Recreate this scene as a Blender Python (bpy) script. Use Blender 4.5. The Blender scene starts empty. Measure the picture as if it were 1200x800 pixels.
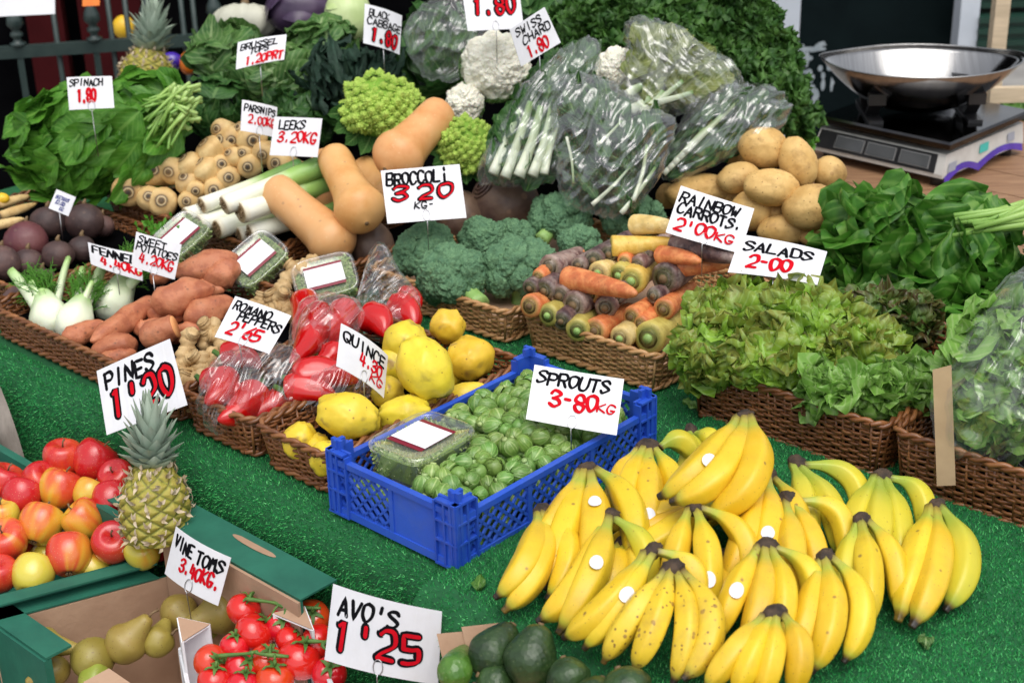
import bpy, math, random
from mathutils import Vector, Matrix, noise
import numpy as np

SC = bpy.context.scene
COL = SC.collection
rnd = random.Random(7)
PI = math.pi

# ------------------------------------------------------------------ camera, sky, sun, exposure
TZ = 0.62                       # height of the stall top above the pavement
CH = 1.13                       # camera height above the stall top
PH, RO, BE = math.radians(24), math.radians(-1.5), math.radians(43)
FPX = 1800.0
fw = Vector((0, math.cos(PH), -math.sin(PH)))
_up = Vector((0, math.sin(PH), math.cos(PH)))
_rt = Vector((1, 0, 0))
RT = _rt * math.cos(RO) + _up * math.sin(RO)
UP = _up * math.cos(RO) - _rt * math.sin(RO)
CAM = Vector((0, 0, TZ + CH))
cd = bpy.data.cameras.new('camera'); cam = bpy.data.objects.new('camera', cd); COL.objects.link(cam)
cd.sensor_width = 36; cd.lens = FPX / 1200 * 36
cd.clip_start = 0.05; cd.clip_end = 400
m = Matrix((RT, UP, -fw)).transposed().to_4x4(); m.translation = CAM
cam.matrix_world = m
cd.dof.use_dof = True; cd.dof.focus_distance = 2.3; cd.dof.aperture_fstop = 6.3
SC.camera = cam

SUN_EL, SUN_AZ = math.radians(66), math.radians(165)      # azimuth measured clockwise from +Y: behind the camera, to the right
w = bpy.data.worlds.new('World'); SC.world = w; w.use_nodes = True
nt = w.node_tree; nt.nodes.clear()
sky = nt.nodes.new('ShaderNodeTexSky'); sky.sky_type = 'NISHITA'; sky.sun_disc = False
sky.sun_elevation = SUN_EL; sky.sun_rotation = SUN_AZ
sky.dust_density = 3.0; sky.ozone_density = 1.0
hs = nt.nodes.new('ShaderNodeHueSaturation'); hs.inputs['Saturation'].default_value = 0.25   # cloud cover takes the blue out
bg = nt.nodes.new('ShaderNodeBackground'); bg.inputs['Strength'].default_value = 0.15
wo = nt.nodes.new('ShaderNodeOutputWorld')
nt.links.new(sky.outputs[0], hs.inputs['Color']); nt.links.new(hs.outputs[0], bg.inputs['Color']); nt.links.new(bg.outputs[0], wo.inputs['Surface'])
sd = bpy.data.lights.new('sun', 'SUN'); sun = bpy.data.objects.new('sun', sd); COL.objects.link(sun)
sd.energy = 1.1; sd.angle = math.radians(55); sd.color = (1.0, 0.96, 0.9)
sv = Vector((math.sin(SUN_AZ) * math.cos(SUN_EL), math.cos(SUN_AZ) * math.cos(SUN_EL), math.sin(SUN_EL)))
sun.rotation_euler = sv.to_track_quat('Z', 'Y').to_euler()
SC.view_settings.view_transform = 'Standard'; SC.view_settings.look = 'None'
SC.view_settings.exposure = 0.52; SC.view_settings.gamma = 1.0
SC.cycles.max_bounces = 8; SC.cycles.transparent_max_bounces = 16

# ------------------------------------------------------------------ where things stand
E1 = Vector((math.cos(BE), -math.sin(BE), 0))        # along the stall front
E2 = Vector((math.sin(BE), math.cos(BE), 0))         # from the front towards the back
def ray(u, v): return fw + RT * ((u - 600) / FPX) - UP * ((v - 400) / FPX)
def W(u, v, z=0.0):
    d = ray(u, v); return CAM + d * ((z - CH) / d.z)
def D(u, v, d): return CAM + ray(u, v) * d
def pm(p): return (p - CAM).dot(fw) / FPX           # metres in one photo pixel at p
_O = W(538, 668, 0)
def ST(s, t, z=0.0): return Vector((_O.x, _O.y, TZ)) + E1 * s + E2 * t + Vector((0, 0, z))
ZUP = Vector((0, 0, 1))

# ------------------------------------------------------------------ mesh collecting
class MB:
    def __init__(s): s.v = []; s.f = []; s.m = []; s.t = []; s.c = []
    def add(s, vs, fs, t=0.0, c=0.0, m=0):
        o = len(s.v); n = len(vs)
        s.v += [tuple(x) for x in vs]; s.f += [tuple(i + o for i in f) for f in fs]; s.m += [m] * len(fs)
        s.t += list(t) if hasattr(t, '__len__') else [t] * n
        s.c += list(c) if hasattr(c, '__len__') else [c] * n
    def box(s, cen, ax, ay, az, c=0.0, m=0):
        vs = [cen + ax * i + ay * j + az * k for k in (-1, 1) for j in (-1, 1) for i in (-1, 1)]
        s.add(vs, [(0, 2, 3, 1), (4, 5, 7, 6), (0, 1, 5, 4), (2, 6, 7, 3), (0, 4, 6, 2), (1, 3, 7, 5)], c=c, m=m)
    def bar(s, a, b, w, d, up=ZUP, c=0.0):
        x = (b - a); L = x.length; x = x / L; y = up.cross(x)
        y = y.normalized() if y.length > 1e-6 else Vector((1, 0, 0)); z = x.cross(y)
        s.box((a + b) / 2, x * (L / 2), y * (w / 2), z * (d / 2), c=c)
    def tube(s, pts, rad, seg=10, t=None, c=0.0, cap=True, rfn=None, flat=1.0, ref=None, m=0):
        n = len(pts); pts = [Vector(p) for p in pts]
        T = []
        for i in range(n):
            a = pts[min(i + 1, n - 1)] - pts[max(i - 1, 0)]
            T.append(a.normalized() if a.length > 1e-9 else Vector((0, 0, 1)))
        r = Vector(ref) if ref is not None else (Vector((0.31, 0.2, 0.93)) if abs(T[0].z) < 0.9 else Vector((1, 0.1, 0)))
        N = (r - T[0] * r.dot(T[0])).normalized()
        vs = []; ts = []; cs = []
        for i in range(n):
            N = (N - T[i] * N.dot(T[i])).normalized(); B = T[i].cross(N)
            ri = rad[i] if hasattr(rad, '__len__') else rad
            for j in range(seg):
                a = 2 * PI * j / seg; k = ri * (rfn(i / (n - 1), a) if rfn else 1)
                vs.append(pts[i] + N * (math.cos(a) * k) + B * (math.sin(a) * k * flat))
                ts.append(t[i] if t is not None else i / (n - 1)); cs.append(c[i] if hasattr(c, '__len__') else c)
        fs = [(i * seg + j, i * seg + (j + 1) % seg, (i + 1) * seg + (j + 1) % seg, (i + 1) * seg + j) for i in range(n - 1) for j in range(seg)]
        if cap: fs += [tuple(range(seg))[::-1], tuple((n - 1) * seg + j for j in range(seg))]
        s.add(vs, fs, ts, cs, m)
    def ell(s, cen, ax, ay, az, nu=20, nv=14, fn=None, t=None, c=None, m=0):
        """ellipsoid on three axis vectors; fn(unit dir) -> radius factor; c(unit dir) -> attribute"""
        vs = []; ts = []; cs = []
        for i in range(nv + 1):
            th = PI * i / nv
            for j in range(nu if 0 < i < nv else 1):
                ph = 2 * PI * j / nu
                d = Vector((math.sin(th) * math.cos(ph), math.sin(th) * math.sin(ph), math.cos(th)))
                k = fn(d) if fn else 1.0
                vs.append(cen + (ax * d.x + ay * d.y + az * d.z) * k)
                ts.append(t(d) if t else i / nv); cs.append(c(d) if c else 0.0)
        def ix(i, j): return 0 if i == 0 else (1 + (nv - 1) * nu if i == nv else 1 + (i - 1) * nu + j % nu)
        fs = []
        for i in range(nv):
            for j in range(nu):
                if i == 0: fs.append((0, ix(1, j), ix(1, j + 1)))
                elif i == nv - 1: fs.append((ix(i, j), ix(nv, 0), ix(i, j + 1)))
                else: fs.append((ix(i, j), ix(i + 1, j), ix(i + 1, j + 1), ix(i, j + 1)))
        s.add(vs, fs, ts, cs, m)
    def build(s, name, mats, parent=None, smooth=True, loc=None):
        V = np.array(s.v, dtype=np.float64)
        if loc is not None: o = Vector(loc)
        elif parent is not None: o = PLOC[parent.name]
        else: lo, hi = V.min(0), V.max(0); o = Vector(((lo[0] + hi[0]) / 2, (lo[1] + hi[1]) / 2, lo[2]))
        V = V - np.array(o)
        me = bpy.data.meshes.new(name)
        me.from_pydata(V.tolist(), [], s.f); me.update()
        if not isinstance(mats, (list, tuple)): mats = [mats]
        for mt in mats: me.materials.append(mt)
        if len(mats) > 1: me.polygons.foreach_set('material_index', s.m)
        me.polygons.foreach_set('use_smooth', [smooth] * len(me.polygons))
        for nm, arr in (('t', s.t), ('c', s.c)):
            at = me.attributes.new(nm, 'FLOAT', 'POINT'); at.data.foreach_set('value', np.array(arr, dtype=np.float32))
        ob = bpy.data.objects.new(name, me); COL.objects.link(ob)
        ob.location = o
        if parent is not None: ob.parent = parent; ob.location = o - PLOC[parent.name]
        PLOC[ob.name] = o
        return ob
PLOC = {}
def tag(o, label=None, cat=None, group=None, kind=None):
    if label: o['label'] = label
    if cat: o['category'] = cat
    if group: o['group'] = group
    if kind: o['kind'] = kind
    return o
def thing(name, loc, label, cat, group=None):
    o = bpy.data.objects.new(name, None); COL.objects.link(o); o.location = loc; o.empty_display_size = 0.02
    PLOC[o.name] = Vector(loc)
    return tag(o, label, cat, group)

def fbm(p, o=3):
    return noise.fractal(p, 1.0, 2.0, o)
def smooth_prof(prof, n):
    """prof: list of (x, r[, t]) -> n samples, Catmull-Rom"""
    P = [tuple(p) + ((p[0],) if len(p) == 2 else ()) for p in prof]
    out = []
    for i in range(n):
        q = i / (n - 1) * (len(P) - 1); k = min(int(q), len(P) - 2); f = q - k
        a, b, c, d = P[max(k - 1, 0)], P[k], P[k + 1], P[min(k + 2, len(P) - 1)]
        out.append(tuple(0.5 * (2 * b[m] + (c[m] - a[m]) * f + (2 * a[m] - 5 * b[m] + 4 * c[m] - d[m]) * f * f + (3 * b[m] - a[m] - 3 * c[m] + d[m]) * f ** 3) for m in range(3)))
    return out
def root_body(mb, p0, p1, R, prof, n=22, seg=16, bend=None, amp=0.06, freq=3.0, seed=0.0, c=0.0, ribs=0, ribamp=0.0, flat=1.0):
    """a vegetable body from p0 to p1; prof in (fraction of length, fraction of R, t)"""
    L = p1 - p0; S = smooth_prof(prof, n); pts = []; rad = []; ts = []
    for x, r, t in S:
        p = p0 + L * x
        if bend is not None: p = p + bend * (4 * x * (1 - x))
        pts.append(p); rad.append(max(r, 0.01) * R); ts.append(t)
    def rf(t, a):
        k = 1 + amp * fbm(Vector((math.cos(a) * freq * .5 + seed, math.sin(a) * freq * .5, t * freq * 2 + seed * 1.7)))
        if ribs: k += ribamp * math.cos(ribs * a)
        return k
    mb.tube(pts, rad, seg, t=ts, c=c, rfn=rf, flat=flat)
def bez(a, b, c, n): return [a * ((1 - i / n) ** 2) + b * (2 * (i / n) * (1 - i / n)) + c * ((i / n) ** 2) for i in range(n + 1)]
def catmull(P, k):
    out = []
    for i in range(len(P) - 1):
        a, b, c, d = P[max(i - 1, 0)], P[i], P[i + 1], P[min(i + 2, len(P) - 1)]
        for j in range(k):
            f = j / k
            out.append((b * 2 + (c - a) * f + (a * 2 - b * 5 + c * 4 - d) * f * f + (b * 3 - a - c * 3 + d) * f ** 3) * 0.5)
    return out + [P[-1]]

# ------------------------------------------------------------------ materials
def newmat(name):
    mt = bpy.data.materials.new(name); mt.use_nodes = True; t = mt.node_tree; t.nodes.clear()
    o = t.nodes.new('ShaderNodeOutputMaterial'); return mt, t, o
def ramp(t, stops, src, interp='LINEAR'):
    r = t.nodes.new('ShaderNodeValToRGB'); e = r.color_ramp.elements; r.color_ramp.interpolation = interp
    while len(e) < len(stops): e.new(0.5)
    for k, (p, c) in enumerate(stops):
        e[k].position = p; e[k].color = (c[0], c[1], c[2], 1) if hasattr(c, '__len__') else (c, c, c, 1)
    t.links.new(src, r.inputs[0]); return r.outputs[0]
def attr(t, name):
    a = t.nodes.new('ShaderNodeAttribute'); a.attribute_name = name; return a.outputs['Fac']
def tex(t, kind, scale, **kw):
    co = t.nodes.new('ShaderNodeTexCoord'); oi = t.nodes.new('ShaderNodeObjectInfo')
    mp = t.nodes.new('ShaderNodeVectorMath'); mp.operation = 'ADD'
    ml = t.nodes.new('ShaderNodeMath'); ml.operation = 'MULTIPLY'; ml.inputs[1].default_value = 37.0
    t.links.new(oi.outputs['Random'], ml.inputs[0]); t.links.new(co.outputs['Object'], mp.inputs[0]); t.links.new(ml.outputs[0], mp.inputs[1])
    vec = mp.outputs[0]
    if 'stretch' in kw:
        vm = t.nodes.new('ShaderNodeVectorMath'); vm.operation = 'MULTIPLY'; vm.inputs[1].default_value = kw['stretch']
        t.links.new(vec, vm.inputs[0]); vec = vm.outputs[0]
    if kind == 'noise':
        n = t.nodes.new('ShaderNodeTexNoise'); n.inputs['Scale'].default_value = scale; n.inputs['Detail'].default_value = kw.get('detail', 4); n.inputs['Roughness'].default_value = kw.get('rough', .6)
        t.links.new(vec, n.inputs['Vector']); return n.outputs['Fac']
    n = t.nodes.new('ShaderNodeTexVoronoi'); n.inputs['Scale'].default_value = scale
    t.links.new(vec, n.inputs['Vector']); return n.outputs['Distance']
def mix(t, fac, a, b, mode='MIX'):
    n = t.nodes.new('ShaderNodeMix'); n.data_type = 'RGBA'; n.blend_type = mode
    for sock, val in ((n.inputs[0], fac), (n.inputs[6], a), (n.inputs[7], b)):
        if hasattr(val, 'links') or hasattr(val, 'is_linked'): t.links.new(val, sock)
        elif hasattr(val, '__len__'): sock.default_value = (val[0], val[1], val[2], 1)
        else: sock.default_value = val
    return n.outputs[2]
def M(name, col, col2=None, nscale=20, rough=.5, bump=0.0, bscale=60, bkind='noise', tramp=None, tmode='MIX', tmask=None, cramp=None, cmask=None,
      spots=None, sss=0.0, spec=0.5, coat=0.0, metal=0.0, hvar=0.0, vvar=0.0, stretch=None, two=False, transl=0.0, bdist=0.004, nlo=.35, nhi=.65, spots2=None, veins=None, dirt=None):
    """procedural material: noise between col and col2, ramps over the mesh attributes t and c, spots, bump, variation per object"""
    mt, t, o = newmat(name); b = t.nodes.new('ShaderNodeBsdfPrincipled')
    kw = {'stretch': stretch} if stretch else {}
    if col2 is not None: c = ramp(t, [(nlo, col), (nhi, col2)], tex(t, 'noise', nscale, **kw))
    else:
        rg = t.nodes.new('ShaderNodeRGB'); rg.outputs[0].default_value = (*col, 1); c = rg.outputs[0]
    if cramp is not None:                       # c attribute picks a second colour
        c = mix(t, ramp(t, cmask or [(0, 0), (1, 1)], attr(t, 'c')), c, ramp(t, cramp, attr(t, 'c')))
    if tramp is not None:
        k = ramp(t, tramp, attr(t, 't'))
        c = mix(t, ramp(t, tmask, attr(t, 't')) if tmask else 1.0, c, k, tmode)
    if veins:                                   # side veins: thin lines slanting out from the midrib
        vc, va, vn = veins
        m1 = t.nodes.new('ShaderNodeMath'); m1.operation = 'MULTIPLY'; m1.inputs[1].default_value = .35; t.links.new(attr(t, 'c'), m1.inputs[0])
        m2 = t.nodes.new('ShaderNodeMath'); m2.operation = 'SUBTRACT'; t.links.new(attr(t, 't'), m2.inputs[0]); t.links.new(m1.outputs[0], m2.inputs[1])
        m3 = t.nodes.new('ShaderNodeMath'); m3.operation = 'MULTIPLY'; m3.inputs[1].default_value = vn; t.links.new(m2.outputs[0], m3.inputs[0])
        m4 = t.nodes.new('ShaderNodeMath'); m4.operation = 'PINGPONG'; m4.inputs[1].default_value = .5; t.links.new(m3.outputs[0], m4.inputs[0])
        c = mix(t, ramp(t, [(0, va), (.10, va * .6), (.2, 0)], m4.outputs[0]), c, vc)
    for sp in (spots, spots2):
        if sp:
            scale, thr, scol, amount = sp
            f = ramp(t, [(thr, 1), (thr + .05, 0)], tex(t, 'voronoi', scale))
            if amount < 1:
                mm = t.nodes.new('ShaderNodeMath'); mm.operation = 'MULTIPLY'; mm.inputs[1].default_value = amount; t.links.new(f, mm.inputs[0]); f = mm.outputs[0]
            c = mix(t, f, c, scol)
    if dirt:                                    # soil, scuffs and worn patches
        dcol, dsc, dam = dirt
        c = mix(t, ramp(t, [(.5, 0), (.72, dam)], tex(t, 'noise', dsc, detail=6, rough=.7)), c, dcol)
    if hvar or vvar:
        oi = t.nodes.new('ShaderNodeObjectInfo'); h = t.nodes.new('ShaderNodeHueSaturation')
        a1 = t.nodes.new('ShaderNodeMapRange'); a1.inputs[3].default_value = .5 - hvar; a1.inputs[4].default_value = .5 + hvar
        a2 = t.nodes.new('ShaderNodeMapRange'); a2.inputs[3].default_value = 1 - vvar; a2.inputs[4].default_value = 1 + vvar
        sn = t.nodes.new('ShaderNodeMath'); sn.operation = 'FRACT'; m9 = t.nodes.new('ShaderNodeMath'); m9.operation = 'MULTIPLY'; m9.inputs[1].default_value = 13.7
        t.links.new(oi.outputs['Random'], m9.inputs[0]); t.links.new(m9.outputs[0], sn.inputs[0])
        t.links.new(oi.outputs['Random'], a1.inputs[0]); t.links.new(sn.outputs[0], a2.inputs[0])
        t.links.new(a1.outputs[0], h.inputs['Hue']); t.links.new(a2.outputs[0], h.inputs['Value']); t.links.new(c, h.inputs['Color']); c = h.outputs[0]
    t.links.new(c, b.inputs['Base Color'])
    b.inputs['Roughness'].default_value = rough; b.inputs['Metallic'].default_value = metal; b.inputs['Specular IOR Level'].default_value = spec
    b.inputs['Coat Weight'].default_value = coat; b.inputs['Coat Roughness'].default_value = .12
    if sss:
        b.inputs['Subsurface Weight'].default_value = sss; b.inputs['Subsurface Radius'].default_value = (1, .6, .3); b.inputs['Subsurface Scale'].default_value = .006
    if bump:
        bn = t.nodes.new('ShaderNodeBump'); bn.inputs['Strength'].default_value = bump; bn.inputs['Distance'].default_value = bdist
        t.links.new(tex(t, bkind, bscale, **kw), bn.inputs['Height']); t.links.new(bn.outputs[0], b.inputs['Normal'])
    if transl:
        tr = t.nodes.new('ShaderNodeBsdfTranslucent'); t.links.new(c, tr.inputs['Color']); ms = t.nodes.new('ShaderNodeMixShader'); ms.inputs[0].default_value = transl
        t.links.new(b.outputs[0], ms.inputs[1]); t.links.new(tr.outputs[0], ms.inputs[2]); t.links.new(ms.outputs[0], o.inputs[0])
    else: t.links.new(b.outputs[0], o.inputs[0])
    return mt
def FILM(name, rough=.1, refl=.10, milk=.03, bs=34, bd=.005):
    """clear film: mostly see-through, with creased glossy glints"""
    mt, t, o = newmat(name)
    tr = t.nodes.new('ShaderNodeBsdfTransparent'); tr.inputs[0].default_value = (.985, .99, .99, 1)
    gl = t.nodes.new('ShaderNodeBsdfGlossy'); gl.inputs['Roughness'].default_value = rough; gl.inputs['Color'].default_value = (1, 1, 1, 1)
    df = t.nodes.new('ShaderNodeBsdfDiffuse'); df.inputs[0].default_value = (.85, .88, .9, 1)
    bn = t.nodes.new('ShaderNodeBump'); bn.inputs['Strength'].default_value = 1.0; bn.inputs['Distance'].default_value = bd
    v = tex(t, 'noise', bs, detail=1.5, rough=.4, stretch=(1, .35, .25)); sb = t.nodes.new('ShaderNodeMath'); sb.operation = 'SUBTRACT'; sb.inputs[1].default_value = .5
    ab = t.nodes.new('ShaderNodeMath'); ab.operation = 'ABSOLUTE'; t.links.new(v, sb.inputs[0]); t.links.new(sb.outputs[0], ab.inputs[0])
    t.links.new(ab.outputs[0], bn.inputs['Height']); t.links.new(bn.outputs[0], gl.inputs['Normal'])
    m1 = t.nodes.new('ShaderNodeMixShader'); m1.inputs[0].default_value = milk; m2 = t.nodes.new('ShaderNodeMixShader'); m2.inputs[0].default_value = refl
    lw = t.nodes.new('ShaderNodeLayerWeight'); lw.inputs['Blend'].default_value = .5
    for node, lo, hi in ((m1, milk, milk + .14), (m2, refl, refl + .28)):      # denser where the film is seen edge on
        t.links.new(ramp(t, [(.25, lo), (1, hi)], lw.outputs['Facing'], 'EASE'), node.inputs[0])
    t.links.new(tr.outputs[0], m1.inputs[1]); t.links.new(df.outputs[0], m1.inputs[2])
    t.links.new(m1.outputs[0], m2.inputs[1]); t.links.new(gl.outputs[0], m2.inputs[2]); t.links.new(m2.outputs[0], o.inputs[0]); return mt

BR = (.09, .045, .02)
m_turf = M('turf', (.008, .13, .04), (.012, .2, .06), 30, rough=.7, spec=.2, dirt=((.008, .10, .03), 5, .6), cramp=[(0, (.010, .17, .04)), (.5, (.03, .37, .07)), (1, (.18, .66, .23))])
m_turfbase = M('turf_backing', (.005, .075, .022), (.008, .11, .03), 40, rough=.9)
m_wood = M('stall_wood', (.2, .1, .05), (.33, .19, .1), 8, rough=.6, bump=.3, bscale=20, stretch=(1, 12, 12))
m_pale = M('pale_wood', (.5, .4, .27), (.65, .52, .36), 8, rough=.6, stretch=(1, 10, 10))
m_wick = M('wicker', (.13, .045, .014), (.26, .10, .032), 40, rough=.34, spec=.5, cramp=[(0, (.07, .022, .008)), (.5, (.17, .06, .019)), (1, (.33, .14, .05))], cmask=[(0, .6), (1, .6)], bump=.3, bscale=200, bdist=.001)
m_wick_pale = M('wicker_pale', (.3, .15, .05), (.5, .28, .11), 40, rough=.4, cramp=[(0, (.2, .085, .03)), (.5, (.42, .22, .085)), (1, (.55, .33, .15))], cmask=[(0, .6), (1, .6)], bump=.3, bscale=200, bdist=.001)
m_blue = M('blue_plastic', (.016, .07, .46), (.026, .10, .56), 6, rough=.42, spec=.5, bump=.15, bscale=90, dirt=((.06, .12, .4), 18, .5))
m_card = M('card', (.66, .66, .69), (.72, .72, .75), 15, rough=.5, dirt=((.6, .58, .55), 20, .35))
m_cardback = M('card_back', (.36, .25, .14), (.42, .3, .17), 20, rough=.8)
m_black = M('black_marker', (.006, .006, .008), rough=.8, spec=.05)
m_red = M('red_marker', (.58, .006, .015), (.48, .004, .012), 60, rough=.8, spec=.05)
m_bluepen = M('blue_pen', (.03, .04, .2), rough=.4)
m_wire = M('wire', (.55, .55, .56), rough=.3, metal=1.0)
m_green_cb = M('green_cardboard', (.010, .10, .065), (.016, .135, .085), 14, rough=.6, bump=.15, bscale=60)
m_brown_cb = M('brown_cardboard', (.36, .22, .14), (.45, .29, .19), 9, rough=.85, bump=.2, bscale=90)
m_white_cb = M('white_cardboard', (.7, .7, .72), (.78, .78, .8), 10, rough=.6)
m_steel = M('steel', (.34, .335, .33), (.42, .415, .41), 5, rough=.13, metal=1.0, bump=.03, bscale=400, stretch=(30, 1, 1))
m_platf = M('dark_steel', (.06, .06, .065), (.10, .095, .09), 12, rough=.12, metal=1.0)
m_grey_pl = M('scale_plastic', (.5, .49, .46), (.6, .59, .56), 20, rough=.4)
m_dk_pl = M('dark_plastic', (.014, .014, .016), (.022, .022, .024), 20, rough=.3)
m_disp = M('display_glass', (.06, .065, .07), (.09, .095, .1), 8, rough=.12)
m_purple = M('purple_film', (.05, .02, .32), (.07, .03, .4), 15, rough=.2, coat=.5)
m_teal = M('teal_sticker', (.05, .45, .4), rough=.4)
m_iron = M('painted_iron', (.022, .038, .036), (.035, .055, .05), 20, rough=.4)
m_wallg = M('green_shed_wall', (.002, .006, .007), (.004, .010, .011), 5, rough=.8, spec=.1)
m_stain = M('white_scuff', (.25, .3, .33), (.4, .45, .48), 30, rough=.8)
m_white_p = M('white_paint', (.5, .54, .6), (.6, .64, .7), 4, rough=.6)
m_dark = M('dark_cloth', (.002, .002, .0025), (.004, .004, .0045), 4, rough=1.0, spec=.0)
m_dkred = M('dark_red_panel', (.03, .002, .003), (.045, .004, .005), 4, rough=.8, spec=.1)
m_pave = M('pavement', (.2, .19, .18), (.28, .27, .25), 6, rough=.9, bump=.3, bscale=40)
m_tarp = M('grey_tarpaulin', (.2, .17, .145), (.3, .26, .225), 8, rough=.8, bump=.3, bscale=30, stretch=(6, 6, 1))
# ------------------------------------------------------------------ produce materials
m_green_dk = M('dark_green_plastic', (.006, .03, .02), (.01, .045, .03), 6, rough=.4)
m_grey_pl2 = M('display_bezel', (.2, .2, .2), rough=.3)
m_stick = M('grey_sticker', (.3, .32, .38), rough=.4)
m_orange = M('orange_skin', (.75, .16, .01), (.8, .2, .015), 30, rough=.45)
m_yel = M('yellow_skin', (.75, .45, .02), (.8, .5, .03), 30, rough=.45)
def LEAF(name, a, b, vein, rough=.42, transl=.28, tip=None, nscale=25, bump=.4, bscale=70, cm=((0, 1), (.05, .9), (.12, 0)), spec=.35):
    return M(name, a, b, nscale, rough=rough, transl=transl, bump=bump, bscale=bscale, bdist=.003, cramp=[(0, vein), (1, vein)], cmask=list(cm), tramp=[(0, tip), (1, tip)] if tip else None,
             tmask=[(.55, 0), (.95, .8)] if tip else None, spec=spec, veins=(vein, .5, 8) if name not in ('kale_leaf', 'fennel_fronds') else None)
m_leaf_sp = LEAF('spinach_leaf', (.045, .165, .014), (.11, .31, .03), (.17, .36, .06))
m_leaf_mid = LEAF('mid_leaf', (.05, .15, .02), (.1, .25, .035), (.2, .36, .08))
m_leaf_chard = LEAF('chard_leaf', (.03, .125, .012), (.08, .24, .024), (.2, .38, .08))
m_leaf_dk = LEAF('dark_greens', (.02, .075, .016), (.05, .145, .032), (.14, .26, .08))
m_leaf_tops = LEAF('sprout_tops_leaf', (.045, .13, .032), (.12, .25, .06), (.3, .42, .18))
m_leaf_nero = LEAF('black_kale_leaf', (.014, .035, .024), (.03, .07, .042), (.03, .08, .05), rough=.6, bump=1.0, bscale=140)
m_leaf_kale = LEAF('kale_leaf', (.03, .1, .018), (.085, .2, .035), (.08, .2, .05), rough=.5, cm=((0, 0), (1, 0)))
m_lett = LEAF('oak_leaf', (.16, .32, .022), (.28, .48, .05), (.36, .54, .15), tip=(.26, .24, .05), rough=.3)
m_lett_g = LEAF('green_lettuce', (.15, .33, .05), (.25, .46, .09), (.4, .56, .22), rough=.32)
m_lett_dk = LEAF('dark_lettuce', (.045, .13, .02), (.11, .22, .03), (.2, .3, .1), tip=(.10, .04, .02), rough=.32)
m_herb = LEAF('fennel_fronds', (.08, .26, .02), (.13, .36, .04), (.1, .3, .03))
m_stem = M('pale_green_stem', (.3, .48, .1), (.42, .58, .18), 20, rough=.4, sss=.1, tramp=[(0, (.6, .68, .4)), (.5, (.28, .45, .1)), (1, (.12, .3, .04))], tmask=[(0, .8), (1, .8)], stretch=(1, 1, .2))
m_cstem = M('white_chard_stem', (.62, .68, .55), (.75, .78, .66), 20, rough=.4, sss=.1, tramp=[(0, (.66, .68, .56)), (.5, (.5, .58, .36)), (1, (.16, .3, .07))], tmask=[(0, .5), (1, 1)])
m_pot = M('potato_skin', (.5, .3, .095), (.66, .44, .17), 22, rough=.6, bump=.35, bscale=90, spots=(90, .10, (.2, .1, .035), .8), spots2=(28, .09, (.3, .16, .06), .6), vvar=.12, spec=.3, dirt=((.26, .14, .05), 26, .75))
m_quince = M('quince_skin', (.66, .45, .02), (.78, .58, .05), 14, dirt=((.4, .28, .05), 22, .5), rough=.4, sss=.1, bump=.08, bscale=50, spots=(65, .07, (.25, .11, .02), .8), cramp=[(0, (.42, .42, .05)), (1, (.3, .16, .05))], cmask=[(0, 0), (.5, .0), (1, .9)], hvar=.012, vvar=.06)
m_sprout = M('sprout_leaf', (.1, .22, .03), (.22, .36, .08), 90, rough=.36, cramp=[(0, (.05, .14, .02)), (.5, (.11, .225, .036)), (1, (.36, .46, .18))], cmask=[(0, .55), (1, .75)], hvar=.015, vvar=.18, bump=.2, bscale=120)
m_apple = M('apple_skin', (.58, .40, .03), (.66, .5, .06), 30, rough=.25, coat=.35, cramp=[(0, (.6, .5, .06)), (.3, (.68, .3, .03)), (.55, (.62, .07, .025)), (1, (.5, .012, .016))], cmask=[(0, 1), (1, 1)],
            spots=(260, .10, (.75, .6, .3), .35), tramp=[(0, BR), (1, BR)], tmask=[(0, .9), (.03, 0)])
m_stalk = M('brown_stalk', (.12, .07, .03), (.2, .13, .06), 40, rough=.7)
m_calyx = M('tomato_calyx', (.05, .13, .02), (.1, .2, .035), 60, rough=.6)
m_tom = M('tomato_skin', (.56, .016, .006), (.64, .035, .010), 9, rough=.16, coat=.5, sss=.08, hvar=.008)
m_pear = M('pear_skin', (.26, .19, .035), (.34, .27, .06), 16, dirt=((.26, .14, .04), 16, .8), rough=.42, bump=.1, bscale=90, spots=(160, .12, (.16, .09, .03), .7), hvar=.01, vvar=.1)
m_pearg = M('green_pear_skin', (.25, .30, .04), (.36, .38, .07), 16, rough=.4, bump=.1, bscale=90, spots=(160, .12, (.2, .13, .04), .6))
m_avo = M('avocado_skin', (.012, .03, .010), (.035, .075, .02), 30, rough=.38, bump=.4, bscale=150, bkind='voronoi', bdist=.002, spots=(150, .16, (.09, .12, .05), .5), vvar=.2)
m_avog = M('green_avocado_skin', (.05, .14, .015), (.09, .2, .03), 30, rough=.3, bump=.5, bscale=160, bkind='voronoi', bdist=.002, spots=(150, .16, (.16, .22, .07), .5))
m_sweet = M('sweet_potato_skin', (.36, .11, .05), (.55, .2, .09), 34, rough=.6, bump=.9, bscale=60, bdist=.003, nlo=.4, nhi=.6, spots2=(140, .12, (.2, .07, .035), .6), spots=(55, .10, (.16, .06, .03), .7), cramp=[(0, (.3, .09, .06)), (1, (.3, .09, .06))], cmask=[(0, 0), (1, 1)], vvar=.1, dirt=((.27, .12, .07), 34, .6))
m_swcut = M('sweet_potato_flesh', (.72, .3, .1), (.8, .38, .15), 60, rough=.5)
m_ging = M('ginger_skin', (.40, .25, .10), (.58, .41, .2), 40, rough=.65, bump=.6, bscale=110, bdist=.002, vvar=.1)
m_beet = M('beetroot_skin', (.04, .022, .022), (.11, .058, .05), 18, rough=.6, bump=.4, bscale=60, spots=(50, .14, (.13, .08, .06), .6), vvar=.25)
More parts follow.
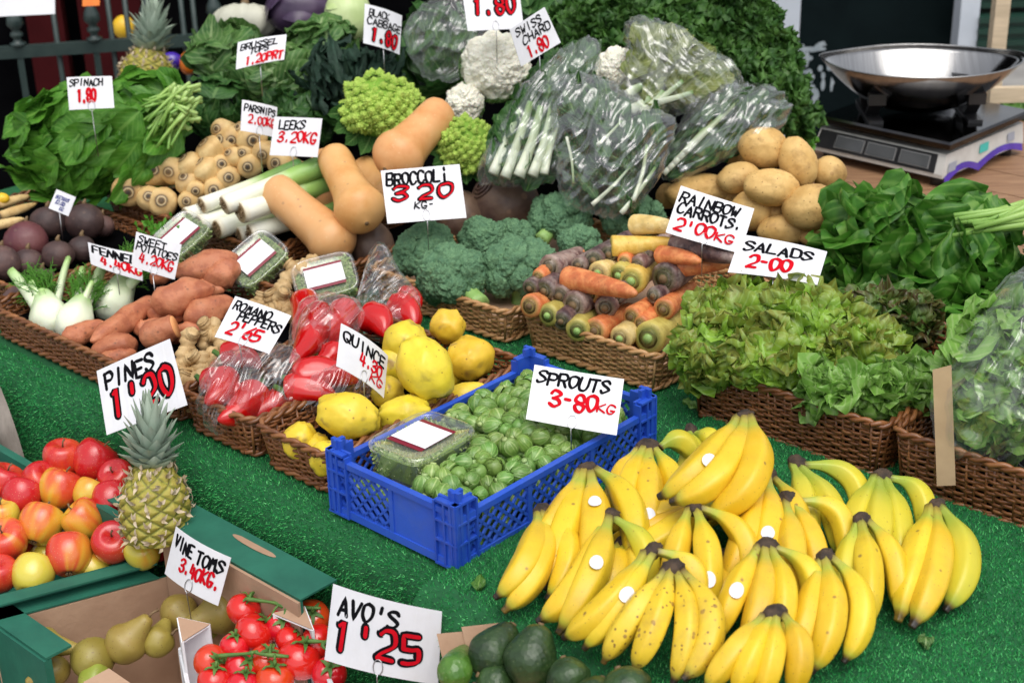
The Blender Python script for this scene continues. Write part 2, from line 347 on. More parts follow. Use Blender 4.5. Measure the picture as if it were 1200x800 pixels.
m_beetr = M('red_beetroot_skin', (.09, .02, .03), (.15, .05, .05), 18, rough=.5, bump=.3, bscale=60, spots=(50, .14, (.15, .08, .06), .5))
m_swede = M('swede_skin', (.06, .032, .026), (.2, .125, .08), 9, rough=.5, bump=.5, bscale=40, spots=(26, .16, (.26, .15, .09), .5), vvar=.2)
m_squash = M('squash_skin', (.6, .28, .09), (.72, .41, .17), 14, rough=.42, sss=.05, bump=.12, bscale=40, dirt=((.52, .27, .11), 14, .4), spots=(30, .06, (.36, .2, .1), .6), spots2=(90, .07, (.8, .6, .38), .5), hvar=.008, vvar=.06)
m_pars = M('parsnip_skin', (.58, .37, .14), (.72, .53, .25), 26, rough=.6, bump=.3, bscale=70, tramp=[(0, (.03, .022, .012)), (.045, (.16, .09, .03)), (.06, (.65, .5, .28)), (.10, (.035, .022, .01)), (.15, (.5, .32, .13)), (.3, (.6, .4, .16))], tmask=[(0, 1), (.14, 1), (.2, 0)],
             spots=(70, .07, (.25, .13, .04), .6), vvar=.1, dirt=((.42, .23, .08), 34, .6))
m_leek = M('leek_skin', (.8, .8, .7), (.85, .84, .76), 30, rough=.4, tramp=[(0, (.35, .24, .12)), (.02, (.75, .7, .55)), (.06, (.8, .8, .7)), (.45, (.7, .74, .5)), (.62, (.26, .44, .1)), (1, (.07, .2, .05))], bump=.25, bscale=60, stretch=(1, 1, 1))
m_fenb = M('fennel_bulb', (.68, .76, .55), (.8, .84, .68), 20, rough=.38, sss=.1, tramp=[(0, (.78, .82, .66)), (.5, (.72, .8, .55)), (1, (.3, .52, .12))], tmask=[(0, .8), (1, .9)], bump=.2, bscale=90)
m_leaf_heart = LEAF('pale_heart_leaf', (.12, .17, .03), (.26, .30, .07), (.4, .44, .2))
m_broc = M('broccoli_floret', (.09, .185, .095), (.165, .30, .145), 60, rough=.75, bump=.6, bscale=230, bkind='voronoi', bdist=.003, cramp=[(0, (.055, .13, .075)), (1, (.2, .35, .18))], cmask=[(0, .55), (1, .55)], spec=.2)
m_brst = M('broccoli_stalk', (.2, .36, .09), (.3, .46, .14), 30, rough=.5, sss=.1)
m_caul = M('cauliflower_curd', (.82, .79, .64), (.88, .86, .74), 40, rough=.8, bump=.9, bscale=190, bkind='voronoi', bdist=.003, sss=.15)
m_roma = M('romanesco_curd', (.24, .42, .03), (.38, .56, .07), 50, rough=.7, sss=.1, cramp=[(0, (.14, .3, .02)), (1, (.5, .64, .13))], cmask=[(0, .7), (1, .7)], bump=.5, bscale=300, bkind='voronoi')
m_pep = M('romano_pepper_skin', (.46, .003, .004), (.54, .006, .006), 8, rough=.15, coat=.5)
m_cabb = M('cabbage_leaf', (.4, .52, .2), (.52, .62, .3), 12, rough=.4, bump=.2, bscale=30)
m_rcab = M('red_cabbage_leaf', (.035, .02, .05), (.07, .04, .085), 20, rough=.4)
m_wsq = M('pale_squash_skin', (.42, .42, .34), (.55, .54, .43), 10, rough=.5)
m_cress = M('cress', (.2, .3, .06), (.4, .46, .18), 200, rough=.6, cramp=[(0, (.12, .2, .04)), (.5, (.26, .36, .09)), (1, (.6, .62, .4))], cmask=[(0, .8), (1, .8)])
m_lab = M('white_label', (.8, .8, .83), rough=.4)
m_maroon = M('maroon_band', (.2, .012, .03), rough=.4)
m_pinebody = M('pineapple_skin', (.3, .2, .04), (.42, .3, .07), 60, rough=.6, cramp=[(0, (.07, .05, .02)), (.25, (.24, .26, .03)), (.5, (.36, .31, .05)), (.8, (.2, .15, .07)), (1, (.5, .42, .28))], cmask=[(0, .85), (1, .9)], bump=.4, bscale=200)
m_pinebract = M('pineapple_bract', (.42, .32, .2), (.6, .5, .36), 60, rough=.7)
m_pineleaf = M('pineapple_leaf', (.24, .32, .24), (.42, .5, .42), 50, rough=.5, tramp=[(0, (.45, .48, .42)), (.5, (.28, .37, .28)), (1, (.36, .42, .32))], tmask=[(0, .5), (1, .6)], stretch=(1, 1, .3))
m_ban = M('banana_skin', (.68, .44, .012), (.76, .53, .03), 12, rough=.42, sss=.08, tramp=[(0, (.09, .05, .02)), (.07, (.36, .33, .05)), (.16, (.40, .44, .05)), (.34, (.7, .48, .02)), (.86, (.7, .48, .02)), (.925, (.45, .46, .05)), (.95, (.14, .1, .02)), (.965, (.02, .014, .01))],
           tmask=[(0, 1), (.16, 1), (.38, 0), (.84, 0), (.92, .8), (.97, 1)], spots=(150, .07, (.2, .1, .025), .75), spots2=(34, .06, (.22, .11, .03), .8), bump=.15, bscale=60, hvar=.008, vvar=.07, dirt=((.5, .32, .03), 18, .5))
m_bans = M('spotted_banana_skin', (.68, .46, .02), (.78, .56, .04), 12, rough=.45, sss=.08, tramp=[(0, (.09, .05, .02)), (.1, (.4, .36, .05)), (.3, (.7, .5, .03)), (.86, (.7, .5, .03)), (.925, (.4, .36, .05)), (.95, (.12, .08, .02)), (.965, (.02, .014, .01))], tmask=[(0, 1), (.14, 1), (.28, 0), (.84, 0), (.92, .8), (.97, 1)], spots=(120, .17, (.18, .085, .02), .85), spots2=(55, .13, (.24, .12, .03), .8), bump=.15, bscale=60, vvar=.05, dirt=((.42, .26, .04), 20, .6))
m_bang = M('banana_skin_green', (.55, .48, .03), (.68, .55, .035), 12, rough=.42, sss=.08, tramp=[(0, (.09, .05, .02)), (.07, (.28, .36, .05)), (.2, (.32, .42, .05)), (.5, (.6, .5, .03)), (.86, (.5, .5, .04)), (.925, (.32, .42, .05)), (.95, (.12, .09, .02)), (.965, (.02, .014, .01))],
           tmask=[(0, 1), (.4, .7), (.6, .3), (.84, .4), (.92, .8), (.97, 1)], spots=(100, .09, (.22, .1, .02), .5), bump=.1, bscale=50, vvar=.06)
m_bcrown = M('banana_crown', (.02, .013, .009), (.075, .045, .026), 60, rough=.8, bump=.8, bscale=120)
m_sticker = M('fruit_sticker', (.68, .7, .78), rough=.35)
def CARROT(name, a, b, crown=(.06, .05, .02), ring=(.25, .22, .06), stretch=None):
    return M(name, a, b, 55, rough=.5, bump=.7, bscale=90, bdist=.002, nlo=.42, nhi=.6, tramp=[(0, crown), (.05, ring), (.09, (.02, .014, .012)), (.14, ring), (.2, a)], tmask=[(0, 1), (.12, .9), (.22, 0)], spots=(90, .09, tuple(x * .5 for x in a), .6), vvar=.1, stretch=stretch, dirt=((.42, .35, .30), 26, .7) if a[0] < .2 else (tuple(x * .45 for x in a), 30, .6))
m_car = {'o': CARROT('orange_carrot', (.6, .16, .05), (.76, .29, .1)), 'y': CARROT('yellow_carrot', (.6, .38, .06), (.72, .5, .12), ring=(.3, .32, .06)),
         'g': CARROT('green_topped_carrot', (.42, .33, .07), (.55, .46, .12), crown=(.3, .34, .1), ring=(.12, .16, .03)), 'p': CARROT('purple_carrot', (.13, .06, .055), (.34, .23, .19), ring=(.12, .1, .05)),
         'd': CARROT('dark_carrot', (.055, .026, .03), (.17, .095, .085), ring=(.08, .09, .03)), 'c': CARROT('cream_carrot', (.7, .5, .17), (.8, .62, .28), ring=(.45, .36, .14))}
# ------------------------------------------------------------------ hand lettering on the price cards
GL = {'A': '00 26 40|12 32', 'B': '00 06|~06 36 45 33 03|~03 33 42 41 30 00', 'C': '~45 36 16 04 02 10 30 41', 'D': '00 06|~06 26 45 41 20 00',
 'E': '46 06 00 40|03 33', 'F': '46 06 00|03 33', 'G': '~45 36 16 04 02 10 30 42|42 22', 'H': '06 00|46 40|03 43', 'I': '26 20', 'K': '06 00|46 03 40',
 'L': '06 00 40', 'M': '00 16 23 36 40', 'N': '00 06 40 46', 'O': '~26 05 02 20 42 45 26', 'P': '00 06|~06 36 45 44 33 03', 'Q': '~26 05 02 20 42 45 26|22 40',
 'R': '00 06|~06 36 45 44 33 03|23 40', 'S': '~45 36 16 05 14 33 42 31 10 01', 'T': '06 46|26 20', 'U': '~06 02 10 30 42 46', 'V': '06 20 46', 'W': '06 10 24 30 46',
 'X': '06 40|46 00', 'Y': '06 23 46|23 20', '0': '~26 05 02 20 42 45 26', '1': '15 26 20', '2': '~05 16 36 45 43 11 00|00 40', '3': '~05 16 36 45 34 13|~13 33 42 41 20 01',
 '4': '16 02 42|35 30', '5': '46 06 03|~03 23 43 41 20 00', '6': '~46 13 01 10 30 42 33 12', '8': '~23 04 16 36 44 23 02 10 30 42 23', ',': '23 24', "'": '26 24',
 '.': '20 21', '-': '13 33', 'i': '24 20|26 27', 'm': '00 04|~04 15 24 20|~24 35 44 40', 'o': '~24 03 01 20 41 43 24', 'f': '~46 36 25 20|14 34', '$': '~45 36 25 20 00|13 33|00 40'}
def strokes(text, x0, x1, y0, h, slant=.12, jit=.05, seed=1, wx=.74):
    """(points, ...) in card units; x0..x1 and y0..y0+h"""
    r = random.Random(seed); n = len(text); cw = (x1 - x0) / n; out = []
    for i, ch in enumerate(text):
        if ch == ' ': continue
        dy = r.uniform(-.08, .08) * h; slant = .12 + r.uniform(-.12, .12)
        for st in GL[ch].split('|'):
            sm = st.startswith('~'); pts = [Vector((int(p[0]), int(p[1]), 0)) for p in st.strip('~').split()]
            pts = [Vector(((p.x / 4) * wx + r.uniform(-jit, jit) * .5, p.y / 6 + r.uniform(-jit, jit) * .5, 0)) for p in pts]
            pts = catmull(pts, 6) if sm and len(pts) > 2 else [a.lerp(b, k / 4) for a, b in zip(pts, pts[1:]) for k in range(4)] + [pts[-1]]
            out.append([(x0 + (i + p.x + slant * (p.y - .5) + .1) * cw, y0 + dy + p.y * h) for p in pts])
    return out
def price_card(px, d, lines, label, group='handwritten price cards', clip=True, stem=.05, back=None, bend=.03, small=False):
    TL0, TR0, BL0 = px; best = None
    for ia in range(-14, 15):
        for ib in range(-14, 15):
            a, b = ia * .003, ib * .003
            tl, tr, bl = D(*TL0, d * (1 + a)), D(*TR0, d * (1 + b)), D(*BL0, d * (1 - b))
            X, Y = tr - tl, tl - bl
            cs = X.dot(Y) / (X.length * Y.length)
            c = cs * cs * 4 + .4 * math.log(X.length / Y.length / (1.0 if small else 1.4)) ** 2 + 25 * (a * a + b * b) + 4 * max(0, .3 - X.cross(Y).normalized().z) ** 2
            if best is None or c < best[0]: best = (c, tl, tr, bl)
    _, tl, tr, bl = best
    X, Y = tr - tl, tl - bl; Y = Y - X * (X.dot(Y) / X.length_squared)      # squared up
    N = X.cross(Y).normalized(); wd = X.length; ht = Y.length
    rb = random.Random(int(TL0[0] * 3 + TL0[1])); bend = rb.uniform(-.03, .075); tw = rb.uniform(-.035, .035)
    def cp(x, y, off=0.0): return bl + X * x + Y * y + N * (off - bend * wd * (2 * x - 1) ** 2 + bend * wd * .6 + tw * wd * (2 * x - 1) * (2 * y - 1))
    base = cp(.5, 0) - ZUP * stem
    root = thing('price_card', base, label, 'price card', group)
    mb = MB(); n = 10; vs = []; th = .0008
    for k, off in enumerate((th, 0.0)):
        for j in range(2):
            for i in range(n + 1): vs.append(cp(i / n, j, off))
    fs = [(i, i + 1, n + 2 + i, n + 1 + i) for i in range(n)]; q = 2 * (n + 1)
    fs += [tuple(a + q for a in f)[::-1] for f in fs]
    for i in range(n): fs += [(i, i + q, i + 1 + q, i + 1), (n + 1 + i, n + 2 + i, n + 2 + i + q, n + 1 + i + q)]
    fs += [(0, n + 1, n + 1 + q, q), (n, n + q, 2 * n + 1 + q, 2 * n + 1)]
    mb.add(vs, fs); mb.build('card', back or m_card, root, smooth=False)
    sets = {'k': MB(), 'r': MB(), 'b': MB()}; lift = th + .0003
    def ribbon(mbx, pts, wid, z0, taper=0.0):
        nonlocal lift
        P = [Vector((p[0] * wd, p[1] * ht, 0)) for p in pts]; vs = []; fs = []
        for i, p in enumerate(P):
            t = P[min(i + 1, len(P) - 1)] - P[max(i - 1, 0)]
            t = t.normalized() if t.length > 1e-9 else Vector((1, 0, 0)); nn = Vector((-t.y, t.x, 0))
            # a chisel marker: thicker on the down strokes
            wv = wid * (.72 + .5 * abs(math.sin(math.atan2(t.y, t.x) - .7))) * .5
            z0 += .0000025
            for s in (1, -1):
                qv = p + nn * wv * s; vs.append(cp(qv.x / wd, qv.y / ht, z0))
        for i in range(len(P) - 1): fs.append((2 * i, 2 * i + 1, 2 * i + 3, 2 * i + 2))
        mbx.add(vs, fs)
        for p, t in ((P[0], P[0] - P[1]), (P[-1], P[-1] - P[-2])):            # round ends
            z0 += .000004; k = 8; t = t.normalized() if t.length > 0 else Vector((1, 0, 0)); a0 = math.atan2(t.y, t.x); dv = [cp(p.x / wd, p.y / ht, z0)]
            for j in range(k + 1):
                a = a0 - PI / 2 + PI * j / k; qv = p + Vector((math.cos(a), math.sin(a), 0)) * wid * .5; dv.append(cp(qv.x / wd, qv.y / ht, z0))
            mbx.add(dv, [(0, j + 1, j + 2) for j in range(k)])
        return z0
    z = lift
    for li, (txt, x0, x1, y0, h, sty) in enumerate(lines):
        ss = strokes(txt, x0, x1, y0, h, seed=li * 7 + len(txt) + int(d * 100), wx=.62 if sty == 'R' else .74)
        if sty in 'krb':
            for st in ss: z = ribbon(sets[sty], st, h * ht * (.20 if sty == 'k' else .20), z)
        else:                                       # fat figures: black outline filled with red
            wv = h * ht * .31
            for st in ss: z = ribbon(sets['k'], st, wv, z)
            z += .00004
            for st in ss: z = ribbon(sets['r'], [(x + .008, y - .004) for x, y in st], wv * .45, z)
    for k, mt in (('k', m_black), ('r', m_red), ('b', m_bluepen)):
        if sets[k].v: sets[k].build('lettering', mt, root, smooth=False)
    if clip:
        c = MB(); r = min(.0085, ht * .16); cx, cy = .5, .10
        ring = [cp(cx + r * .8 * math.cos(a) / wd, cy + r * 1.25 * math.sin(a) / ht, .002) for a in [2 * PI * i / 20 for i in range(21)]]
        c.tube(ring, .0007, 6, cap=False)
        a = cp(cx, cy - r * 1.25 / ht, .002); c.tube([a, cp(cx, -.05, .002), base + Vector((0, 0, -.02))], .0009, 6)
        c.build('wire_clip', m_wire, root)
    elif stem > .01:
        c = MB(); c.tube([cp(.5, .1, -.001), base - ZUP * .02], .001, 6); c.build('wire_clip', m_wire, root)
    return root

# ------------------------------------------------------------------ baskets and boxes
def basket(s0, s1, t0, t1, z0, h, label, mat=None, flare=.012, floor=None, seed=0, group='wicker baskets', round_=.02, partition=None):
    mat = mat or m_wick; r = random.Random(seed)
    root = thing('wicker_basket', ST((s0 + s1) / 2, (t0 + t1) / 2, z0), label, 'basket', group)
    mb = MB()
    def path(k, grow):                                       # rounded rectangle
        a0, a1, b0, b1 = s0 - grow, s1 + grow, t0 - grow, t1 + grow; q = round_; P = []
        for (cx, cy, st) in ((a1 - q, b0 + q, -PI / 2), (a1 - q, b1 - q, 0), (a0 + q, b1 - q, PI / 2), (a0 + q, b0 + q, PI)):
            for i in range(5): P.append((cx + q * math.cos(st + PI / 2 * i / 4), cy + q * math.sin(st + PI / 2 * i / 4)))
        P.append(P[0]); out = []; step = .006
        acc = 0.0
        for (x, y), (x2, y2) in zip(P, P[1:]):
            L = math.hypot(x2 - x, y2 - y); n = max(1, int(round(L / step)))
            for i in range(n): out.append((x + (x2 - x) * i / n, y + (y2 - y) * i / n, (y2 - y) / L, -(x2 - x) / L, acc + L * i / n))
            acc += L
        return out, acc
    rows = max(5, int(h / .0056)); sp = .0150
    for k in range(rows):
        g = flare * (k / rows) - flare; z = z0 + .006 + (h - .014) * k / (rows - 1)
        P, per = path(k, g); ns = int(per / sp / 2) * 2
        pts = []; cs = []
        for x, y, nx, ny, a in P:
            o = .0026 * math.sin(PI * (a / per * ns) + (PI if k % 2 else 0))
            pts.append(ST(x + nx * o, y + ny * o, z + .0012 * math.sin(a * 31 + k * 2.1))); cs.append(min(1, max(0, .5 + .5 * fbm(Vector((a * 25, k * 3.7, seed))))))
        pts.append(pts[0]); cs.append(cs[0])
        mb.tube(pts, .0028, 6, c=cs, cap=False, flat=.75, ref=ZUP)
    P, per = path(0, 0); ns = int(per / sp / 2) * 2
    for i in range(ns):                                       # upright stakes
        x, y, nx, ny, a = P[int(i / ns * len(P))]
        mb.tube([ST(x - nx * flare, y - ny * flare, z0 + .003), ST(x, y, z0 + h - .004)], .0022, 6, c=r.random())
    mb.build('weave', mat, root)
    rb = MB(); P, per = path(0, .001)                         # two-strand twisted rim, also round the foot
    for zz, gr, rr in ((z0 + h, .001, .0047), (z0 + .006, -flare + .003, .0042)):
        P, per = path(0, gr); tw = int(per / .045)
        for ph in (0, PI):
            pts = []; cs = []
            for x, y, nx, ny, a in P:
                q = 2 * PI * a / per * tw + ph
                pts.append(ST(x + nx * rr * .75 * math.cos(q), y + ny * rr * .75 * math.cos(q), zz + rr * .75 * math.sin(q))); cs.append(.5 + .4 * math.sin(a * 60 + ph))
            pts.append(pts[0]); cs.append(cs[0])
            rb.tube(pts, rr * .85, 7, c=cs, cap=False)
    rb.build('rim', mat, root)
    fb = MB(); fz = floor if floor is not None else z0 + .006
    q = flare + .002
    fb.box(ST((s0 + s1) / 2, (t0 + t1) / 2, (fz + z0 + .002) / 2), E1 * ((s1 - s0) / 2 - q), E2 * ((t1 - t0) / 2 - q), ZUP * max(.002, (fz - z0 - .002) / 2))
    fb.build('lining', m_dark if mat is m_wick else m_brown_cb, root, smooth=False)
    return root

def slab(mb, a, b, c, d, th):
    """a thin board with corners a b c d"""
    n = (b - a).cross(d - a).normalized() * th
    mb.add([a, b, c, d, a + n, b + n, c + n, d + n], [(3, 2, 1, 0), (4, 5, 6, 7), (0, 1, 5, 4), (1, 2, 6, 5), (2, 3, 7, 6), (3, 0, 4, 7)])

# ------------------------------------------------------------------ leaves
def leaf(mb, base, dr, up, L, Wd, droop=.3, fold=.15, wav=.06, wf=3, seed=0.0, nu=4, nv=8, tip=.6, rnd=False, c=0.0, stalk=0.0, cup=0.0, ruf=0.0):
    dr = dr.normalized(); side = dr.cross(up)
    side = side.normalized() if side.length > 1e-6 else RT.copy()
    nm = side.cross(dr).normalized(); p = base.copy(); vs = []; ts = []; cs = []; ang = 0.0
    if stalk:
        mb.tube([base - dr * stalk, base + dr * L * .1], [.0035, .0028], 5, t=[0, 0], c=-1)
    for j in range(nv + 1):
        t = j / nv; hw = Wd * max(.03, math.sin(PI * min(1, t ** tip * .97 + .02)) ** .75)
        if rnd: hw = Wd * max(.05, 1 - abs(2 * min(1, t ** tip) - 1) ** 2.6) ** .5
        d = dr * math.cos(ang) - nm * math.sin(ang); n2 = nm * math.cos(ang) + dr * math.sin(ang)
        for i in range(-nu, nu + 1):
            s = i / nu
            off = abs(s) * fold * hw - cup * hw * s * s + wav * L * abs(s) ** 1.5 * math.sin(wf * PI * t * 2 + seed + (2.1 if s > 0 else 0)) + ruf * L * noise.noise(Vector((s * 2.5 + seed * 3.1, t * 4, seed)))
            vs.append(p + side * hw * s + n2 * off); ts.append(t); cs.append(abs(s) if c == 0 else c)
        p = p + d * L / nv; ang += droop / nv * (1 + t)
    w = 2 * nu + 1
    fs = [(j * w + i, j * w + i + 1, (j + 1) * w + i + 1, (j + 1) * w + i) for j in range(nv) for i in range(w - 1)]
    mb.add(vs, fs, ts, cs)
def rdir(r):
    while True:
        v = Vector((r.uniform(-1, 1), r.uniform(-1, 1), r.uniform(-1, 1)))
        if .05 < v.length < 1: return v.normalized()
def pxell(u, v, d, rx, ry, rz=None, ang=0.0):
    """an ellipsoid given by its photo outline: centre, depth, half sizes in pixels, angle"""
    c = D(u, v, d); k = d / FPX; a = math.radians(ang)
    X = RT * math.cos(a) + UP * math.sin(a); Y = UP * math.cos(a) - RT * math.sin(a)
    return c, X * rx * k, Y * ry * k, -fw * (rz if rz else min(rx, ry)) * k
def leaf_heap(mb, E, n, L, Wd, r, flow=None, down=.25, stand=.35, layers=(1.0, .8), jl=.3, back=False, **kw):
    """leaves lapped over the surface of an ellipsoid, lying away from a stem point (flow)"""
    c, X, Y, Z = E; done = 0
    while done < n:
        d = rdir(r)
        if not back and d.z < -.35: continue
        k = layers[done % len(layers)]
        p = c + (X * d.x + Y * d.y + Z * d.z) * k
        nrm = (X * (d.x / X.length_squared) + Y * (d.y / Y.length_squared) + Z * (d.z / Z.length_squared)).normalized()
        f = (p - flow) if flow is not None else (p - c + ZUP * X.length * .3)
        f = f - nrm * f.dot(nrm)
        f = (f.normalized() if f.length > 1e-6 else RT) + nrm * stand - ZUP * down + rdir(r) * jl
        l = L * r.uniform(.7, 1.2)
        q = {k2: (v2 if not isinstance(v2, tuple) else r.uniform(*v2)) for k2, v2 in kw.items()}
        leaf(mb, p - f.normalized() * l * .5, f, nrm + rdir(r) * .25, l, Wd * r.uniform(.75, 1.2), seed=r.uniform(0, 60), **q); done += 1
def film_blob(name, E, label, cat, parent=None, mat=None, seed=0, amp=.1, freq=2.4, pinch=None, group=None, part=False):
    """a crumpled bag of clear film"""
    c, X, Y, Z = E; mb = MB()
    def fn(d):
        q = d * freq + Vector((seed * 3.1, seed, 0))
        rg = 1 - 2 * abs(noise.noise(q)) + .5 * (1 - 2 * abs(noise.noise(q * 2.3))) + .25 * (1 - 2 * abs(noise.noise(q * 5)))
        k = 1 + amp * (rg - .6)
        if pinch is not None:
            g = max(0, d.dot(pinch)); k *= 1 + 1.1 * g ** 10 - .25 * max(0, g - .3) * (1 - g) * 4 * .5
        return k
    mb.ell(c, X, Y, Z, 56, 40, fn)
    o = mb.build(name, mat or m_film, parent)
    return o if part else tag(o, label, cat, group)
def poly_r(poly, cu, cv, a):
    """distance from (cu, cv) to the outline in direction a"""
    dx, dy = math.cos(a), math.sin(a); best = 1.0
    for (x1, y1), (x2, y2) in zip(poly, poly[1:] + poly[:1]):
        ex, ey = x2 - x1, y2 - y1; den = dx * ey - dy * ex
        if abs(den) < 1e-9: continue
        t = ((x1 - cu) * ey - (y1 - cv) * ex) / den; q = ((x1 - cu) * dy - (y1 - cv) * dx) / den
        if t > 0 and -1e-6 <= q <= 1 + 1e-6: best = max(best, t)
    return best
def pillow_bag(poly, d, th, label, seed=0, mat=None, group='clear plastic bags', crease=.006, name='plastic_bag', tilt=0.0, grain=60):
    """a creased clear bag: a real hollow pillow with the photo's outline, th metres deep at its middle"""
    cu = sum(p[0] for p in poly) / len(poly); cv = sum(p[1] for p in poly) / len(poly); c = D(cu, cv, d); k = d / FPX; na, nk = 200, 44; mb = MB()
    X, Y, Z = RT, UP * math.cos(tilt) + fw * math.sin(tilt), (-fw) * math.cos(tilt) + UP * math.sin(tilt)
    for sgn in (1, -1):
        vs = []
        for i in range(nk + 1):
            q = i / nk
            for j in range(na):
                a = 2 * PI * j / na; rr = sum(poly_r(poly, cu, cv, a + e) for e in (-.09, 0, .09)) / 3 * k; x, y = q * rr * math.cos(a), -q * rr * math.sin(a)
                s = seed * 5.3 + (40 if sgn < 0 else 0); w1 = noise.noise(Vector((x * 9 + s, y * 9, 1))) * .5; gr = math.radians(grain) + w1; al = x * math.cos(gr) + y * math.sin(gr); ac = y * math.cos(gr) - x * math.sin(gr)
                n1 = 1 - 2 * abs(noise.noise(Vector((ac * 42 + s, al * 7, 2)))); n2 = 1 - 2 * abs(noise.noise(Vector((ac * 95 + s, al * 16, 4)))); n3 = noise.noise(Vector((x * 30 + s, y * 30, 3))); n4 = 1 - 2 * abs(noise.noise(Vector((x * 24 + s, y * 24, 9))))
                z = sgn * th * math.sqrt(max(0, 1 - q ** 2.4)) * (.9 + .16 * n3) + crease * (.35 + .65 * q) * (1.5 * (n1 - .5) + .6 * (n2 - .5)) + crease * 1.1 * (n4 - .5)
                e = 1 + .05 * (q ** 4) * (n1 + n2 - 1)
                vs.append(c + X * x * e + Y * y * e + Z * z)
        fs = [(i * na + j, i * na + (j + 1) % na, (i + 1) * na + (j + 1) % na, (i + 1) * na + j) for i in range(nk) for j in range(na)]
        mb.add(vs, fs if sgn < 0 else [f[::-1] for f in fs])
    return tag(mb.build(name, mat or m_film), label, 'plastic bag', group)
def inside(poly, u, v):
    r = False
    for (x1, y1), (x2, y2) in zip(poly, poly[1:] + poly[:1]):
        if (y1 > v) != (y2 > v) and u < (x2 - x1) * (v - y1) / (y2 - y1) + x1: r = not r
    return r
def fill_leaves(mb, poly, d, th, n, L, Wd, r, flow, shrink=.86, jl=.35, **kw):
    """leaves packed inside a bag of that outline, running away from the pixel flow"""
    cu = sum(p[0] for p in poly) / len(poly); cv = sum(p[1] for p in poly) / len(poly); x0, x1 = min(p[0] for p in poly), max(p[0] for p in poly); y0, y1 = min(p[1] for p in poly), max(p[1] for p in poly); k = d / FPX; done = 0
    while done < n:
        u, v = r.uniform(x0, x1), r.uniform(y0, y1)
        if not inside(poly, cu + (u - cu) / shrink, cv + (v - cv) / shrink): continue
        z = r.uniform(-.5, .75) * th; p = D(u, v, d) - fw * z; f = D(u, v, d) - D(*flow, d); f = f.normalized() + rdir(r) * jl; l = L * r.uniform(.6, 1.2)
        q = {a: (b if not isinstance(b, tuple) else r.uniform(*b)) for a, b in kw.items()}
        leaf(mb, p - f.normalized() * l * .5, f, -fw + rdir(r) * .7, l, Wd * r.uniform(.7, 1.3), seed=r.uniform(0, 60), **q); done += 1
m_film = FILM('clear_film', refl=.11, milk=.035, rough=.13)
m_film3 = FILM('glossy_film', refl=.10, milk=.012, rough=.10)
m_film2 = FILM('thin_film', refl=.08, milk=.03, rough=.16)
m_tub = FILM('clear_tub', rough=.04, refl=.10, milk=.02, bs=12, bd=.002)
ORD = ['first', 'second', 'third', 'fourth', 'fifth', 'sixth', 'seventh', 'eighth', 'ninth', 'tenth', 'eleventh', 'twelfth', 'thirteenth', 'fourteenth']
def rows_of(items, cuts):
    """items: (u, v, ...). returns for each item (row index from the front, place from the left, row length)"""
    rows = {}
    for i, it in enumerate(items):
        k = sum(1 for c in cuts if it[1] < c); rows.setdefault(k, []).append(i)
    out = {}
    for k, ids in rows.items():
        ids.sort(key=lambda i: items[i][0])
        for j, i in enumerate(ids): out[i] = (k, j, len(ids))
    return out
# ================================================================== the setting
mb = MB(); mb.add([Vector((-60, -40, 0)), Vector((60, -40, 0)), Vector((60, 80, 0)), Vector((-60, 80, 0))], [(0, 1, 2, 3)])
tag(mb.build('pavement', m_pave, loc=(0, 0, 0)), kind='structure')

# building behind the stall
root = thing('building_wall', D(330, 0, 5.25), 'black painted building wall behind the railing and the greens', 'wall')
g = D(330, 0, 5.25); hx = Vector((1, 0.05, 0)).normalized(); hy = Vector((-hx.y, hx.x, 0))
mb = MB(); mb.box(Vector((g.x - 1.1, g.y + .1, 1.6)), hx * 2.6, hy * .1, ZUP * 1.6); mb.build('wall', m_dark, root, smooth=False)
for u0, u1 in ((36, 78), (98, 170)):
    a, b = D(u0, 40, 5.2), D(u1, 40, 5.2); mb = MB()
    mb.box(Vector(((a.x + b.x) / 2, (a.y + b.y) / 2 - .0, 1.35)), hx * abs(b.x - a.x) / 2, hy * .03, ZUP * 1.3); mb.build('panel', m_dkred, root, smooth=False)

def vpost(mbx, u, v, d, w, dp, z1, z0=0.0):
    p = D(u, v, d); mbx.box(Vector((p.x, p.y, (z0 + z1) / 2)), Vector((w / 2, 0, 0)), Vector((0, dp / 2, 0)), ZUP * (z1 - z0) / 2)
root = thing('shed_wall', D(1030, 60, 5.1), 'dark green painted shed wall with white scuffs behind the weighing scale', 'wall')
a, b = D(930, 60, 5.15), D(1128, 60, 5.15); mb = MB()
mb.box(Vector(((a.x + b.x) / 2, a.y + .05, 1.5)), Vector(((b.x - a.x) / 2 + .02, 0, 0)), Vector((0, .05, 0)), ZUP * 1.5); mb.build('wall', m_wallg, root, smooth=False)
r = random.Random(3); mb = MB(); yf = a.y - .002
for k in range(46):
    u = r.gauss(956, 13) if k > 9 else r.uniform(934, 966); v = r.uniform(72, 140) if k > 9 else r.gauss(60, 3)
    p = D(u, v, 5.1); p.y = yf; n = 9; ph = r.uniform(0, 9); sx, sz = r.uniform(.004, .012), r.uniform(.006, .03)
    if k <= 9: sx, sz = sz * 1.3, sx * .7
    mb.add([p + Vector((0, -.0004 * (k % 7), 0))] + [p + Vector((sx * math.cos(2 * PI * i / n) * (1 + .6 * noise.noise(Vector((i, ph, k)))), -.0004 * (k % 7), sz * math.sin(2 * PI * i / n) * (1 + .7 * noise.noise(Vector((ph, i, k)))))) for i in range(n)], [(0, i + 1, (i + 1) % n + 1) for i in range(n)])
mb.build('paint_scuff', m_stain, root, smooth=False)
mb = MB(); vpost(mb, 913, 60, 4.95, .105, .1, 2.9); tag(mb.build('door_post', m_white_p, smooth=False), 'pale painted upright post beside the curly kale', 'post')
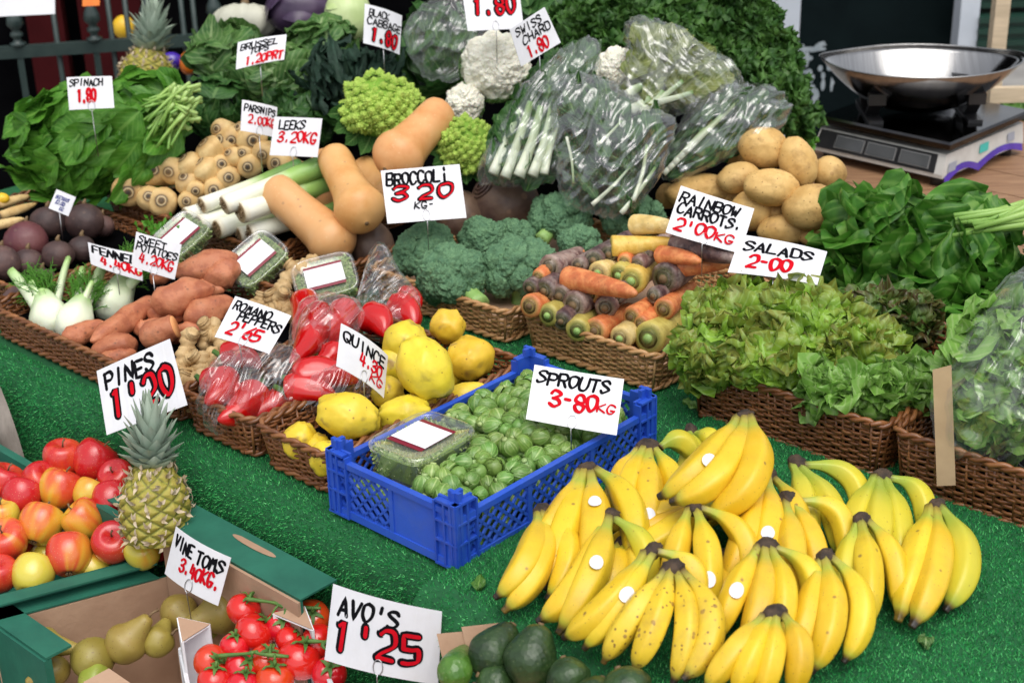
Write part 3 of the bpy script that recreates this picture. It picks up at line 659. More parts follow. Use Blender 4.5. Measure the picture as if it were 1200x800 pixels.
mb = MB(); vpost(mb, 1131, 30, 4.9, .06, .08, 2.9); tag(mb.build('door_post', m_white_p, smooth=False), 'slim grey upright post right of the steel scale pan', 'post')
# dark green crates and pale timber at the right edge
for i, (v0, v1) in enumerate(((-42, 8), (12, 68))):
    root = thing('storage_crate', D(1190, v1, 4.9), ('upper' if i == 0 else 'lower') + ' dark green plastic crate of the stack behind the scale', 'crate', 'green crates stacked at the right edge')
    a, b = D(1144, v1, 4.9), D(1330, v0, 4.9); mb = MB()
    cen = Vector(((a.x + b.x) / 2, a.y + .2, (a.z + b.z) / 2)); hz = abs(b.z - a.z) / 2
    mb.box(cen, Vector(((b.x - a.x) / 2, 0, 0)), Vector((0, .2, 0)), ZUP * hz); mb.build('body', m_green_dk, root, smooth=False)
    mb = MB()
    for q in (-.9, -.25, .35, .9): mb.box(cen + Vector((0, -.206, q * hz)), Vector(((b.x - a.x) / 2 + .004, 0, 0)), Vector((0, .008, 0)), ZUP * .009)
    mb.build('rib', m_green_dk, root, smooth=False)
root = thing('timber_pallet', D(1190, 170, 4.2), 'pale timber pallet standing behind the scale at the right edge', 'pallet')
for v0, v1 in ((97, 120), (143, 172)):
    a, b = D(1158, v1, 4.25), D(1300, v0, 4.25); mb = MB()
    mb.box(Vector(((a.x + b.x) / 2, a.y, (a.z + b.z) / 2)), Vector(((b.x - a.x) / 2, 0, 0)), Vector((0, .012, 0)), ZUP * abs(b.z - a.z) / 2); mb.build('board', m_pale, root, smooth=False)
mb = MB()
for u in (1164, 1290):
    p = D(u, 130, 4.28); mb = MB(); mb.box(Vector((p.x, p.y + .03, .45)), Vector((.02, 0, 0)), Vector((0, .02, 0)), ZUP * .45); mb.build('upright', m_pale, root, smooth=False)
mb = MB(); r = random.Random(5)
leaf_heap(mb, pxell(1192, 132, 4.6, 30, 22), 60, .07, .02, r, nu=2, nv=5)
tag(mb.build('potted_plant', m_leaf_mid), 'small green plant glimpsed between the pale pallet boards', 'plant')

# railing on the left
root = thing('iron_railing', D(110, 60, 4.4) - ZUP * 1.4, 'dark green iron railing with spear finials behind the spinach', 'railing')
RA, RB = D(-60, 66, 4.35), D(300, 42, 4.6); hx = (RB - RA); hx.z = 0; RL = hx.length; hx.normalize(); hy = Vector((-hx.y, hx.x, 0))
mb = MB(); zr = (RA.z + RB.z) / 2
mb.box((RA + RB) / 2, (RB - RA) / 2, hy * .012, ZUP * .017); mb.build('rail', m_iron, root, smooth=False)
def rpt(u): 
    k = (u + 60) / 360; p = RA.lerp(RB, k); return p
for u in (19, 107, 172, 252):
    p = rpt(u); mb = MB(); mb.box(Vector((p.x, p.y, (p.z + .02) / 2)) - hy * .0, hx * .009, hy * .009, ZUP * (p.z + .02) / 2)
    mb.build('post', m_iron, root, smooth=False)
    mb = MB(); z0 = p.z + .012
    prof = [(0, .012), (.006, .022), (.012, .024), (.018, .012), (.026, .011), (.034, .019), (.04, .019), (.05, .010), (.056, .016), (.066, .025), (.085, .022), (.11, .010), (.135, .002)]
    mb.tube([Vector((p.x, p.y, z0 + h)) for h, _ in prof], [q for _, q in prof], 10, ref=(1, 0, 0)); mb.build('finial', m_iron, root)
for u in (64, 128, 148, 214, 228):
    p = rpt(u) + hy * .02; mb = MB(); mb.tube([Vector((p.x, p.y, 0.02)), Vector((p.x, p.y, p.z + .3))], .008, 8); mb.build('bar', m_iron, root)

# things on and behind the railing
c4 = [D(-40, -25, 3.9), D(64, -28, 3.9), D(65, 17, 3.9), D(-40, 22, 3.9)]
mb = MB(); slab(mb, c4[3], c4[2], c4[1], c4[0], .004); root = mb.build('hanging_sign', m_card, smooth=False); tag(root, 'large blank white board at the top left corner', 'sign')
mb = MB(); slab(mb, D(97, 8, 4.3), D(117, 7, 4.3), D(117, -20, 4.3), D(97, -20, 4.3), .003)
tag(mb.build('hanging_tag', m_orange, smooth=False), 'small bright orange tag hanging on the railing', 'tag')
E_ = pxell(145, 32, 4.75, 13, 14); mb = MB(); mb.ell(E_[0], E_[1], E_[2], E_[3], 18, 12); tag(mb.build('lemon', m_yel), 'small yellow fruit seen through the railing bars', 'fruit')
E_ = pxell(221, 74, 4.0, 11, 14); mb = MB(); mb.ell(E_[0], E_[1], E_[2], E_[3], 18, 12); tag(mb.build('orange', m_orange), 'orange fruit right of the upright pineapple at the back', 'fruit')
E_ = pxell(201, 72, 4.0, 13, 11); mb = MB(); mb.ell(E_[0], E_[1], E_[2], E_[3], 18, 12); tag(mb.build('plastic_wrapper', m_purple), 'purple wrapped bundle between the back pineapple and the orange', 'bundle')

# ------------------------------------------------------------------ the stall
root = thing('market_stall', Vector((ST(-.3, .6).x, ST(-.3, .6).y, 0)), 'long low market stall covered with bright green artificial turf', 'market stall')
def turf(name, s0, s1, tb, tf, z, rad, drop, side=False):
    prof = [(tb, z), (tf + rad, z)] + [(tf + rad - rad * math.sin(a), z - rad + rad * math.cos(a)) for a in [PI / 2 * i / 6 for i in range(1, 7)]] + [(tf - .015, z - drop)]
    ns = 40; mb = MB(); vs = []
    for i in range(ns + 1):
        s = s0 + (s1 - s0) * i / ns
        for k, (t, zz) in enumerate(prof): vs.append(ST(s, t , zz))
    n = len(prof); fs = [(i * n + k, (i + 1) * n + k, (i + 1) * n + k + 1, i * n + k + 1) for i in range(ns) for k in range(n - 1)]
    if side:
        o = len(vs); vs += [ST(s0, t, zz - .0) for t, zz in prof] + [ST(s0 - .004, t, zz - .022) for t, zz in prof]
        fs += [(o + k, o + k + 1, o + n + k + 1, o + n + k) for k in range(n - 1)]
    mb.add(vs, fs); return mb.build(name, m_turfbase, root)
turf('turf_cover', -2.0, 0.012, 1.5, -.05, 0, .055, .52)
turf('turf_cover', .0, 1.5, 1.5, -.10, .012, .05, .5, True)
mb = MB(); mb.box(ST(-.25, .74, -.03), E1 * 1.72, E2 * .74, ZUP * .022); mb.build('tabletop', m_wood, root, smooth=False)
for s, t in ((-1.85, .05), (1.35, .05), (-1.85, 1.4), (1.35, 1.4)):
    mb = MB(); p = ST(s, t); mb.box(Vector((p.x, p.y, .29)), E1 * .025, E2 * .025, ZUP * .28); mb.build('leg', m_wood, root, smooth=False)
for a, b, c_, d_, z in ((-1.95, -1.0, .84, 1.5, .12), (-.99, -.47, 1.16, 1.5, .10)):
    mb = MB(); mb.box(ST((a + b) / 2, (c_ + d_) / 2, z / 2 + .003), E1 * (b - a) / 2, E2 * (d_ - c_) / 2, ZUP * z / 2); mb.build('riser', m_dark, root, smooth=False)
# turf pile: short plastic blades, far too many to count
rg = np.random.default_rng(4); bl = []
def strip(s0, s1, fn, L, dens, lean):
    n = int((s1 - s0) * L * dens); s = rg.uniform(s0, s1, n); q = rg.uniform(0, L, n)
    P, Nn = fn(s, q); bl.append((P, Nn, n))
e1, e2, zz_ = np.array(E1), np.array(E2), np.array(ZUP); o0 = np.array(ST(0, 0, 0))
def flat(t0, z): return lambda s, q: (o0 + s[:, None] * e1 + (t0 + q)[:, None] * e2 + z * zz_, np.tile(zz_, (len(s), 1)))
def skirt(tf, z, rad):
    def f(s, q):
        a = np.clip(q / rad, 0, PI / 2); ex = np.maximum(q - rad * PI / 2, 0)
        t = tf + rad - rad * np.sin(a) - ex * .032; h = z - rad + rad * np.cos(a) - ex
        return o0 + s[:, None] * e1 + t[:, None] * e2 + h[:, None] * zz_, np.cos(a)[:, None] * zz_ - np.sin(a)[:, None] * e2
    return f
strip(-1.5, .012, skirt(-.05, 0, .055), .42, 150000, 0)
strip(-.66, .012, flat(.005, 0), .66, 110000, 0)
strip(.0, 1.0, flat(-.05, .012), .74, 160000, 0)
strip(.0, .8, skirt(-.10, .012, .05), .2, 80000, 0)
P = np.concatenate([b[0] for b in bl]); Nn = np.concatenate([b[1] for b in bl]); n = len(P)
ln = rg.normal(0, 1, (n, 3)); ln /= np.linalg.norm(ln, axis=1)[:, None]
dr = Nn * 1.0 + ln * .75; dr /= np.linalg.norm(dr, axis=1)[:, None]
hh = rg.uniform(.0035, .0062, n)[:, None]; sd_ = np.cross(dr, rg.normal(0, 1, (n, 3))); sd_ /= np.linalg.norm(sd_, axis=1)[:, None]
V = np.stack([P - sd_ * .0007, P + sd_ * .0007, P + dr * hh + sd_ * .0004], 1).reshape(-1, 3) - np.array(PLOC[root.name])
me = bpy.data.meshes.new('turf_pile'); me.vertices.add(3 * n); me.vertices.foreach_set('co', V.ravel().astype(np.float32))
me.loops.add(3 * n); me.loops.foreach_set('vertex_index', np.arange(3 * n, dtype=np.int32)); me.polygons.add(n)
me.polygons.foreach_set('loop_start', np.arange(0, 3 * n, 3, dtype=np.int32)); me.update(calc_edges=True)
at = me.attributes.new('c', 'FLOAT', 'POINT'); at.data.foreach_set('value', np.repeat(np.clip(rg.normal(.5, .25, n), 0, 1), 3).astype(np.float32))
me.materials.append(m_turf); o = bpy.data.objects.new('turf_pile', me); COL.objects.link(o); o.parent = root; tag(o, kind='stuff')

# wooden side table that carries the scale
root = thing('side_table', Vector((ST(-.2, 2).x, ST(-.2, 2).y, 0)), 'bare brown plank table behind the stall carrying the scale', 'table')
for i in range(7):
    mb = MB(); t = 1.56 + i * .142; mb.box(ST(.12, t, -.016), E1 * .84, E2 * .069, ZUP * .016); mb.build('plank', m_wood, root, smooth=False)
for s, t in ((-.66, 1.56), (.88, 1.56), (-.66, 2.4), (.88, 2.4)):
    mb = MB(); p = ST(s, t); mb.box(Vector((p.x, p.y, .29)), E1 * .03, E2 * .03, ZUP * .29); mb.build('leg', m_wood, root, smooth=False)

# ------------------------------------------------------------------ weighing scale
A = W(1103, 216, .012); B = W(953, 181, .012); ex = (A - B); ex.z = 0; sw = ex.length; ex.normalize(); ey = Vector((-ex.y, ex.x, 0)); sdp = .37
root = thing('weighing_scale', B + ex * sw / 2 + ey * sdp / 2 - ZUP * .012, 'grey electronic shop scale with a big steel pan on the plank table', 'weighing scale')
def SP(x, y, z): return B + ex * (x * sw) + ey * (y * sdp) + ZUP * z
mb = MB()
lo = [SP(0, 0, .012), SP(1, 0, .012), SP(1, 1, .012), SP(0, 1, .012)]; mi = [SP(0, .0, .02), SP(1, 0, .02), SP(1, 1, .02), SP(0, 1, .02)]
tp = [SP(.012, .055, .064), SP(.988, .055, .064), SP(.988, .99, .064), SP(.012, .99, .064)]
vs = lo + mi + tp; fs = [(3, 2, 1, 0), (8, 9, 10, 11)] + [(k + i, k + (i + 1) % 4, k + 4 + (i + 1) % 4, k + 4 + i) for k in (0, 4) for i in range(4)]
mb.add(vs, fs); mb.build('housing', m_grey_pl, root, smooth=False)
def onface(x, q, off): 
    p = mi[0].lerp(mi[1], x).lerp(tp[0].lerp(tp[1], x), q); nf = (mi[1] - mi[0]).cross(tp[0] - mi[0]).normalized(); return p + nf * off
def fpanel(name, x0, x1, q0, q1, off, mt):
    mb = MB(); slab(mb, onface(x0, q0, off), onface(x1, q0, off), onface(x1, q1, off), onface(x0, q1, off), .002); return mb.build(name, mt, root, smooth=False)
fpanel('fascia', .015, .94, .03, .93, .0005, m_dk_pl)
for x0 in (.16, .41, .67):
    d = fpanel('display_surround', x0, x0 + .225, .16, .80, .0028, m_grey_pl2); mb = MB()
    x1 = x0 + .225; slab(mb, onface(x0 + .006, .2, .005), onface(x1 - .006, .2, .005), onface(x1 - .006, .76, .005), onface(x0 + .006, .76, .005), .0008)
    mb.build('display_window', m_disp, d, smooth=False)
mb = MB()                                                   # purple protective film hanging under the right side
for y0, y1, dz in ((.02, .42, .018), (.42, .98, .03)):
    n = 12; vs = []
    for i in range(n + 1):
        y = y0 + (y1 - y0) * i / n; k = math.sin(PI * i / n)
        vs += [SP(1.004, y, .014 + .018 * k), SP(1.012, y, -.004 + .022 * k)]
    mb.add(vs, [(2 * i, 2 * i + 1, 2 * i + 3, 2 * i + 2) for i in range(n)])
mb.build('protective_film', m_purple, root)
for y0, y1, q0, q1, mt in ((.42, .53, .35, .8, m_teal), (.05, .14, .05, .5, m_stick), (.78, .87, .3, .75, m_stick)):
    mb = MB(); f = lambda y, q, o: mi[1].lerp(mi[2], y).lerp(tp[1].lerp(tp[2], y), q) + ex * o
    slab(mb, f(y0, q0, .002), f(y1, q0, .002), f(y1, q1, .002), f(y0, q1, .002), .0008); mb.build('sticker', mt, root, smooth=False)
for x, y in ((.08, .08), (.92, .08), (.92, .9), (.08, .9)):
    mb = MB(); mb.tube([SP(x, y, -.012), SP(x, y, .012)], .017, 14, ref=(1, 0, 0)); mb.build('foot', m_dk_pl, root)
mb = MB(); zc = .078                                         # weighing plate with rounded edge
vs = []; 
for z, k in ((zc, .0), (zc + .012, 0), (zc + .017, .012)):
    vs += [SP(.0 + k, .03 + k, z), SP(1.02 - k, .03 + k, z), SP(1.02 - k, 1.02 - k, z), SP(k, 1.02 - k, z)]
mb.add(vs, [(3, 2, 1, 0), (8, 9, 10, 11)] + [(k + i, k + (i + 1) % 4, k + 4 + (i + 1) % 4, k + 4 + i) for k in (0, 4) for i in range(4)])
mb.build('weighing_plate', m_platf, root, smooth=False)
mb = MB(); mb.tube([SP(.5, .5, .06), SP(.5, .5, zc)], .05, 16, ref=(1, 0, 0)); mb.build('load_column', m_dk_pl, root)
PC = SP(.47, .50, 0); PZ0 = .108; PZ1 = .222
px_, py_ = (RT * 1.0), None
px_ = Vector((1, -.06, 0)).normalized(); py_ = Vector((-px_.y, px_.x, 0))
for sx in (-.115, .115):                                     # two V shaped cradles carry the pan
    mb = MB(); c0 = PC + px_ * sx
    for sy in (-1, 1):
        mb.bar(c0 + py_ * (.03 * sy) + ZUP * (zc + .02), c0 + py_ * (.085 * sy) + ZUP * (PZ0 + .04), .03, .008)
        mb.box(c0 + py_ * (.088 * sy) + ZUP * (PZ0 + .045), px_ * .02, py_ * .012, ZUP * .013)
    mb.bar(c0 - py_ * .1 + ZUP * (zc + .021), c0 + py_ * .1 + ZUP * (zc + .021), .034, .008)
    mb.build('cradle', m_dk_pl, root, smooth=False)
mb = MB(); n = 64; rows = 16; vs = []
def pan(k, a, off):
    ca, sa = math.cos(a), math.sin(a)
    x = .240 * ca * k; y = .165 * sa * k * (1 - .16 * ca * ca)
    z = PZ0 + (PZ1 - PZ0) * (max(0, k - .25) / .75) ** 1.7 + .012 * (k ** 3) * abs(ca) ** 6
    return PC + px_ * x + py_ * y + ZUP * (z + off)
for off in (0, -.002):
    for j in range(rows + 1):
        for i in range(n): vs.append(pan(.02 + .98 * j / rows, 2 * PI * i / n, off))
R0 = (rows + 1) * n; fs = []
for i in range(n):
    q = (i + 1) % n
    for j in range(rows):
        fs.append((j * n + i, (j + 1) * n + i, (j + 1) * n + q, j * n + q)[::-1]); fs.append((R0 + j * n + i, R0 + (j + 1) * n + i, R0 + (j + 1) * n + q, R0 + j * n + q))
    fs.append((rows * n + i, rows * n + q, R0 + rows * n + q, R0 + rows * n + i))
fs += [tuple(range(n)), tuple(R0 + i for i in range(n))[::-1]]
mb.add(vs, fs); pano = mb.build('pan', m_steel, root)
mb = MB(); mb.tube([pan(1, 2 * PI * i / n, -.001) for i in range(n + 1)], .0022, 8, cap=False); mb.build('rolled_rim', m_steel, pano)

# ------------------------------------------------------------------ baskets
BK = {}
BK['roots'] = basket(-1.22, -.645, .012, .40, .003, .062, 'long brown wicker basket of fennel, sweet potatoes and ginger', seed=1, floor=.03)
BK['pep'] = basket(-.632, -.452, .012, .42, .003, .07, 'narrow brown wicker basket holding the bagged romano peppers', seed=2, floor=.03)
BK['quince'] = basket(-.44, -.275, .012, .44, .003, .07, 'brown wicker basket of quinces next to the blue crate', seed=3, floor=.03)
BK['beet'] = basket(-1.78, -1.27, .10, .47, .003, .05, 'brown wicker basket of beetroots at the left edge', seed=4, floor=.03)
BK['pars'] = basket(-1.56, -1.02, .50, .86, .003, .07, 'brown wicker basket of parsnips and leeks', seed=5, floor=.05)
BK['squash'] = basket(-1.0, -.83, .47, .95, .003, .07, 'brown wicker basket under the butternut squashes', seed=6, floor=.04)
BK['broc'] = basket(-.80, -.445, .58, 1.05, .003, .065, 'pale wicker basket of broccoli heads', mat=m_wick_pale, seed=7, floor=.03)
BK['carrot'] = basket(-.415, -.118, .59, .98, .003, .07, 'pale wicker basket of rainbow carrots', mat=m_wick_pale, seed=8, floor=.035)
BK['pot'] = basket(-.56, -.14, 1.12, 1.42, .003, .08, 'brown wicker basket of potatoes beside the scale', seed=9, floor=.05)
BK['salad'] = basket(-.035, .315, .565, .95, .003, .095, 'brown wicker basket of oak leaf lettuces behind the bananas', seed=10, floor=.05)
BK['bag'] = basket(.33, .85, .565, .95, .003, .095, 'brown wicker basket holding the bagged lettuce at the right edge', seed=11, floor=.05)
# ================================================================== the produce
def seedv(*a): return (a[0] * 12.9898 + a[1] * 78.233) % 50
def solid(u, v, z, rx, ry, ang=0, rz=None, depth=None):
    p = W(u, v, z); d = (p - CAM).dot(fw); return pxell(u, v, d, rx, ry, rz, ang)
def lump(E, seed, amp=.07, fr=1.1, nu=28, nv=20, pinch=None):
    def fn(d): return 1 + amp * fbm(d * fr + Vector((seed, seed * .7, 2))) + amp * .25 * fbm(d * fr * 4 + Vector((seed, 3, 2)))
    mb = MB(); mb.ell(*E, nu, nv, fn); return mb

# ---- potatoes
for (u, v, z, rx, ry, a, lab) in [
    (895, 173, .235, 31, 24, -12, 'topmost big oval potato on the crown of the potato pile'),
    (861, 176, .20, 16, 24, 20, 'potato standing on end left of the topmost potato'),
    (935, 190, .215, 22, 32, 20, 'long potato leaning upright right of the topmost potato'),
    (971, 203, .185, 21, 20, -20, 'round potato at the right top of the pile against the scale'),
    (866, 209, .185, 26, 19, 12, 'potato tucked under the topmost one at the left'),
    (904, 220, .185, 33, 22, -6, 'smooth oval potato in the middle of the pile front'),
    (951, 243, .155, 34, 27, 12, 'large rough potato low at the right of the pile'),
    (818, 224, .15, 39, 20, 8, 'longest potato lying at the left foot of the pile'),
    (880, 247, .13, 25, 24, -10, 'round potato behind the rainbow carrots card'),
    (910, 250, .125, 18, 15, 0, 'shaded potato deep in the middle of the pile'),
    (923, 269, .105, 37, 18, 4, 'flat potato on the basket rim above the salads card'),
    (962, 277, .095, 27, 14, 0, 'small potato at the right end of the basket rim'),
    (782, 230, .12, 14, 15, 0, 'potato end peeping out at the far left of the pile'),
    (992, 245, .12, 20, 22, 0, 'potato half hidden under the big dark green leaves'),
    (850, 232, .13, 20, 18, 0, 'shaded potato between the longest potato and the pile')]:
    tag(lump(solid(u, v, z, rx, ry, a, min(rx, ry) * 1.05), seedv(u, v), .09).build('potato', m_pot), lab, 'potato', 'potatoes heaped in the basket')

# ---- quinces: lumpy pear shapes
def quince(u, v, z, rx, ry, ang, lab, neck=.45):
    E = solid(u, v, z, rx, ry, ang, min(rx, ry)); c, X, Y, Z = E; sd = seedv(u, v); mb = MB()
    def fn(d):
        k = 1 + .11 * fbm(d * 1.4 + Vector((sd, 1, 4))) + .055 * math.cos(5 * math.atan2(d.y, d.z) + sd) * (abs(d.x) ** 2)
        k *= 1 - .16 * math.exp(-((d.x - 1) / .07) ** 2) - .10 * math.exp(-((d.x + 1) / .06) ** 2)
        return k * (1 - neck * max(0, d.x) ** 1.5 * (1 - d.x * d.x * .75))
    def cf(d): return max(0, min(1, .42 + .9 * fbm(d * 1.6 + Vector((sd * 2, 0, 1))) - .1)) ** 1.5
    mb.ell(c, X, Y, Z, 30, 22, fn, c=cf)
    o = tag(mb.build('quince', m_quince), lab, 'quince', 'yellow quinces in the basket')
    mb = MB(); p = c - X * .9
    for i in range(6):
        a = 2 * PI * i / 6; q = (Y.normalized() * math.cos(a) + Z.normalized() * math.sin(a)) * .004
        mb.tube([p, p + q - X.normalized() * .004], [.002, .0008], 5)
    mb.build('blossom_end', m_stalk, o); return o
quince(526, 381, .10, 24, 22, 40, 'round quince at the top of the basket nearest the broccoli')
quince(549, 418, .085, 30, 29, 120, 'large ribbed quince at the right with its blossom end facing up')
quince(476, 400, .12, 31, 27, 60, 'quince behind the biggest standing quince')
quince(463, 424, .09, 30, 24, 80, 'quince half hidden left of the biggest standing quince')
quince(496, 428, .135, 45, 33, 115, 'biggest quince standing upright in the centre of the pile')
quince(545, 467, .06, 37, 20, 20, 'quince lying against the back edge of the blue crate')
quince(478, 484, .075, 35, 22, 8, 'quince lying just behind the boxed cress')
quince(456, 459, .08, 22, 20, 0, 'quince wedged under the quince price card')
quince(412, 488, .10, 42, 29, -12, 'greenish lumpy quince lying on its side in the front corner')
quince(352, 514, .065, 26, 21, 80, 'brown scarred quince at the left front corner of the basket')
quince(372, 524, .055, 21, 17, 70, 'small quince between the scarred one and the front one')
quince(385, 535, .055, 23, 22, 30, 'pale quince lowest in the front of the basket')
for u, v, z in ((520, 440, .05), (440, 500, .04), (500, 465, .05)):
    quince(u, v, z, 24, 22, u, 'quince buried under the others near the %s' % {520: 'blue crate', 440: 'boxed cress', 500: 'middle of the basket'}[u])

# ---- beetroots
for (u, v, z, r, red, lab) in [(31, 283, .075, 26, 1, 'reddish washed beetroot in the left basket'), (56, 261, .09, 21, 0, 'dark beetroot under the small paper price tag'),
    (99, 260, .085, 23, 0, 'largest dark beetroot right of the small paper price tag'), (68, 299, .06, 19, 0, 'dark beetroot low in the middle of the left basket'),
    (2, 309, .06, 23, 0, 'beetroot cut off by the left edge of the photo'), (33, 308, .05, 18, 0, 'dark beetroot beneath the reddish washed one'),
    (22, 352, .035, 19, 0, 'shaded beetroot in front of the others beside the fennel'), (96, 292, .055, 17, 0, 'small beetroot at the right end of the left basket'),
    (120, 265, .06, 14, 0, 'beetroot half hidden beside the parsnip basket'), (50, 330, .03, 17, 0, 'beetroot hidden behind the fennel fronds')]:
    E = solid(u, v, z, r, r * .93); o = lump(E, seedv(u, v), .05).build('beetroot', m_beetr if red else m_beet); tag(o, lab, 'beetroot', 'beetroots in the left basket')
    mb = MB(); p = E[0] + E[2] * .9; mb.tube([p, p + ZUP * .008, p + ZUP * .014 + RT * .004], [.007, .004, .002], 7); mb.build('root_stub', m_stalk, o)
for i, (u, v, a, l) in enumerate([(12, 238, 10, 30), (16, 252, 25, 34), (8, 262, 0, 26)]):
    p0, p1 = W(u - l * .7, v + 4, .11), W(u + l * .8, v - 6 - a * .3, .11); mb = MB()
    root_body(mb, p0, p1, .010, [(0, .2), (.1, .9), (.5, 1), (.85, .6), (1, .05)], seed=i, amp=.15); tag(mb.build('salsify', m_pars), ['pale root at the left edge above the beetroots, topmost of three', 'pale root at the left edge, middle one of three', 'pale root at the left edge, lowest of three, touching the beetroots'][i], 'root vegetable', 'pale roots at the left edge')
E_ = solid(2, 233, .12, 9, 7); tag(lump(E_, 3).build('lemon', m_yel), 'tiny yellow fruit at the left edge under the spinach', 'fruit')

# ---- swedes
for (u, v, z, rx, ry, lab) in [(592, 240, .11, 41, 38, 'big brown swede with ringed top beneath the bagged chard'), (541, 255, .09, 31, 32, 'brown swede behind the broccoli card'),
    (437, 290, .07, 26, 34, 'brown swede left of the broccoli below the card'), (412, 302, .045, 20, 22, 'small brown swede under the front squash'), (560, 285, .06, 25, 22, 'swede hidden behind the broccoli heads')]:
    E = solid(u, v, z, rx, ry, 20); o = lump(E, seedv(u, v), .06).build('swede', m_swede); tag(o, lab, 'swede', 'brown swedes between squashes and chard')
    c, X, Y, Z = E; mb = MB(); ax = (Y * .75 - X * .45 + Z * .55).normalized(); s1 = ax.orthogonal().normalized(); s2 = ax.cross(s1); R = X.length
    for k, (q, h) in enumerate(((.16, 1.05), (.26, 1.01), (.36, .955))):
        mb.tube([c + ax * R * h * .97 + (s1 * math.cos(a) + s2 * math.sin(a)) * R * q for a in [2 * PI * i / 18 for i in range(19)]], R * .045, 6, cap=False)
    mb.build('leaf_scar', m_swede, o)

# ---- butternut squashes: neck end pixel, bulb centre pixel
def squash(u0, v0, z0, r0, u1, v1, z1, r1, lab, mat=None):
    a, b = W(u0, v0, z0), W(u1, v1, z1); R = r1 * pm(b); r = r0 * pm(a) / R; ax = (b - a).normalized(); L = (b - a).length; mb = MB()
    q = R / (L + 2 * R) 
    p0 = a - ax * r * R * .7; p1 = b + ax * R * .95; x = (b - p0).length / (p1 - p0).length
    root_body(mb, p0, p1, R, [(0, .05), (.02, r * .62), (.08, r * .95), (x * .45, r), (x * .68, r * 1.06), (x * .86, .86), (x, 1.0), (x + (1 - x) * .45, .9), (x + (1 - x) * .8, .58), (.99, .2), (1, .04)], n=40, seg=26, amp=.03, freq=2, seed=u0)
    o = tag(mb.build('butternut_squash', mat or m_squash), lab, 'squash', 'butternut squashes'); mb = MB()
    mb.tube([p0 + ax * .004, p0 - ax * .006], [.009, .007], 8); mb.build('stalk', m_stalk, o)
    mb = MB(); mb.tube([p1 - ax * .004, p1 + ax * .0015], [.0055, .004], 10); mb.build('blossom_scar', m_stalk, o)
squash(327, 227, .17, 23, 388, 280, .105, 31, 'front butternut squash lying pointing down right across the leeks')
squash(393, 188, .22, 21, 421, 244, .165, 31, 'butternut squash standing upright behind the front one, bulb down')
squash(511, 137, .28, 23, 468, 181, .235, 32, 'butternut squash tilted right with its neck up beside the romanesco')
squash(380, 190, .17, 17, 372, 228, .14, 24, 'pale butternut squash hidden behind the upright one')
squash(430, 205, .15, 22, 455, 232, .12, 28, 'butternut squash in shade behind the broccoli card')

# ---- leeks: root end, leaf end
for i, (u, v, z, r, u1, v1, z1, lab) in enumerate([
    (262, 241, .165, 12, 366, 199, .20, 'longest leek on top with its green end under the leeks card'), (281, 249, .15, 14, 352, 225, .16, 'thick white leek right of the top one'),
    (236, 241, .14, 10, 330, 205, .16, 'leek nearest the parsnips'), (217, 253, .12, 10, 300, 228, .13, 'leek with its root end furthest left'),
    (233, 263, .105, 11, 320, 236, .115, 'leek at the lower left of the leek stack'), (254, 269, .10, 12, 335, 243, .11, 'leek in the middle of the bottom row'),
    (292, 273, .10, 11, 368, 252, .11, 'leek at the lower right under the front squash'), (280, 275, .09, 9, 350, 256, .10, 'thin leek lowest of the stack')]):
    a, b = W(u, v, z), W(u1, v1, z1); b = a + (b - a).normalized() * max((b - a).length, .24); R = r * pm(a); mb = MB()
    root_body(mb, a, b, R, [(0, .80, 0), (.004, .95, .01), (.03, 1.0, .03), (.1, .97, .1), (.5, .92, .5), (.8, 1.1, .8), (1, 1.2, 1)], n=20, seg=14, amp=.04, seed=i, ribs=7, ribamp=.012)
    o = tag(mb.build('leek', m_leek), lab, 'leek', 'leeks stacked by the parsnips'); mb = MB(); r_ = random.Random(i)
    ax = (b - a).normalized(); s1 = ax.orthogonal().normalized(); s2 = ax.cross(s1)
    for k in range(26):
        q = (s1 * r_.uniform(-1, 1) + s2 * r_.uniform(-1, 1)) * R * .55; mb.tube([a + q, a + q * 1.15 - ax * r_.uniform(.002, .006)], [.0014, .0006], 4)
    mb.build('root_tuft', m_stalk, o)

# ---- parsnips
PARS = [(150, 226, 18, 0), (174, 230, 14, 0), (189, 235, 17, 0), (218, 236, 12, 0), (229, 224, 11, 0), (179, 199, 16, 0), (197, 202, 15, 0), (214, 206, 14, 1), (241, 202, 14, 0), (268, 208, 14, 0), (260, 192, 13, 0), (290, 196, 14, 0),
        (283, 179, 11, 0), (307, 182, 13, 0), (297, 165, 17, 0), (322, 191, 14, 0), (237, 166, 17, 2), (256, 163, 14, 1), (271, 165, 13, 0), (266, 178, 11, 1), (250, 223, 14, 0), (143, 208, 12, 1), (160, 203, 12, 1), (139, 223, 10, 0), (213, 184, 15, 2), (232, 188, 16, 2), (253, 151, 12, 1), (278, 148, 12, 1)]
PR = rows_of([(p[0], p[1]) for p in PARS], [215, 186, 170]); ROWN = ['bottom', 'second', 'third', 'top']
PROF_ROOT = [(0, .12, 0), (.003, .3, .04), (.008, .5, .10), (.008, .68, .14), (.025, .93, .18), (.07, 1.0, .22), (.25, .84, .4), (.5, .58, .6), (.75, .36, .8), (.95, .14, .95), (1, .03, 1)]
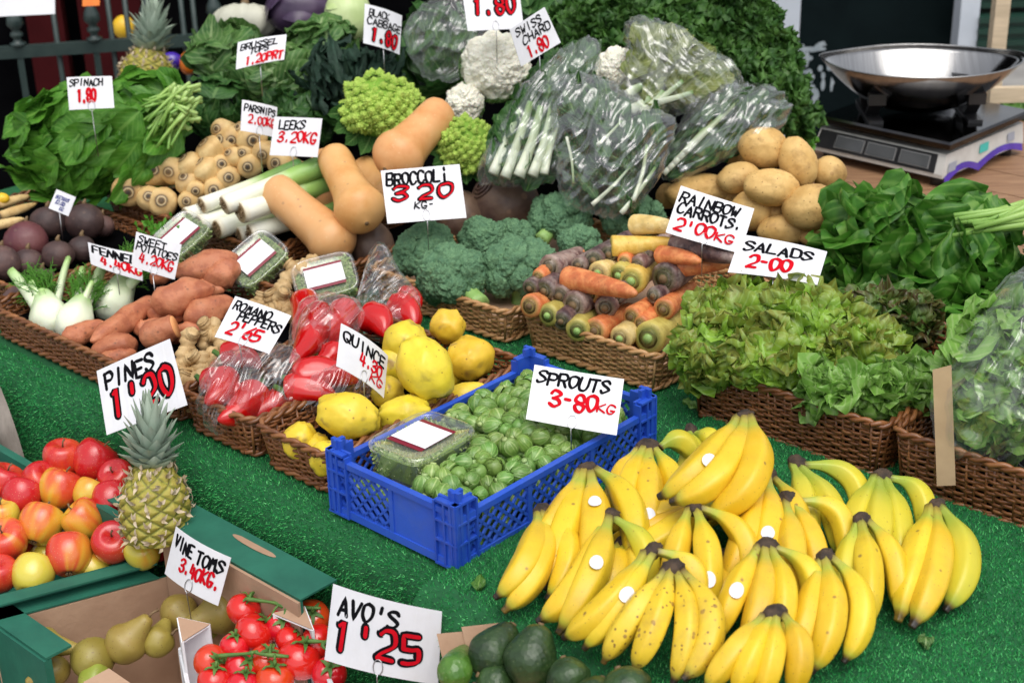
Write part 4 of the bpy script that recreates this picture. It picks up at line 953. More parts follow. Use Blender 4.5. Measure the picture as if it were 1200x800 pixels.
for i, (u, v, r, k) in enumerate(PARS):
    r_ = random.Random(i * 3 + 1); z = .105 + (238 - v) / 88 * .13; a = W(u, v, z); R = r * pm(a) * 1.08
    b = a + (fw + RT * r_.uniform(-.35, .35) + UP * r_.uniform(-.1, .35)).normalized() * .18
    if k == 2: b = a + (fw * .45 + RT * .5 - UP * .55).normalized() * .15
    if k == 1: b = a + (fw * .8 + RT * r_.uniform(.2, .6) - UP * r_.uniform(-.2, .4)).normalized() * .17
    mb = MB(); root_body(mb, a, b, R, [(0, .10, 0), (.006, .24, .05), (.012, .36, .10), (.022, .5, .15), (.05, .76, .19), (.10, .95, .23), (.17, 1.0, .3), (.36, .82, .45), (.6, .52, .65), (.85, .24, .88), (1, .03, 1)], n=40, seg=18, amp=.09, seed=i)
    row, j, n = PR[i]
    tag(mb.build('parsnip', m_pars), 'cream parsnip, %s from the left in the %s row of the parsnip pile' % (ORD[j], ROWN[row]), 'parsnip', 'parsnips piled in the basket')

# ---- rainbow carrots
CAR = [(620, 359, 14, 'o'), (641, 370, 13, 'g'), (657, 377, 12, 'd'), (676, 388, 14, 'g'), (696, 388, 15, 'o'), (726, 397, 14, 'c'), (759, 397, 19, 'g'), (777, 363, 13, 'o'), (739, 372, 12, 'o'), (709, 361, 13, 'p'), (671, 358, 16, 'p'), (655, 347, 13, 'p'),
       (637, 341, 13, 'd'), (620, 338, 10, 'd'), (630, 325, 9, 'o'), (643, 314, 15, 'p'), (661, 325, 14, 'o', 735, 342), (677, 311, 10, 'p'), (700, 320, 13, 'c'), (724, 323, 13, 'g'), (739, 330, 17, 'y'), (765, 347, 10, 'd'), (777, 327, 18, 'd'), (746, 311, 10, 'p'),
       (715, 289, 13, 'y', 784, 284), (742, 264, 12, 'c', 792, 268), (695, 305, 12, 'd'), (731, 307, 9, 'o'), (773, 299, 11, 'o', 816, 306), (754, 298, 10, 'p'), (793, 312, 12, 'o', 850, 307), (790, 289, 15, 'd', 853, 303), (713, 298, 11, 'd'), (690, 345, 12, 'o'), (720, 347, 12, 'd'), (750, 380, 10, 'o')]
CN = {'o': 'orange', 'y': 'bright yellow', 'g': 'green shouldered yellow', 'p': 'dusty purple', 'd': 'dark purple brown', 'c': 'pale cream'}
CRW = rows_of([(p[0], p[1]) for p in CAR], [352, 320]); CROW = ['bottom', 'middle', 'top']
for i, it in enumerate(CAR):
    u, v, r, k = it[:4]; r_ = random.Random(i + 40); z = .07 + (398 - v) / 130 * .13; a = W(u, v, z); R = r * pm(a) * 1.05
    if len(it) > 4: b = W(it[4], it[5], z + .01); b = a + (b - a) * 1.15
    else: b = a + (E2 * 1.0 + Vector((0, .7, 0)) + E1 * r_.uniform(-.1, .2) - ZUP * r_.uniform(.05, .25)).normalized() * .17
    mb = MB(); root_body(mb, a, b, R, PROF_ROOT[:6] + [(.25, .93, .4), (.5, .82, .6), (.8, .6, .8), (.96, .3, .95), (1, .05, 1)], n=36, seg=18, amp=.05, seed=i + 50, bend=rdir(r_) * .006)
    row, j, n = CRW[i]
    o = tag(mb.build('carrot', m_car[k]), '%s carrot, %s from the left in the %s row of the carrot pile' % (CN[k], ORD[j], CROW[row]), 'carrot', 'rainbow carrots in the pale basket')
    mb = MB(); ax = (b - a).normalized(); mb.tube([a + ax * .002, a - ax * .003], [R * .32, R * .26], 9); mb.build('crown_stub', m_brst if k in 'ygc' else m_stalk, o)

# ---- sweet potatoes: end to end
SWP = [(106, 400, 180, 349, 15, .075, 'long sweet potato reaching from the fennel up to the middle'), (177, 358, 252, 336, 20, .11, 'long sweet potato lying across the top of the pile'), (204, 322, 281, 302, 17, .10, 'sweet potato at the back beside the cress box'),
       (74, 402, 124, 378, 14, .065, 'smooth red brown sweet potato right of the fennel bulbs'), (215, 374, 274, 351, 19, .085, 'plump sweet potato at the right of the pile'), (240, 335, 282, 320, 17, .085, 'short sweet potato under the back one'),
       (104, 418, 160, 402, 17, .05, 'sweet potato low at the front beside the basket edge'), (178, 372, 224, 366, 15, .07, 'sweet potato in the middle under the topmost one'), (118, 424, 160, 412, 13, .04, 'dusty sweet potato lowest at the front behind the pines card'),
       (156, 382, 188, 372, 11, .07, 'small sweet potato wedged in the centre of the pile'), (198, 396, 240, 388, 14, .05, 'sweet potato against the ginger'), (178, 333, 212, 318, 12, .08, 'sweet potato behind the sweet potatoes card'), (225, 348, 262, 342, 14, .06, 'shaded sweet potato deep in the pile')]
PSW = [(0, .08), (.03, .3), (.12, .66), (.3, .95), (.5, 1), (.7, .92), (.88, .6), (.97, .28), (1, .06)]
for i, (u, v, u1, v1, r, z, lab) in enumerate(SWP):
    a, b = W(u, v, z - .01), W(u1, v1, z + .005); mb = MB(); r_ = random.Random(i)
    root_body(mb, a, b, r * pm(a), PSW, n=30, seg=20, amp=.24, freq=2.6, seed=i * 3.1, bend=rdir(r_) * .012)
    tag(mb.build('sweet_potato', m_sweet), lab, 'sweet potato', 'sweet potatoes piled by the fennel')
a, b = W(164, 398, .065), W(205, 383, .085); mb = MB(); R = 17 * pm(a)
root_body(mb, a, b, R, [(0, .1), (.1, .7), (.3, .98), (.6, 1.0), (1, .86)], n=20, seg=20, amp=.1, seed=77)
o = tag(mb.build('sweet_potato', m_sweet), 'cut sweet potato showing its orange flesh near the pines card', 'sweet potato', 'sweet potatoes piled by the fennel')
mb = MB(); ax = (b - a).normalized(); mb.tube([b - ax * .001, b + ax * .002], [R * .82, R * .78], 20); mb.build('cut_face', m_swcut, o)

# ---- ginger hands
for i, (u, v, z) in enumerate([(222, 405, .075), (246, 392, .085), (216, 427, .06), (237, 432, .055), (262, 402, .075), (257, 424, .06), (222, 447, .045), (241, 452, .04), (228, 467, .03), (266, 414, .06), (326, 347, .08), (346, 322, .09), (335, 360, .07), (311, 357, .065), (357, 315, .08), (318, 372, .055), (250, 440, .045), (300, 372, .055), (275, 385, .06)]):
    r_ = random.Random(i + 9); c = W(u, v, z); mb = MB(); k = pm(c); main = (RT * r_.uniform(-1, 1) + UP * r_.uniform(.2, 1)).normalized(); sid = main.cross(fw).normalized()
    P = [c - main * 22 * k, c - main * 8 * k + sid * 3 * k, c + main * 8 * k, c + main * 21 * k - sid * 4 * k]
    def knob(P, R, sd):
        pts = catmull(P, 5); n = len(pts); mb.tube(pts, [R * (1 - .75 * abs(2 * j / (n - 1) - 1) ** 5) * (1 + .18 * math.sin(j * 2.2 + sd)) for j in range(n)], 12, rfn=lambda t, a: 1 + .1 * fbm(Vector((math.cos(a) + sd, math.sin(a), t * 5))))
    knob(P, 9.5 * k, i)
    for q in range(r_.randint(2, 4)):
        s = r_.choice((-1, 1)); at_ = r_.uniform(-.8, .8); p = c + main * at_ * 16 * k; e = p + (sid * s * r_.uniform(.7, 1) + main * r_.uniform(-.2, .9) - fw * r_.uniform(-.2, .7)).normalized() * r_.uniform(13, 19) * k
        knob([p, p.lerp(e, .4), e.lerp(p, .1), e], 7.5 * k, q + i)
    where = 'behind the romano peppers card' if i in (4, 5, 9, 18) else ('between the two back cress boxes' if i in (10, 11, 12, 13, 14, 15, 17) else 'beside the pines card')
    rk = {'behind the romano peppers card': [4, 5, 9, 18], 'between the two back cress boxes': [10, 11, 12, 13, 14, 15, 17], 'beside the pines card': [0, 1, 2, 3, 6, 7, 8, 16]}[where].index(i)
    tag(mb.build('ginger_root', m_ging), 'knobbly beige ginger root %s, one of the heap there' % where, 'ginger', 'ginger roots ' + where)

# ---- fennel
def fennel(u, v, z, r, tips, lab, sd):
    c = W(u, v, z); k = pm(c); r_ = random.Random(sd); root = thing('fennel', c - ZUP * r * k * .8, lab, 'fennel', 'fennel bulbs')
    ax = sum(((W(a, b, z + .04) - c).normalized() for a, b, _ in tips), Vector()).normalized(); mb = MB()
    root_body(mb, c - ax * r * k * 1.0, c + ax * r * k * 1.35, r * k, [(0, .2), (.06, .6), (.25, .98), (.45, 1), (.7, .78), (.9, .6), (1, .5)], n=26, seg=26, amp=.03, ribs=6, ribamp=.03, seed=sd, flat=.8)
    mb.build('bulb', m_fenb, root)
    for a, b, wd in tips:
        e = W(a, b, z + .05); s = c + ax * r * k * .55 + (e - c - ax * (e - c).dot(ax)) * .25; st = MB(); L = (e - s).length
        P = bez(s, s.lerp(e, .5) + ax * L * .08, e, 8); st.tube(P, [wd * k * (1.25 - .45 * i / 8) for i in range(9)], 10, t=[.3 + .7 * i / 8 for i in range(9)], rfn=lambda t, an: 1 + .06 * math.cos(6 * an), flat=.75); st.build('stalk', m_fenb, root)
    mb = MB(); e0 = c + ax * r * k * 1.5
    for i in range(150):
        p = e0 + rdir(r_) * r * k * .55 + ax * r_.uniform(-.2, .5) * r * k; d = (ax + rdir(r_) * .8).normalized(); l = r_.uniform(.02, .045)
        q = p + d * l; mb.tube([p, q], [.0011, .0007], 3, cap=False)
        for j in range(5):
            s = p.lerp(q, .4 + j * .13); mb.tube([s, s + (d + rdir(r_)).normalized() * .012], [.0007, .0004], 3, cap=False)
    mb.build('fronds', m_herb, root); return root
fennel(57, 372, .055, 27, [(13, 318, 8), (36, 330, 5), (48, 338, 4), (80, 303, 6)], 'fennel bulb at the left with feathery green fronds', 1)
fennel(88, 377, .06, 27, [(122, 309, 9), (96, 315, 6), (108, 330, 5)], 'fennel bulb with one thick cut stalk standing up', 2)
fennel(134, 354, .05, 27, [(150, 318, 6), (165, 322, 6), (140, 310, 4)], 'round fennel bulb behind the others under the fennel card', 3)
r_ = random.Random(3); mb = MB()
for i in range(45):
    p = W(r_.uniform(168, 208), r_.uniform(266, 280), .10); d = (UP * .6 + RT * r_.uniform(-1, 1) - fw * .3).normalized(); q = p + d * r_.uniform(.01, .03); mb.tube([p, q], [.0016, .001], 4, cap=False); leaf(mb, q, d + rdir(r_) * .5, -fw, .011, .0035, nu=1, nv=3)
tag(mb.build('herb_bunch', m_herb), 'small bunch of green herb above the sweet potatoes card', 'herb')

# ---- clear punnets of cress
def punnet(s, t, z, ls, lt, h, lab, rot=0.0, tilt=None, sd=0, labrot=0):
    c = ST(s, t, z); Z = ZUP.copy(); q = Matrix.Rotation(rot, 3, 'Z'); X = q @ E1; Y = q @ E2
    if tilt is not None: R = Matrix.Rotation(tilt[1], 3, tilt[0]); X, Y, Z = R @ X, R @ Y, R @ Z
    root = thing('cress_punnet', c, lab, 'punnet', 'clear punnets of cress'); hx, hy = ls / 2, lt / 2
    def sup(k, zz, n=40, p=5.0):
        out = []
        for i in range(n):
            a = 2 * PI * i / n; ca, sa = math.cos(a), math.sin(a); r = (abs(ca) ** p + abs(sa) ** p) ** (-1 / p); out.append(c + X * (hx * k * r * ca) + Y * (hy * k * r * sa) + Z * zz)
        return out
    mb = MB(); rings = [sup(.84, 0), sup(.86, .003), sup(.95, h * .85), sup(.96, h * .86), sup(1.0, h * .86), sup(1.0, h * .93), sup(.97, h), sup(.90, h), sup(.88, h * .965), sup(.4, h * .965)]
    vs = [p for rg_ in rings for p in rg_]; n = 40
    mb.add(vs, [(k * n + i, k * n + (i + 1) % n, (k + 1) * n + (i + 1) % n, (k + 1) * n + i) for k in range(len(rings) - 1) for i in range(n)] + [tuple(range(n))[::-1], tuple((len(rings) - 1) * n + i for i in range(n))]); mb.build('clear_tub', m_tub, root)
    r_ = random.Random(sd); mb = MB()
    inner = [sup(.78, .003), sup(.88, h * .72), sup(.80, h * .8), sup(.3, h * .82)]; mb.add([p for g_ in inner for p in g_], [(k * n + i, k * n + (i + 1) % n, (k + 1) * n + (i + 1) % n, (k + 1) * n + i) for k in range(3) for i in range(n)] + [tuple(3 * n + i for i in range(n))], c=.2)
    for i in range(2600):
        x, y = r_.uniform(-.83, .83), r_.uniform(-.83, .83)
        if r_.random() < .45:
            if r_.random() < .5: x = math.copysign(.83, x)
            else: y = math.copysign(.83, y)
            zz = r_.uniform(.005, h * .75)
        else: zz = h * .78
        p = c + X * (hx * x * (.9 + .1 * zz / h)) + Y * (hy * y * (.9 + .1 * zz / h)) + Z * zz; d = (Z * .4 + rdir(r_)).normalized(); l = r_.uniform(.004, .008); cc = r_.choice((.1, .4, .6, 1.0)); e = d.orthogonal().normalized() * (.0009 if cc == 1 else .002)
        mb.add([p - e, p + e, p + d * l + e * .7, p + d * l - e * .7], [(0, 1, 2, 3)], c=cc)
    tag(mb.build('cress', m_cress, root, smooth=False), kind='stuff')
    lm = MB(); a, b = (X, Y) if labrot == 0 else (Y, X); ha, hb_ = (hx, hy) if labrot == 0 else (hy, hx)
    P = lambda x, y, o: c + a * (ha * x) + b * (hb_ * y) + Z * (h * .965 + o)
    lm.add([P(-.55, -.6, .0012), P(.55, -.6, .0012), P(.55, .6, .0012), P(-.55, .6, .0012)], [(0, 1, 2, 3)]); lo = lm.build('label_band', m_maroon, root, smooth=False)
    lm = MB(); lm.add([P(-.42, -.6, .0022), P(.42, -.6, .0022), P(.42, .6, .0022), P(-.42, .6, .0022)], [(0, 1, 2, 3)]); lm.build('blank_label', m_lab, lo, smooth=False)
    return root

# ---- blue crate of sprouts
C0, C1, T0, T1, CHT = -.250, .010, -.012, .425, .102
root = thing('plastic_crate', ST((C0 + C1) / 2, (T0 + T1) / 2, .006), 'blue lattice plastic crate full of brussels sprouts', 'crate')
def panel(a, b, ins, h, name, plate=None, low=1.0):
    L = (b - a).length; x = (b - a) / L; mb = MB(); t = .0024; n = ins
    mb.box((a + b) / 2 + ZUP * (h - .0045), x * (L / 2), n * .005, ZUP * .0045); mb.box((a + b) / 2 + ZUP * .006, x * (L / 2), n * .0042, ZUP * .006)
    z0, z1 = .011, h - .008; ps = [.0] + [i / max(1, round(L / .125)) for i in range(1, round(L / .125))] + [1.0]
    for q in ps: mb.box(a + x * min(max(q * L, .004), L - .004) + ZUP * (z0 + z1) / 2, x * .004, n * .0036, ZUP * (z1 - z0) / 2 )
    for i, (q0, q1) in enumerate(zip(ps, ps[1:])):
        if plate == i: mb.box(a + x * ((q0 + q1) / 2 * L) + ZUP * (z0 + z1) / 2, x * ((q1 - q0) / 2 * L), n * .0018, ZUP * (z1 - z0) / 2); continue
        for sgn, off, th in ((1, .0, .0017), (-1, .0, .0022)):
            hgt = z1 - z0; step = .0205; k = q0 * L - hgt
            while k < q1 * L:                                # bars at 45 degrees clipped to this bay
                s0, s1 = max(k, q0 * L), min(k + hgt, q1 * L)
                if s1 - s0 > .003:
                    za, zb = (z0 + s0 - k, z0 + s1 - k) if sgn > 0 else (z1 - (s0 - k), z1 - (s1 - k))
                    mb.bar(a + x * s0 + ZUP * za, a + x * s1 + ZUP * zb, .0042 if False else th * 2, .0036, up=n)
                k += step
    return mb.build(name, m_blue, root, smooth=False)
q = .014
panel(ST(C0 + q, T0 + .006, .006), ST(C1 - q, T0 + .006, .006), E2, CHT - .012, 'lattice_wall', plate=1)
panel(ST(C0 + q, T1 - .006, .006), ST(C1 - q, T1 - .006, .006), E2, CHT - .012, 'lattice_wall')
panel(ST(C0 + .006, T0 + q, .006), ST(C0 + .006, T1 - q, .006), E1, CHT - .022, 'lattice_wall')
panel(ST(C1 - .006, T0 + q, .006), ST(C1 - .006, T1 - q, .006), E1, CHT - .022, 'lattice_wall')
for s, t, a, b in ((C0, T0, 1, 1), (C1, T0, -1, 1), (C1, T1, -1, -1), (C0, T1, 1, -1)):
    mb = MB(); w_ = .042; th = .0022
    for ax, ot, sg, so in ((E1, E2, a, b), (E2, E1, b, a)):
        base = ST(s, t, .006)
        mb.box(base + ax * sg * w_ / 2 + ot * so * .0115 + ZUP * CHT / 2, ax * (w_ / 2), ot * th, ZUP * CHT / 2)
        for k in (.008, .38, .68, .97): mb.box(base + ax * sg * w_ * (.5 - .04 * k) + ot * so * .0055 + ZUP * CHT * k, ax * (w_ * (.52 - .1 * k)), ot * .0062, ZUP * .0017)
        for k in (.06, .55, .98): mb.box(base + ax * sg * w_ * k + ot * so * .0052 + ZUP * CHT * .48, ax * .0015, ot * .0058, ZUP * CHT * .48)
    base = ST(s, t, .006) + E1 * a * .013 + E2 * b * .013 + ZUP * (CHT + .006)
    mb.box(base, E1 * .010, E2 * .003, ZUP * .007); mb.box(base + E2 * b * .004, E1 * .0032, E2 * .009, ZUP * .0066)
    mb.build('corner_post', m_blue, root, smooth=False)
mb = MB(); mb.box(ST((C0 + C1) / 2, (T0 + T1) / 2, .009), E1 * ((C1 - C0) / 2 - .012), E2 * ((T1 - T0) / 2 - .012), ZUP * .003); mb.build('base', m_blue, root, smooth=False)
# sprouts
def sprout_mesh(sd):
    r_ = random.Random(sd); mb = MB(); R = .0138
    ax = [rdir(r_) for _ in range(3)]
    def fn(d): return 1 + .05 * fbm(d * 1.5 + Vector((sd, 0, 0)))
    mb.ell(Vector(), Vector((R, 0, 0)), Vector((0, R, 0)), Vector((0, 0, R * 1.08)), 16, 12, fn, c=lambda d: .3 + .3 * max(0, d.z))
    for k in range(7):                                       # wrapped outer leaves
        a0 = k * 2.4 + r_.random(); vs = []; cs = []; nu, nv = 5, 6; tilt = r_.uniform(-.15, .25)
        for j in range(nv + 1):
            th = PI * (1 - .12) - (PI * .66 + tilt * .6) * j / nv
            hw = .85 * math.sin(PI * min(1, (j / nv) ** .6 * .93 + .05)) + .05
            for i in range(-nu, nu + 1):
                ph = a0 + hw * i / nu; k_ = R * (1.02 + .045 * (k % 3) / 2 + .06 * (j / nv) ** 4 + .03 * (abs(i) / nu) ** 3 + .02 * math.sin(i * 2.1 + k))
                vs.append(Vector((math.sin(th) * math.cos(ph), math.sin(th) * math.sin(ph), math.cos(th) * 1.08)) * k_); cs.append(1.0 if i == 0 and j < 6 else (.8 if abs(i) == nu else (.62 if abs(i) == 2 and j in (2, 3) else .34 + .12 * (k % 3) / 2)) + (.25 if j < 2 else 0))
        w_ = 2 * nu + 1; mb.add(vs, [(j * w_ + i, j * w_ + i + 1, (j + 1) * w_ + i + 1, (j + 1) * w_ + i) for j in range(nv) for i in range(w_ - 1)], c=cs)
    mb.tube([Vector((0, 0, -R * .95)), Vector((0, 0, -R * 1.22))], [R * .33, R * .3], 8, c=1.0)
    return mb
protos = []
r_ = random.Random(21); SPL = []
for k, (z, ins) in enumerate(((.030, .02), (.052, .022), (.072, .03))):
    nx, ny = 10, 15
    for i in range(nx):
        for j in range(ny):
            s = C0 + ins + (C1 - C0 - 2 * ins) * ((i + .5 + (.25 if (j + k) % 2 else -.25)) / nx); t = T0 + ins + (T1 - T0 - 2 * ins) * (j + .5) / ny
            if k == 0 and not (i in (0, nx - 1) or j in (0, ny - 1)): continue
            if s < -.112 and t < .185 and k > 0: continue
            zz = z + .030 * max(0, 1 - ((s + .12) / .13) ** 2) * (.4 + .6 * t / .42) - (.012 if s > -.05 else 0)
            if k == 2 and (r_.random() < .12): continue
            SPL.append((s + r_.uniform(-.003, .003), t + r_.uniform(-.003, .003), zz + r_.uniform(-.003, .004)))
for i, (s, t, z) in enumerate(SPL):
    if len(protos) < 6:
        o = sprout_mesh(len(protos)).build('brussels_sprout', m_sprout, loc=(0, 0, 0)); protos.append(o)
    else:
        o = protos[i % 6].copy(); COL.objects.link(o)
    o.location = ST(s, t, z); sc = r_.uniform(.82, 1.12); o.scale = (sc, sc, sc)
    o.rotation_euler = (r_.uniform(0, 6.3), r_.uniform(0, 6.3), r_.uniform(0, 6.3))
    tag(o, 'small round green brussels sprout heaped in the blue crate', 'brussels sprout', 'brussels sprouts in the blue crate')
punnet(-.172, .105, .054, .112, .14, .054, 'clear box of cress sitting in the blue crate on the sprouts', sd=1, rot=.05, labrot=1)
def pun_px(u, v, z, ls, lt, h, lab, rot, tilt, sd):
    p = W(u, v, z) - ST(0, 0, 0); punnet(p.dot(E1), p.dot(E2), z, ls, lt, h, lab, rot, tilt, sd)
pun_px(303, 316, .075, .088, .118, .046, 'clear box of cress standing tilted behind the ginger', .0, (RT, math.radians(38)), 2)
pun_px(384, 338, .06, .092, .12, .046, 'clear box of cress above the romano pepper bags', -.55, (RT, math.radians(36)), 3)
pun_px(216, 288, .08, .085, .11, .04, 'clear box of cress at the back under the leeks', .1, (RT, math.radians(30)), 4)

# ---- broccoli
def broccoli(u, v, z, rx, ry, lab, sd, stalk=None):
    rx *= 1.14; ry *= 1.12; E = solid(u, v, z, rx, ry, 0, min(rx, ry)); c, X, Y, Z = E; r_ = random.Random(sd); root = thing('broccoli', c - UP * ry * pm(c), lab, 'broccoli', 'broccoli heads')
    mb = MB(); R = min(X.length, Y.length); done = []
    for i in range(200):
        if len(done) >= 15: break
        d = rdir(r_)
        if d.z < -.3 or d.y < -.75: continue
        if any((d - q).length < .48 for q in done): continue
        done.append(d); p = c + (X * d.x + Y * d.y + Z * d.z) * .62; rr = R * r_.uniform(.44, .58); s = r_.uniform(0, 90)
        nn = (X * d.x + Y * d.y + Z * d.z).normalized(); a1 = nn.orthogonal().normalized(); a2 = nn.cross(a1)
        def fn(q): 
            vd = noise.voronoi(q * 3.4 + Vector((s, 0, 0)))[0][0]; v2 = noise.voronoi(q * 9 + Vector((s, 0, 0)))[0][0]
            return 1.08 - .30 * vd - .16 * v2
        mb.ell(p, a1 * rr, a2 * rr, nn * rr * .85, 40, 28, fn, c=lambda q: max(0, min(1, .9 - 1.6 * noise.voronoi(q * 9 + Vector((s, 0, 0)))[0][0] + .35 * noise.noise(q * 2 + Vector((s, 0, 0))))))
    mb.build('floret', m_broc, root)
    st = MB(); e = W(*stalk, z - .03) if stalk else c - UP * R * 1.0 + fw * R * .2
    st.tube(bez(e, e.lerp(c, .5), c, 6), [R * .30, R * .27, R * .26, R * .28, R * .33, R * .4, R * .45], 14, rfn=lambda t, a: 1 + .08 * math.cos(5 * a))
    for k in range(6):
        d = rdir(r_); tp = c + (X * d.x + Y * d.y) * .6; st.tube([e.lerp(c, .45), tp], [R * .14, R * .1], 8)
    st.build('stalk', m_brst, root); return root
broccoli(499, 296, .10, 35, 33, 'broccoli head at the left end below its price card', 1)
broccoli(531, 325, .085, 40, 38, 'front broccoli head resting on the basket edge', 2, (563, 358))
broccoli(610, 318, .085, 47, 38, 'widest broccoli head beside the carrots', 3)
broccoli(563, 282, .11, 25, 26, 'small broccoli head behind the front ones', 4)
broccoli(658, 254, .12, 39, 29, 'broccoli head with its pale stalk showing at the back', 5, (634, 282))
broccoli(680, 289, .10, 27, 24, 'small broccoli head above the purple carrots', 6)
broccoli(741, 254, .115, 44, 24, 'flat broccoli head at the far right behind the yellow carrots', 7)
broccoli(600, 280, .09, 28, 24, 'broccoli head in shade in the middle of the basket', 8)
# ---- lower shelf and cartons in front of the stall
root = thing('lower_shelf', ST(-.6, -.3, -TZ), 'low wooden shelf under the green fruit cartons', 'shelf')
for i in range(4):
    mb = MB(); mb.box(ST(-.55, -.13 - i * .115, -.385), E1 * .75, E2 * .052, ZUP * .012); mb.build('plank', m_wood, root, smooth=False)
for s, t in ((-1.25, -.12), (.15, -.12), (-1.25, -.48), (.15, -.48)):
    mb = MB(); mb.box(ST(s, t, -.398 - (TZ - .398) / 2), E1 * .025, E2 * .025, ZUP * (TZ - .398) / 2); mb.build('leg', m_wood, root, smooth=False)
def wall(mb, mbin, a, b, z0, z1, th, inn):
    """cardboard wall from a to b in plan, outer skin and inner skin"""
    for q, o, w_ in ((mb, th * .25, th * .5), (mbin, th * .76, th * .5)):
        A, B_ = a + inn * (o - w_ / 2), b + inn * (o - w_ / 2); s = inn * w_
        vs = [A + ZUP * z0, B_ + ZUP * z0, B_ + s + ZUP * z0, A + s + ZUP * z0, A + ZUP * z1, B_ + ZUP * z1, B_ + s + ZUP * z1, A + s + ZUP * z1]
        q.add(vs, [(3, 2, 1, 0), (4, 5, 6, 7), (0, 1, 5, 4), (1, 2, 6, 5), (2, 3, 7, 6), (3, 0, 4, 7)])
def carton(q, z0, zs, lab, outer, inner, th=.008, name='cardboard_tray', skip=()):
    """q: four plan corners (s,t) NL NR FR FL; zs: wall top per side (front right back left)"""
    P = [ST(s, t, 0) for s, t in q]; cen = sum(P, Vector()) / 4
    root = thing(name, cen + ZUP * z0, lab, 'carton', 'cardboard produce trays')
    for i in range(4):
        if i in skip: continue
        a, b = P[i], P[(i + 1) % 4]; d = (b - a).normalized(); inn = Vector((-d.y, d.x, 0)); inn = inn if inn.dot(cen - a) > 0 else -inn
        o, n = MB(), MB(); wall(o, n, a + d * (.001 if i % 2 else th + .0015), b - d * (.001 if i % 2 else th + .0015), z0, zs[i], th, inn)
        w_ = o.build('side_wall', outer, root, smooth=False); n.build('inner_face', inner, w_, smooth=False)
    mb = MB(); slab(mb, *[p.lerp(cen, .03) + ZUP * (z0 + .002) for p in P], .004); mb.build('base', inner, root, smooth=False)
    return root, P
FZ = -.37
apple_q = [(-1.16, -.53), (-.705, -.53), (-.555, -.135), (-1.10, -.135)]
rt_, P = carton(apple_q, FZ, [-.16, -.145, -.08, -.14], 'green cardboard tray heaped with red and yellow apples', m_green_cb, m_green_cb, th=.014)
mb = MB(); slab(mb, ST(-.68, -.132, -.0755), ST(-.575, -.132, -.0755), ST(-.575, -.066, -.068), ST(-.68, -.066, -.068), .003); slab(mb, *[ST(*p) for p in ((-.705, -.53, -.142), (-.679, -.53, -.142), (-.529, -.135, -.142), (-.555, -.135, -.142))], .003); mb.build('flap', m_green_cb, rt_, smooth=False)
pear_q = [(-.622, -.375), (-.19, -.385), (-.18, -.122), (-.524, -.122)]
rt_, P = carton(pear_q, FZ, [-.27, -.24, -.069, -.164], 'green cardboard tray with brown inside holding the pears', m_green_cb, m_brown_cb, th=.009, skip=(0,))
mb = MB(); slab(mb, ST(-.562, -.126, -.0675), ST(-.19, -.126, -.0675), ST(-.18, -.066, -.060), ST(-.57, -.066, -.060), .003); slab(mb, *[ST(*p) for p in ((-.648, -.375, -.162), (-.612, -.375, -.162), (-.522, -.14, -.162), (-.556, -.14, -.162))], .003); fl = mb.build('flap', m_green_cb, rt_, smooth=False)
mb = MB(); vs = [ST(-.345 + .05 * math.cos(a), -.083 + .007 * math.sin(a), -.0585) for a in [2 * PI * i / 20 for i in range(20)]]; mb.add(vs, [tuple(range(20))]); mb.build('handle_slot', m_brown_cb, fl, smooth=False)
for s0, s1, zt in ((-.640, -.470, -.164), (-.375, -.30, -.16)):
    mb = MB(); mb.box(ST((s0 + s1) / 2, -.37, (zt + FZ) / 2), E1 * (s1 - s0) / 2, E2 * .006, ZUP * (zt - FZ) / 2); f_ = mb.build('front_wall', m_green_cb, rt_, smooth=False)
    mb = MB(); mb.box(ST((s0 + s1) / 2, -.351, zt + .003), E1 * (s1 - s0) / 2 , E2 * .021, ZUP * .002); mb.build('folded_rim', m_green_cb if s0 < -.6 else m_brown_cb, f_, smooth=False)
white_q = [(-.35, -.23), (.05, -.46), (.12, -.26), (-.205, -.105)]
rt_, P = carton(white_q, -.225, [-.17, -.14, -.14, -.162], 'white cardboard tray of vine tomatoes', m_white_cb, m_white_cb, th=.006)
for i, (p, zt) in enumerate(zip(P, (-.105, -.11, -.10, -.085))):
    cen = sum(P, Vector()) / 4; d1 = (P[(i + 1) % 4] - p).normalized(); d2 = (P[i - 1] - p).normalized(); w_ = .045; base = p + (cen - p).normalized() * .012
    mb = MB(); a, b, c_ = base + d1 * w_, base, base + d2 * w_
    for x, y in ((a, b), (b, c_)):
        dd = (y - x).normalized(); nn = Vector((-dd.y, dd.x, 0)) * .0018; mb.add([x - nn + ZUP * -.224, y - nn + ZUP * -.224, y + nn + ZUP * -.224, x + nn + ZUP * -.224, x - nn + ZUP * (zt - .012), y - nn + ZUP * zt, y + nn + ZUP * zt, x + nn + ZUP * (zt - .012)] if y is b else [x - nn + ZUP * -.224, y - nn + ZUP * -.224, y + nn + ZUP * -.224, x + nn + ZUP * -.224, x - nn + ZUP * zt, y - nn + ZUP * (zt - .012), y + nn + ZUP * (zt - .012), x + nn + ZUP * zt], [(3, 2, 1, 0), (4, 5, 6, 7), (0, 1, 5, 4), (1, 2, 6, 5), (2, 3, 7, 6), (3, 0, 4, 7)])
    slab(mb, a + ZUP * (zt - .014), b + ZUP * (zt - .002), c_ + ZUP * (zt - .014), (a + c_) / 2 + ZUP * (zt - .014), .002)
    k = mb.build('corner_post', m_white_cb, rt_, smooth=False)
    mb = MB(); slab(mb, a + ZUP * (zt - .011), b + ZUP * (zt + .001), c_ + ZUP * (zt - .011), (a + c_) / 2 + ZUP * (zt - .011), .0012); mb.build('raw_edge', m_brown_cb, k, smooth=False)
avo_q = [(.17, -.47), (.52, -.47), (.52, -.118), (.13, -.118)]
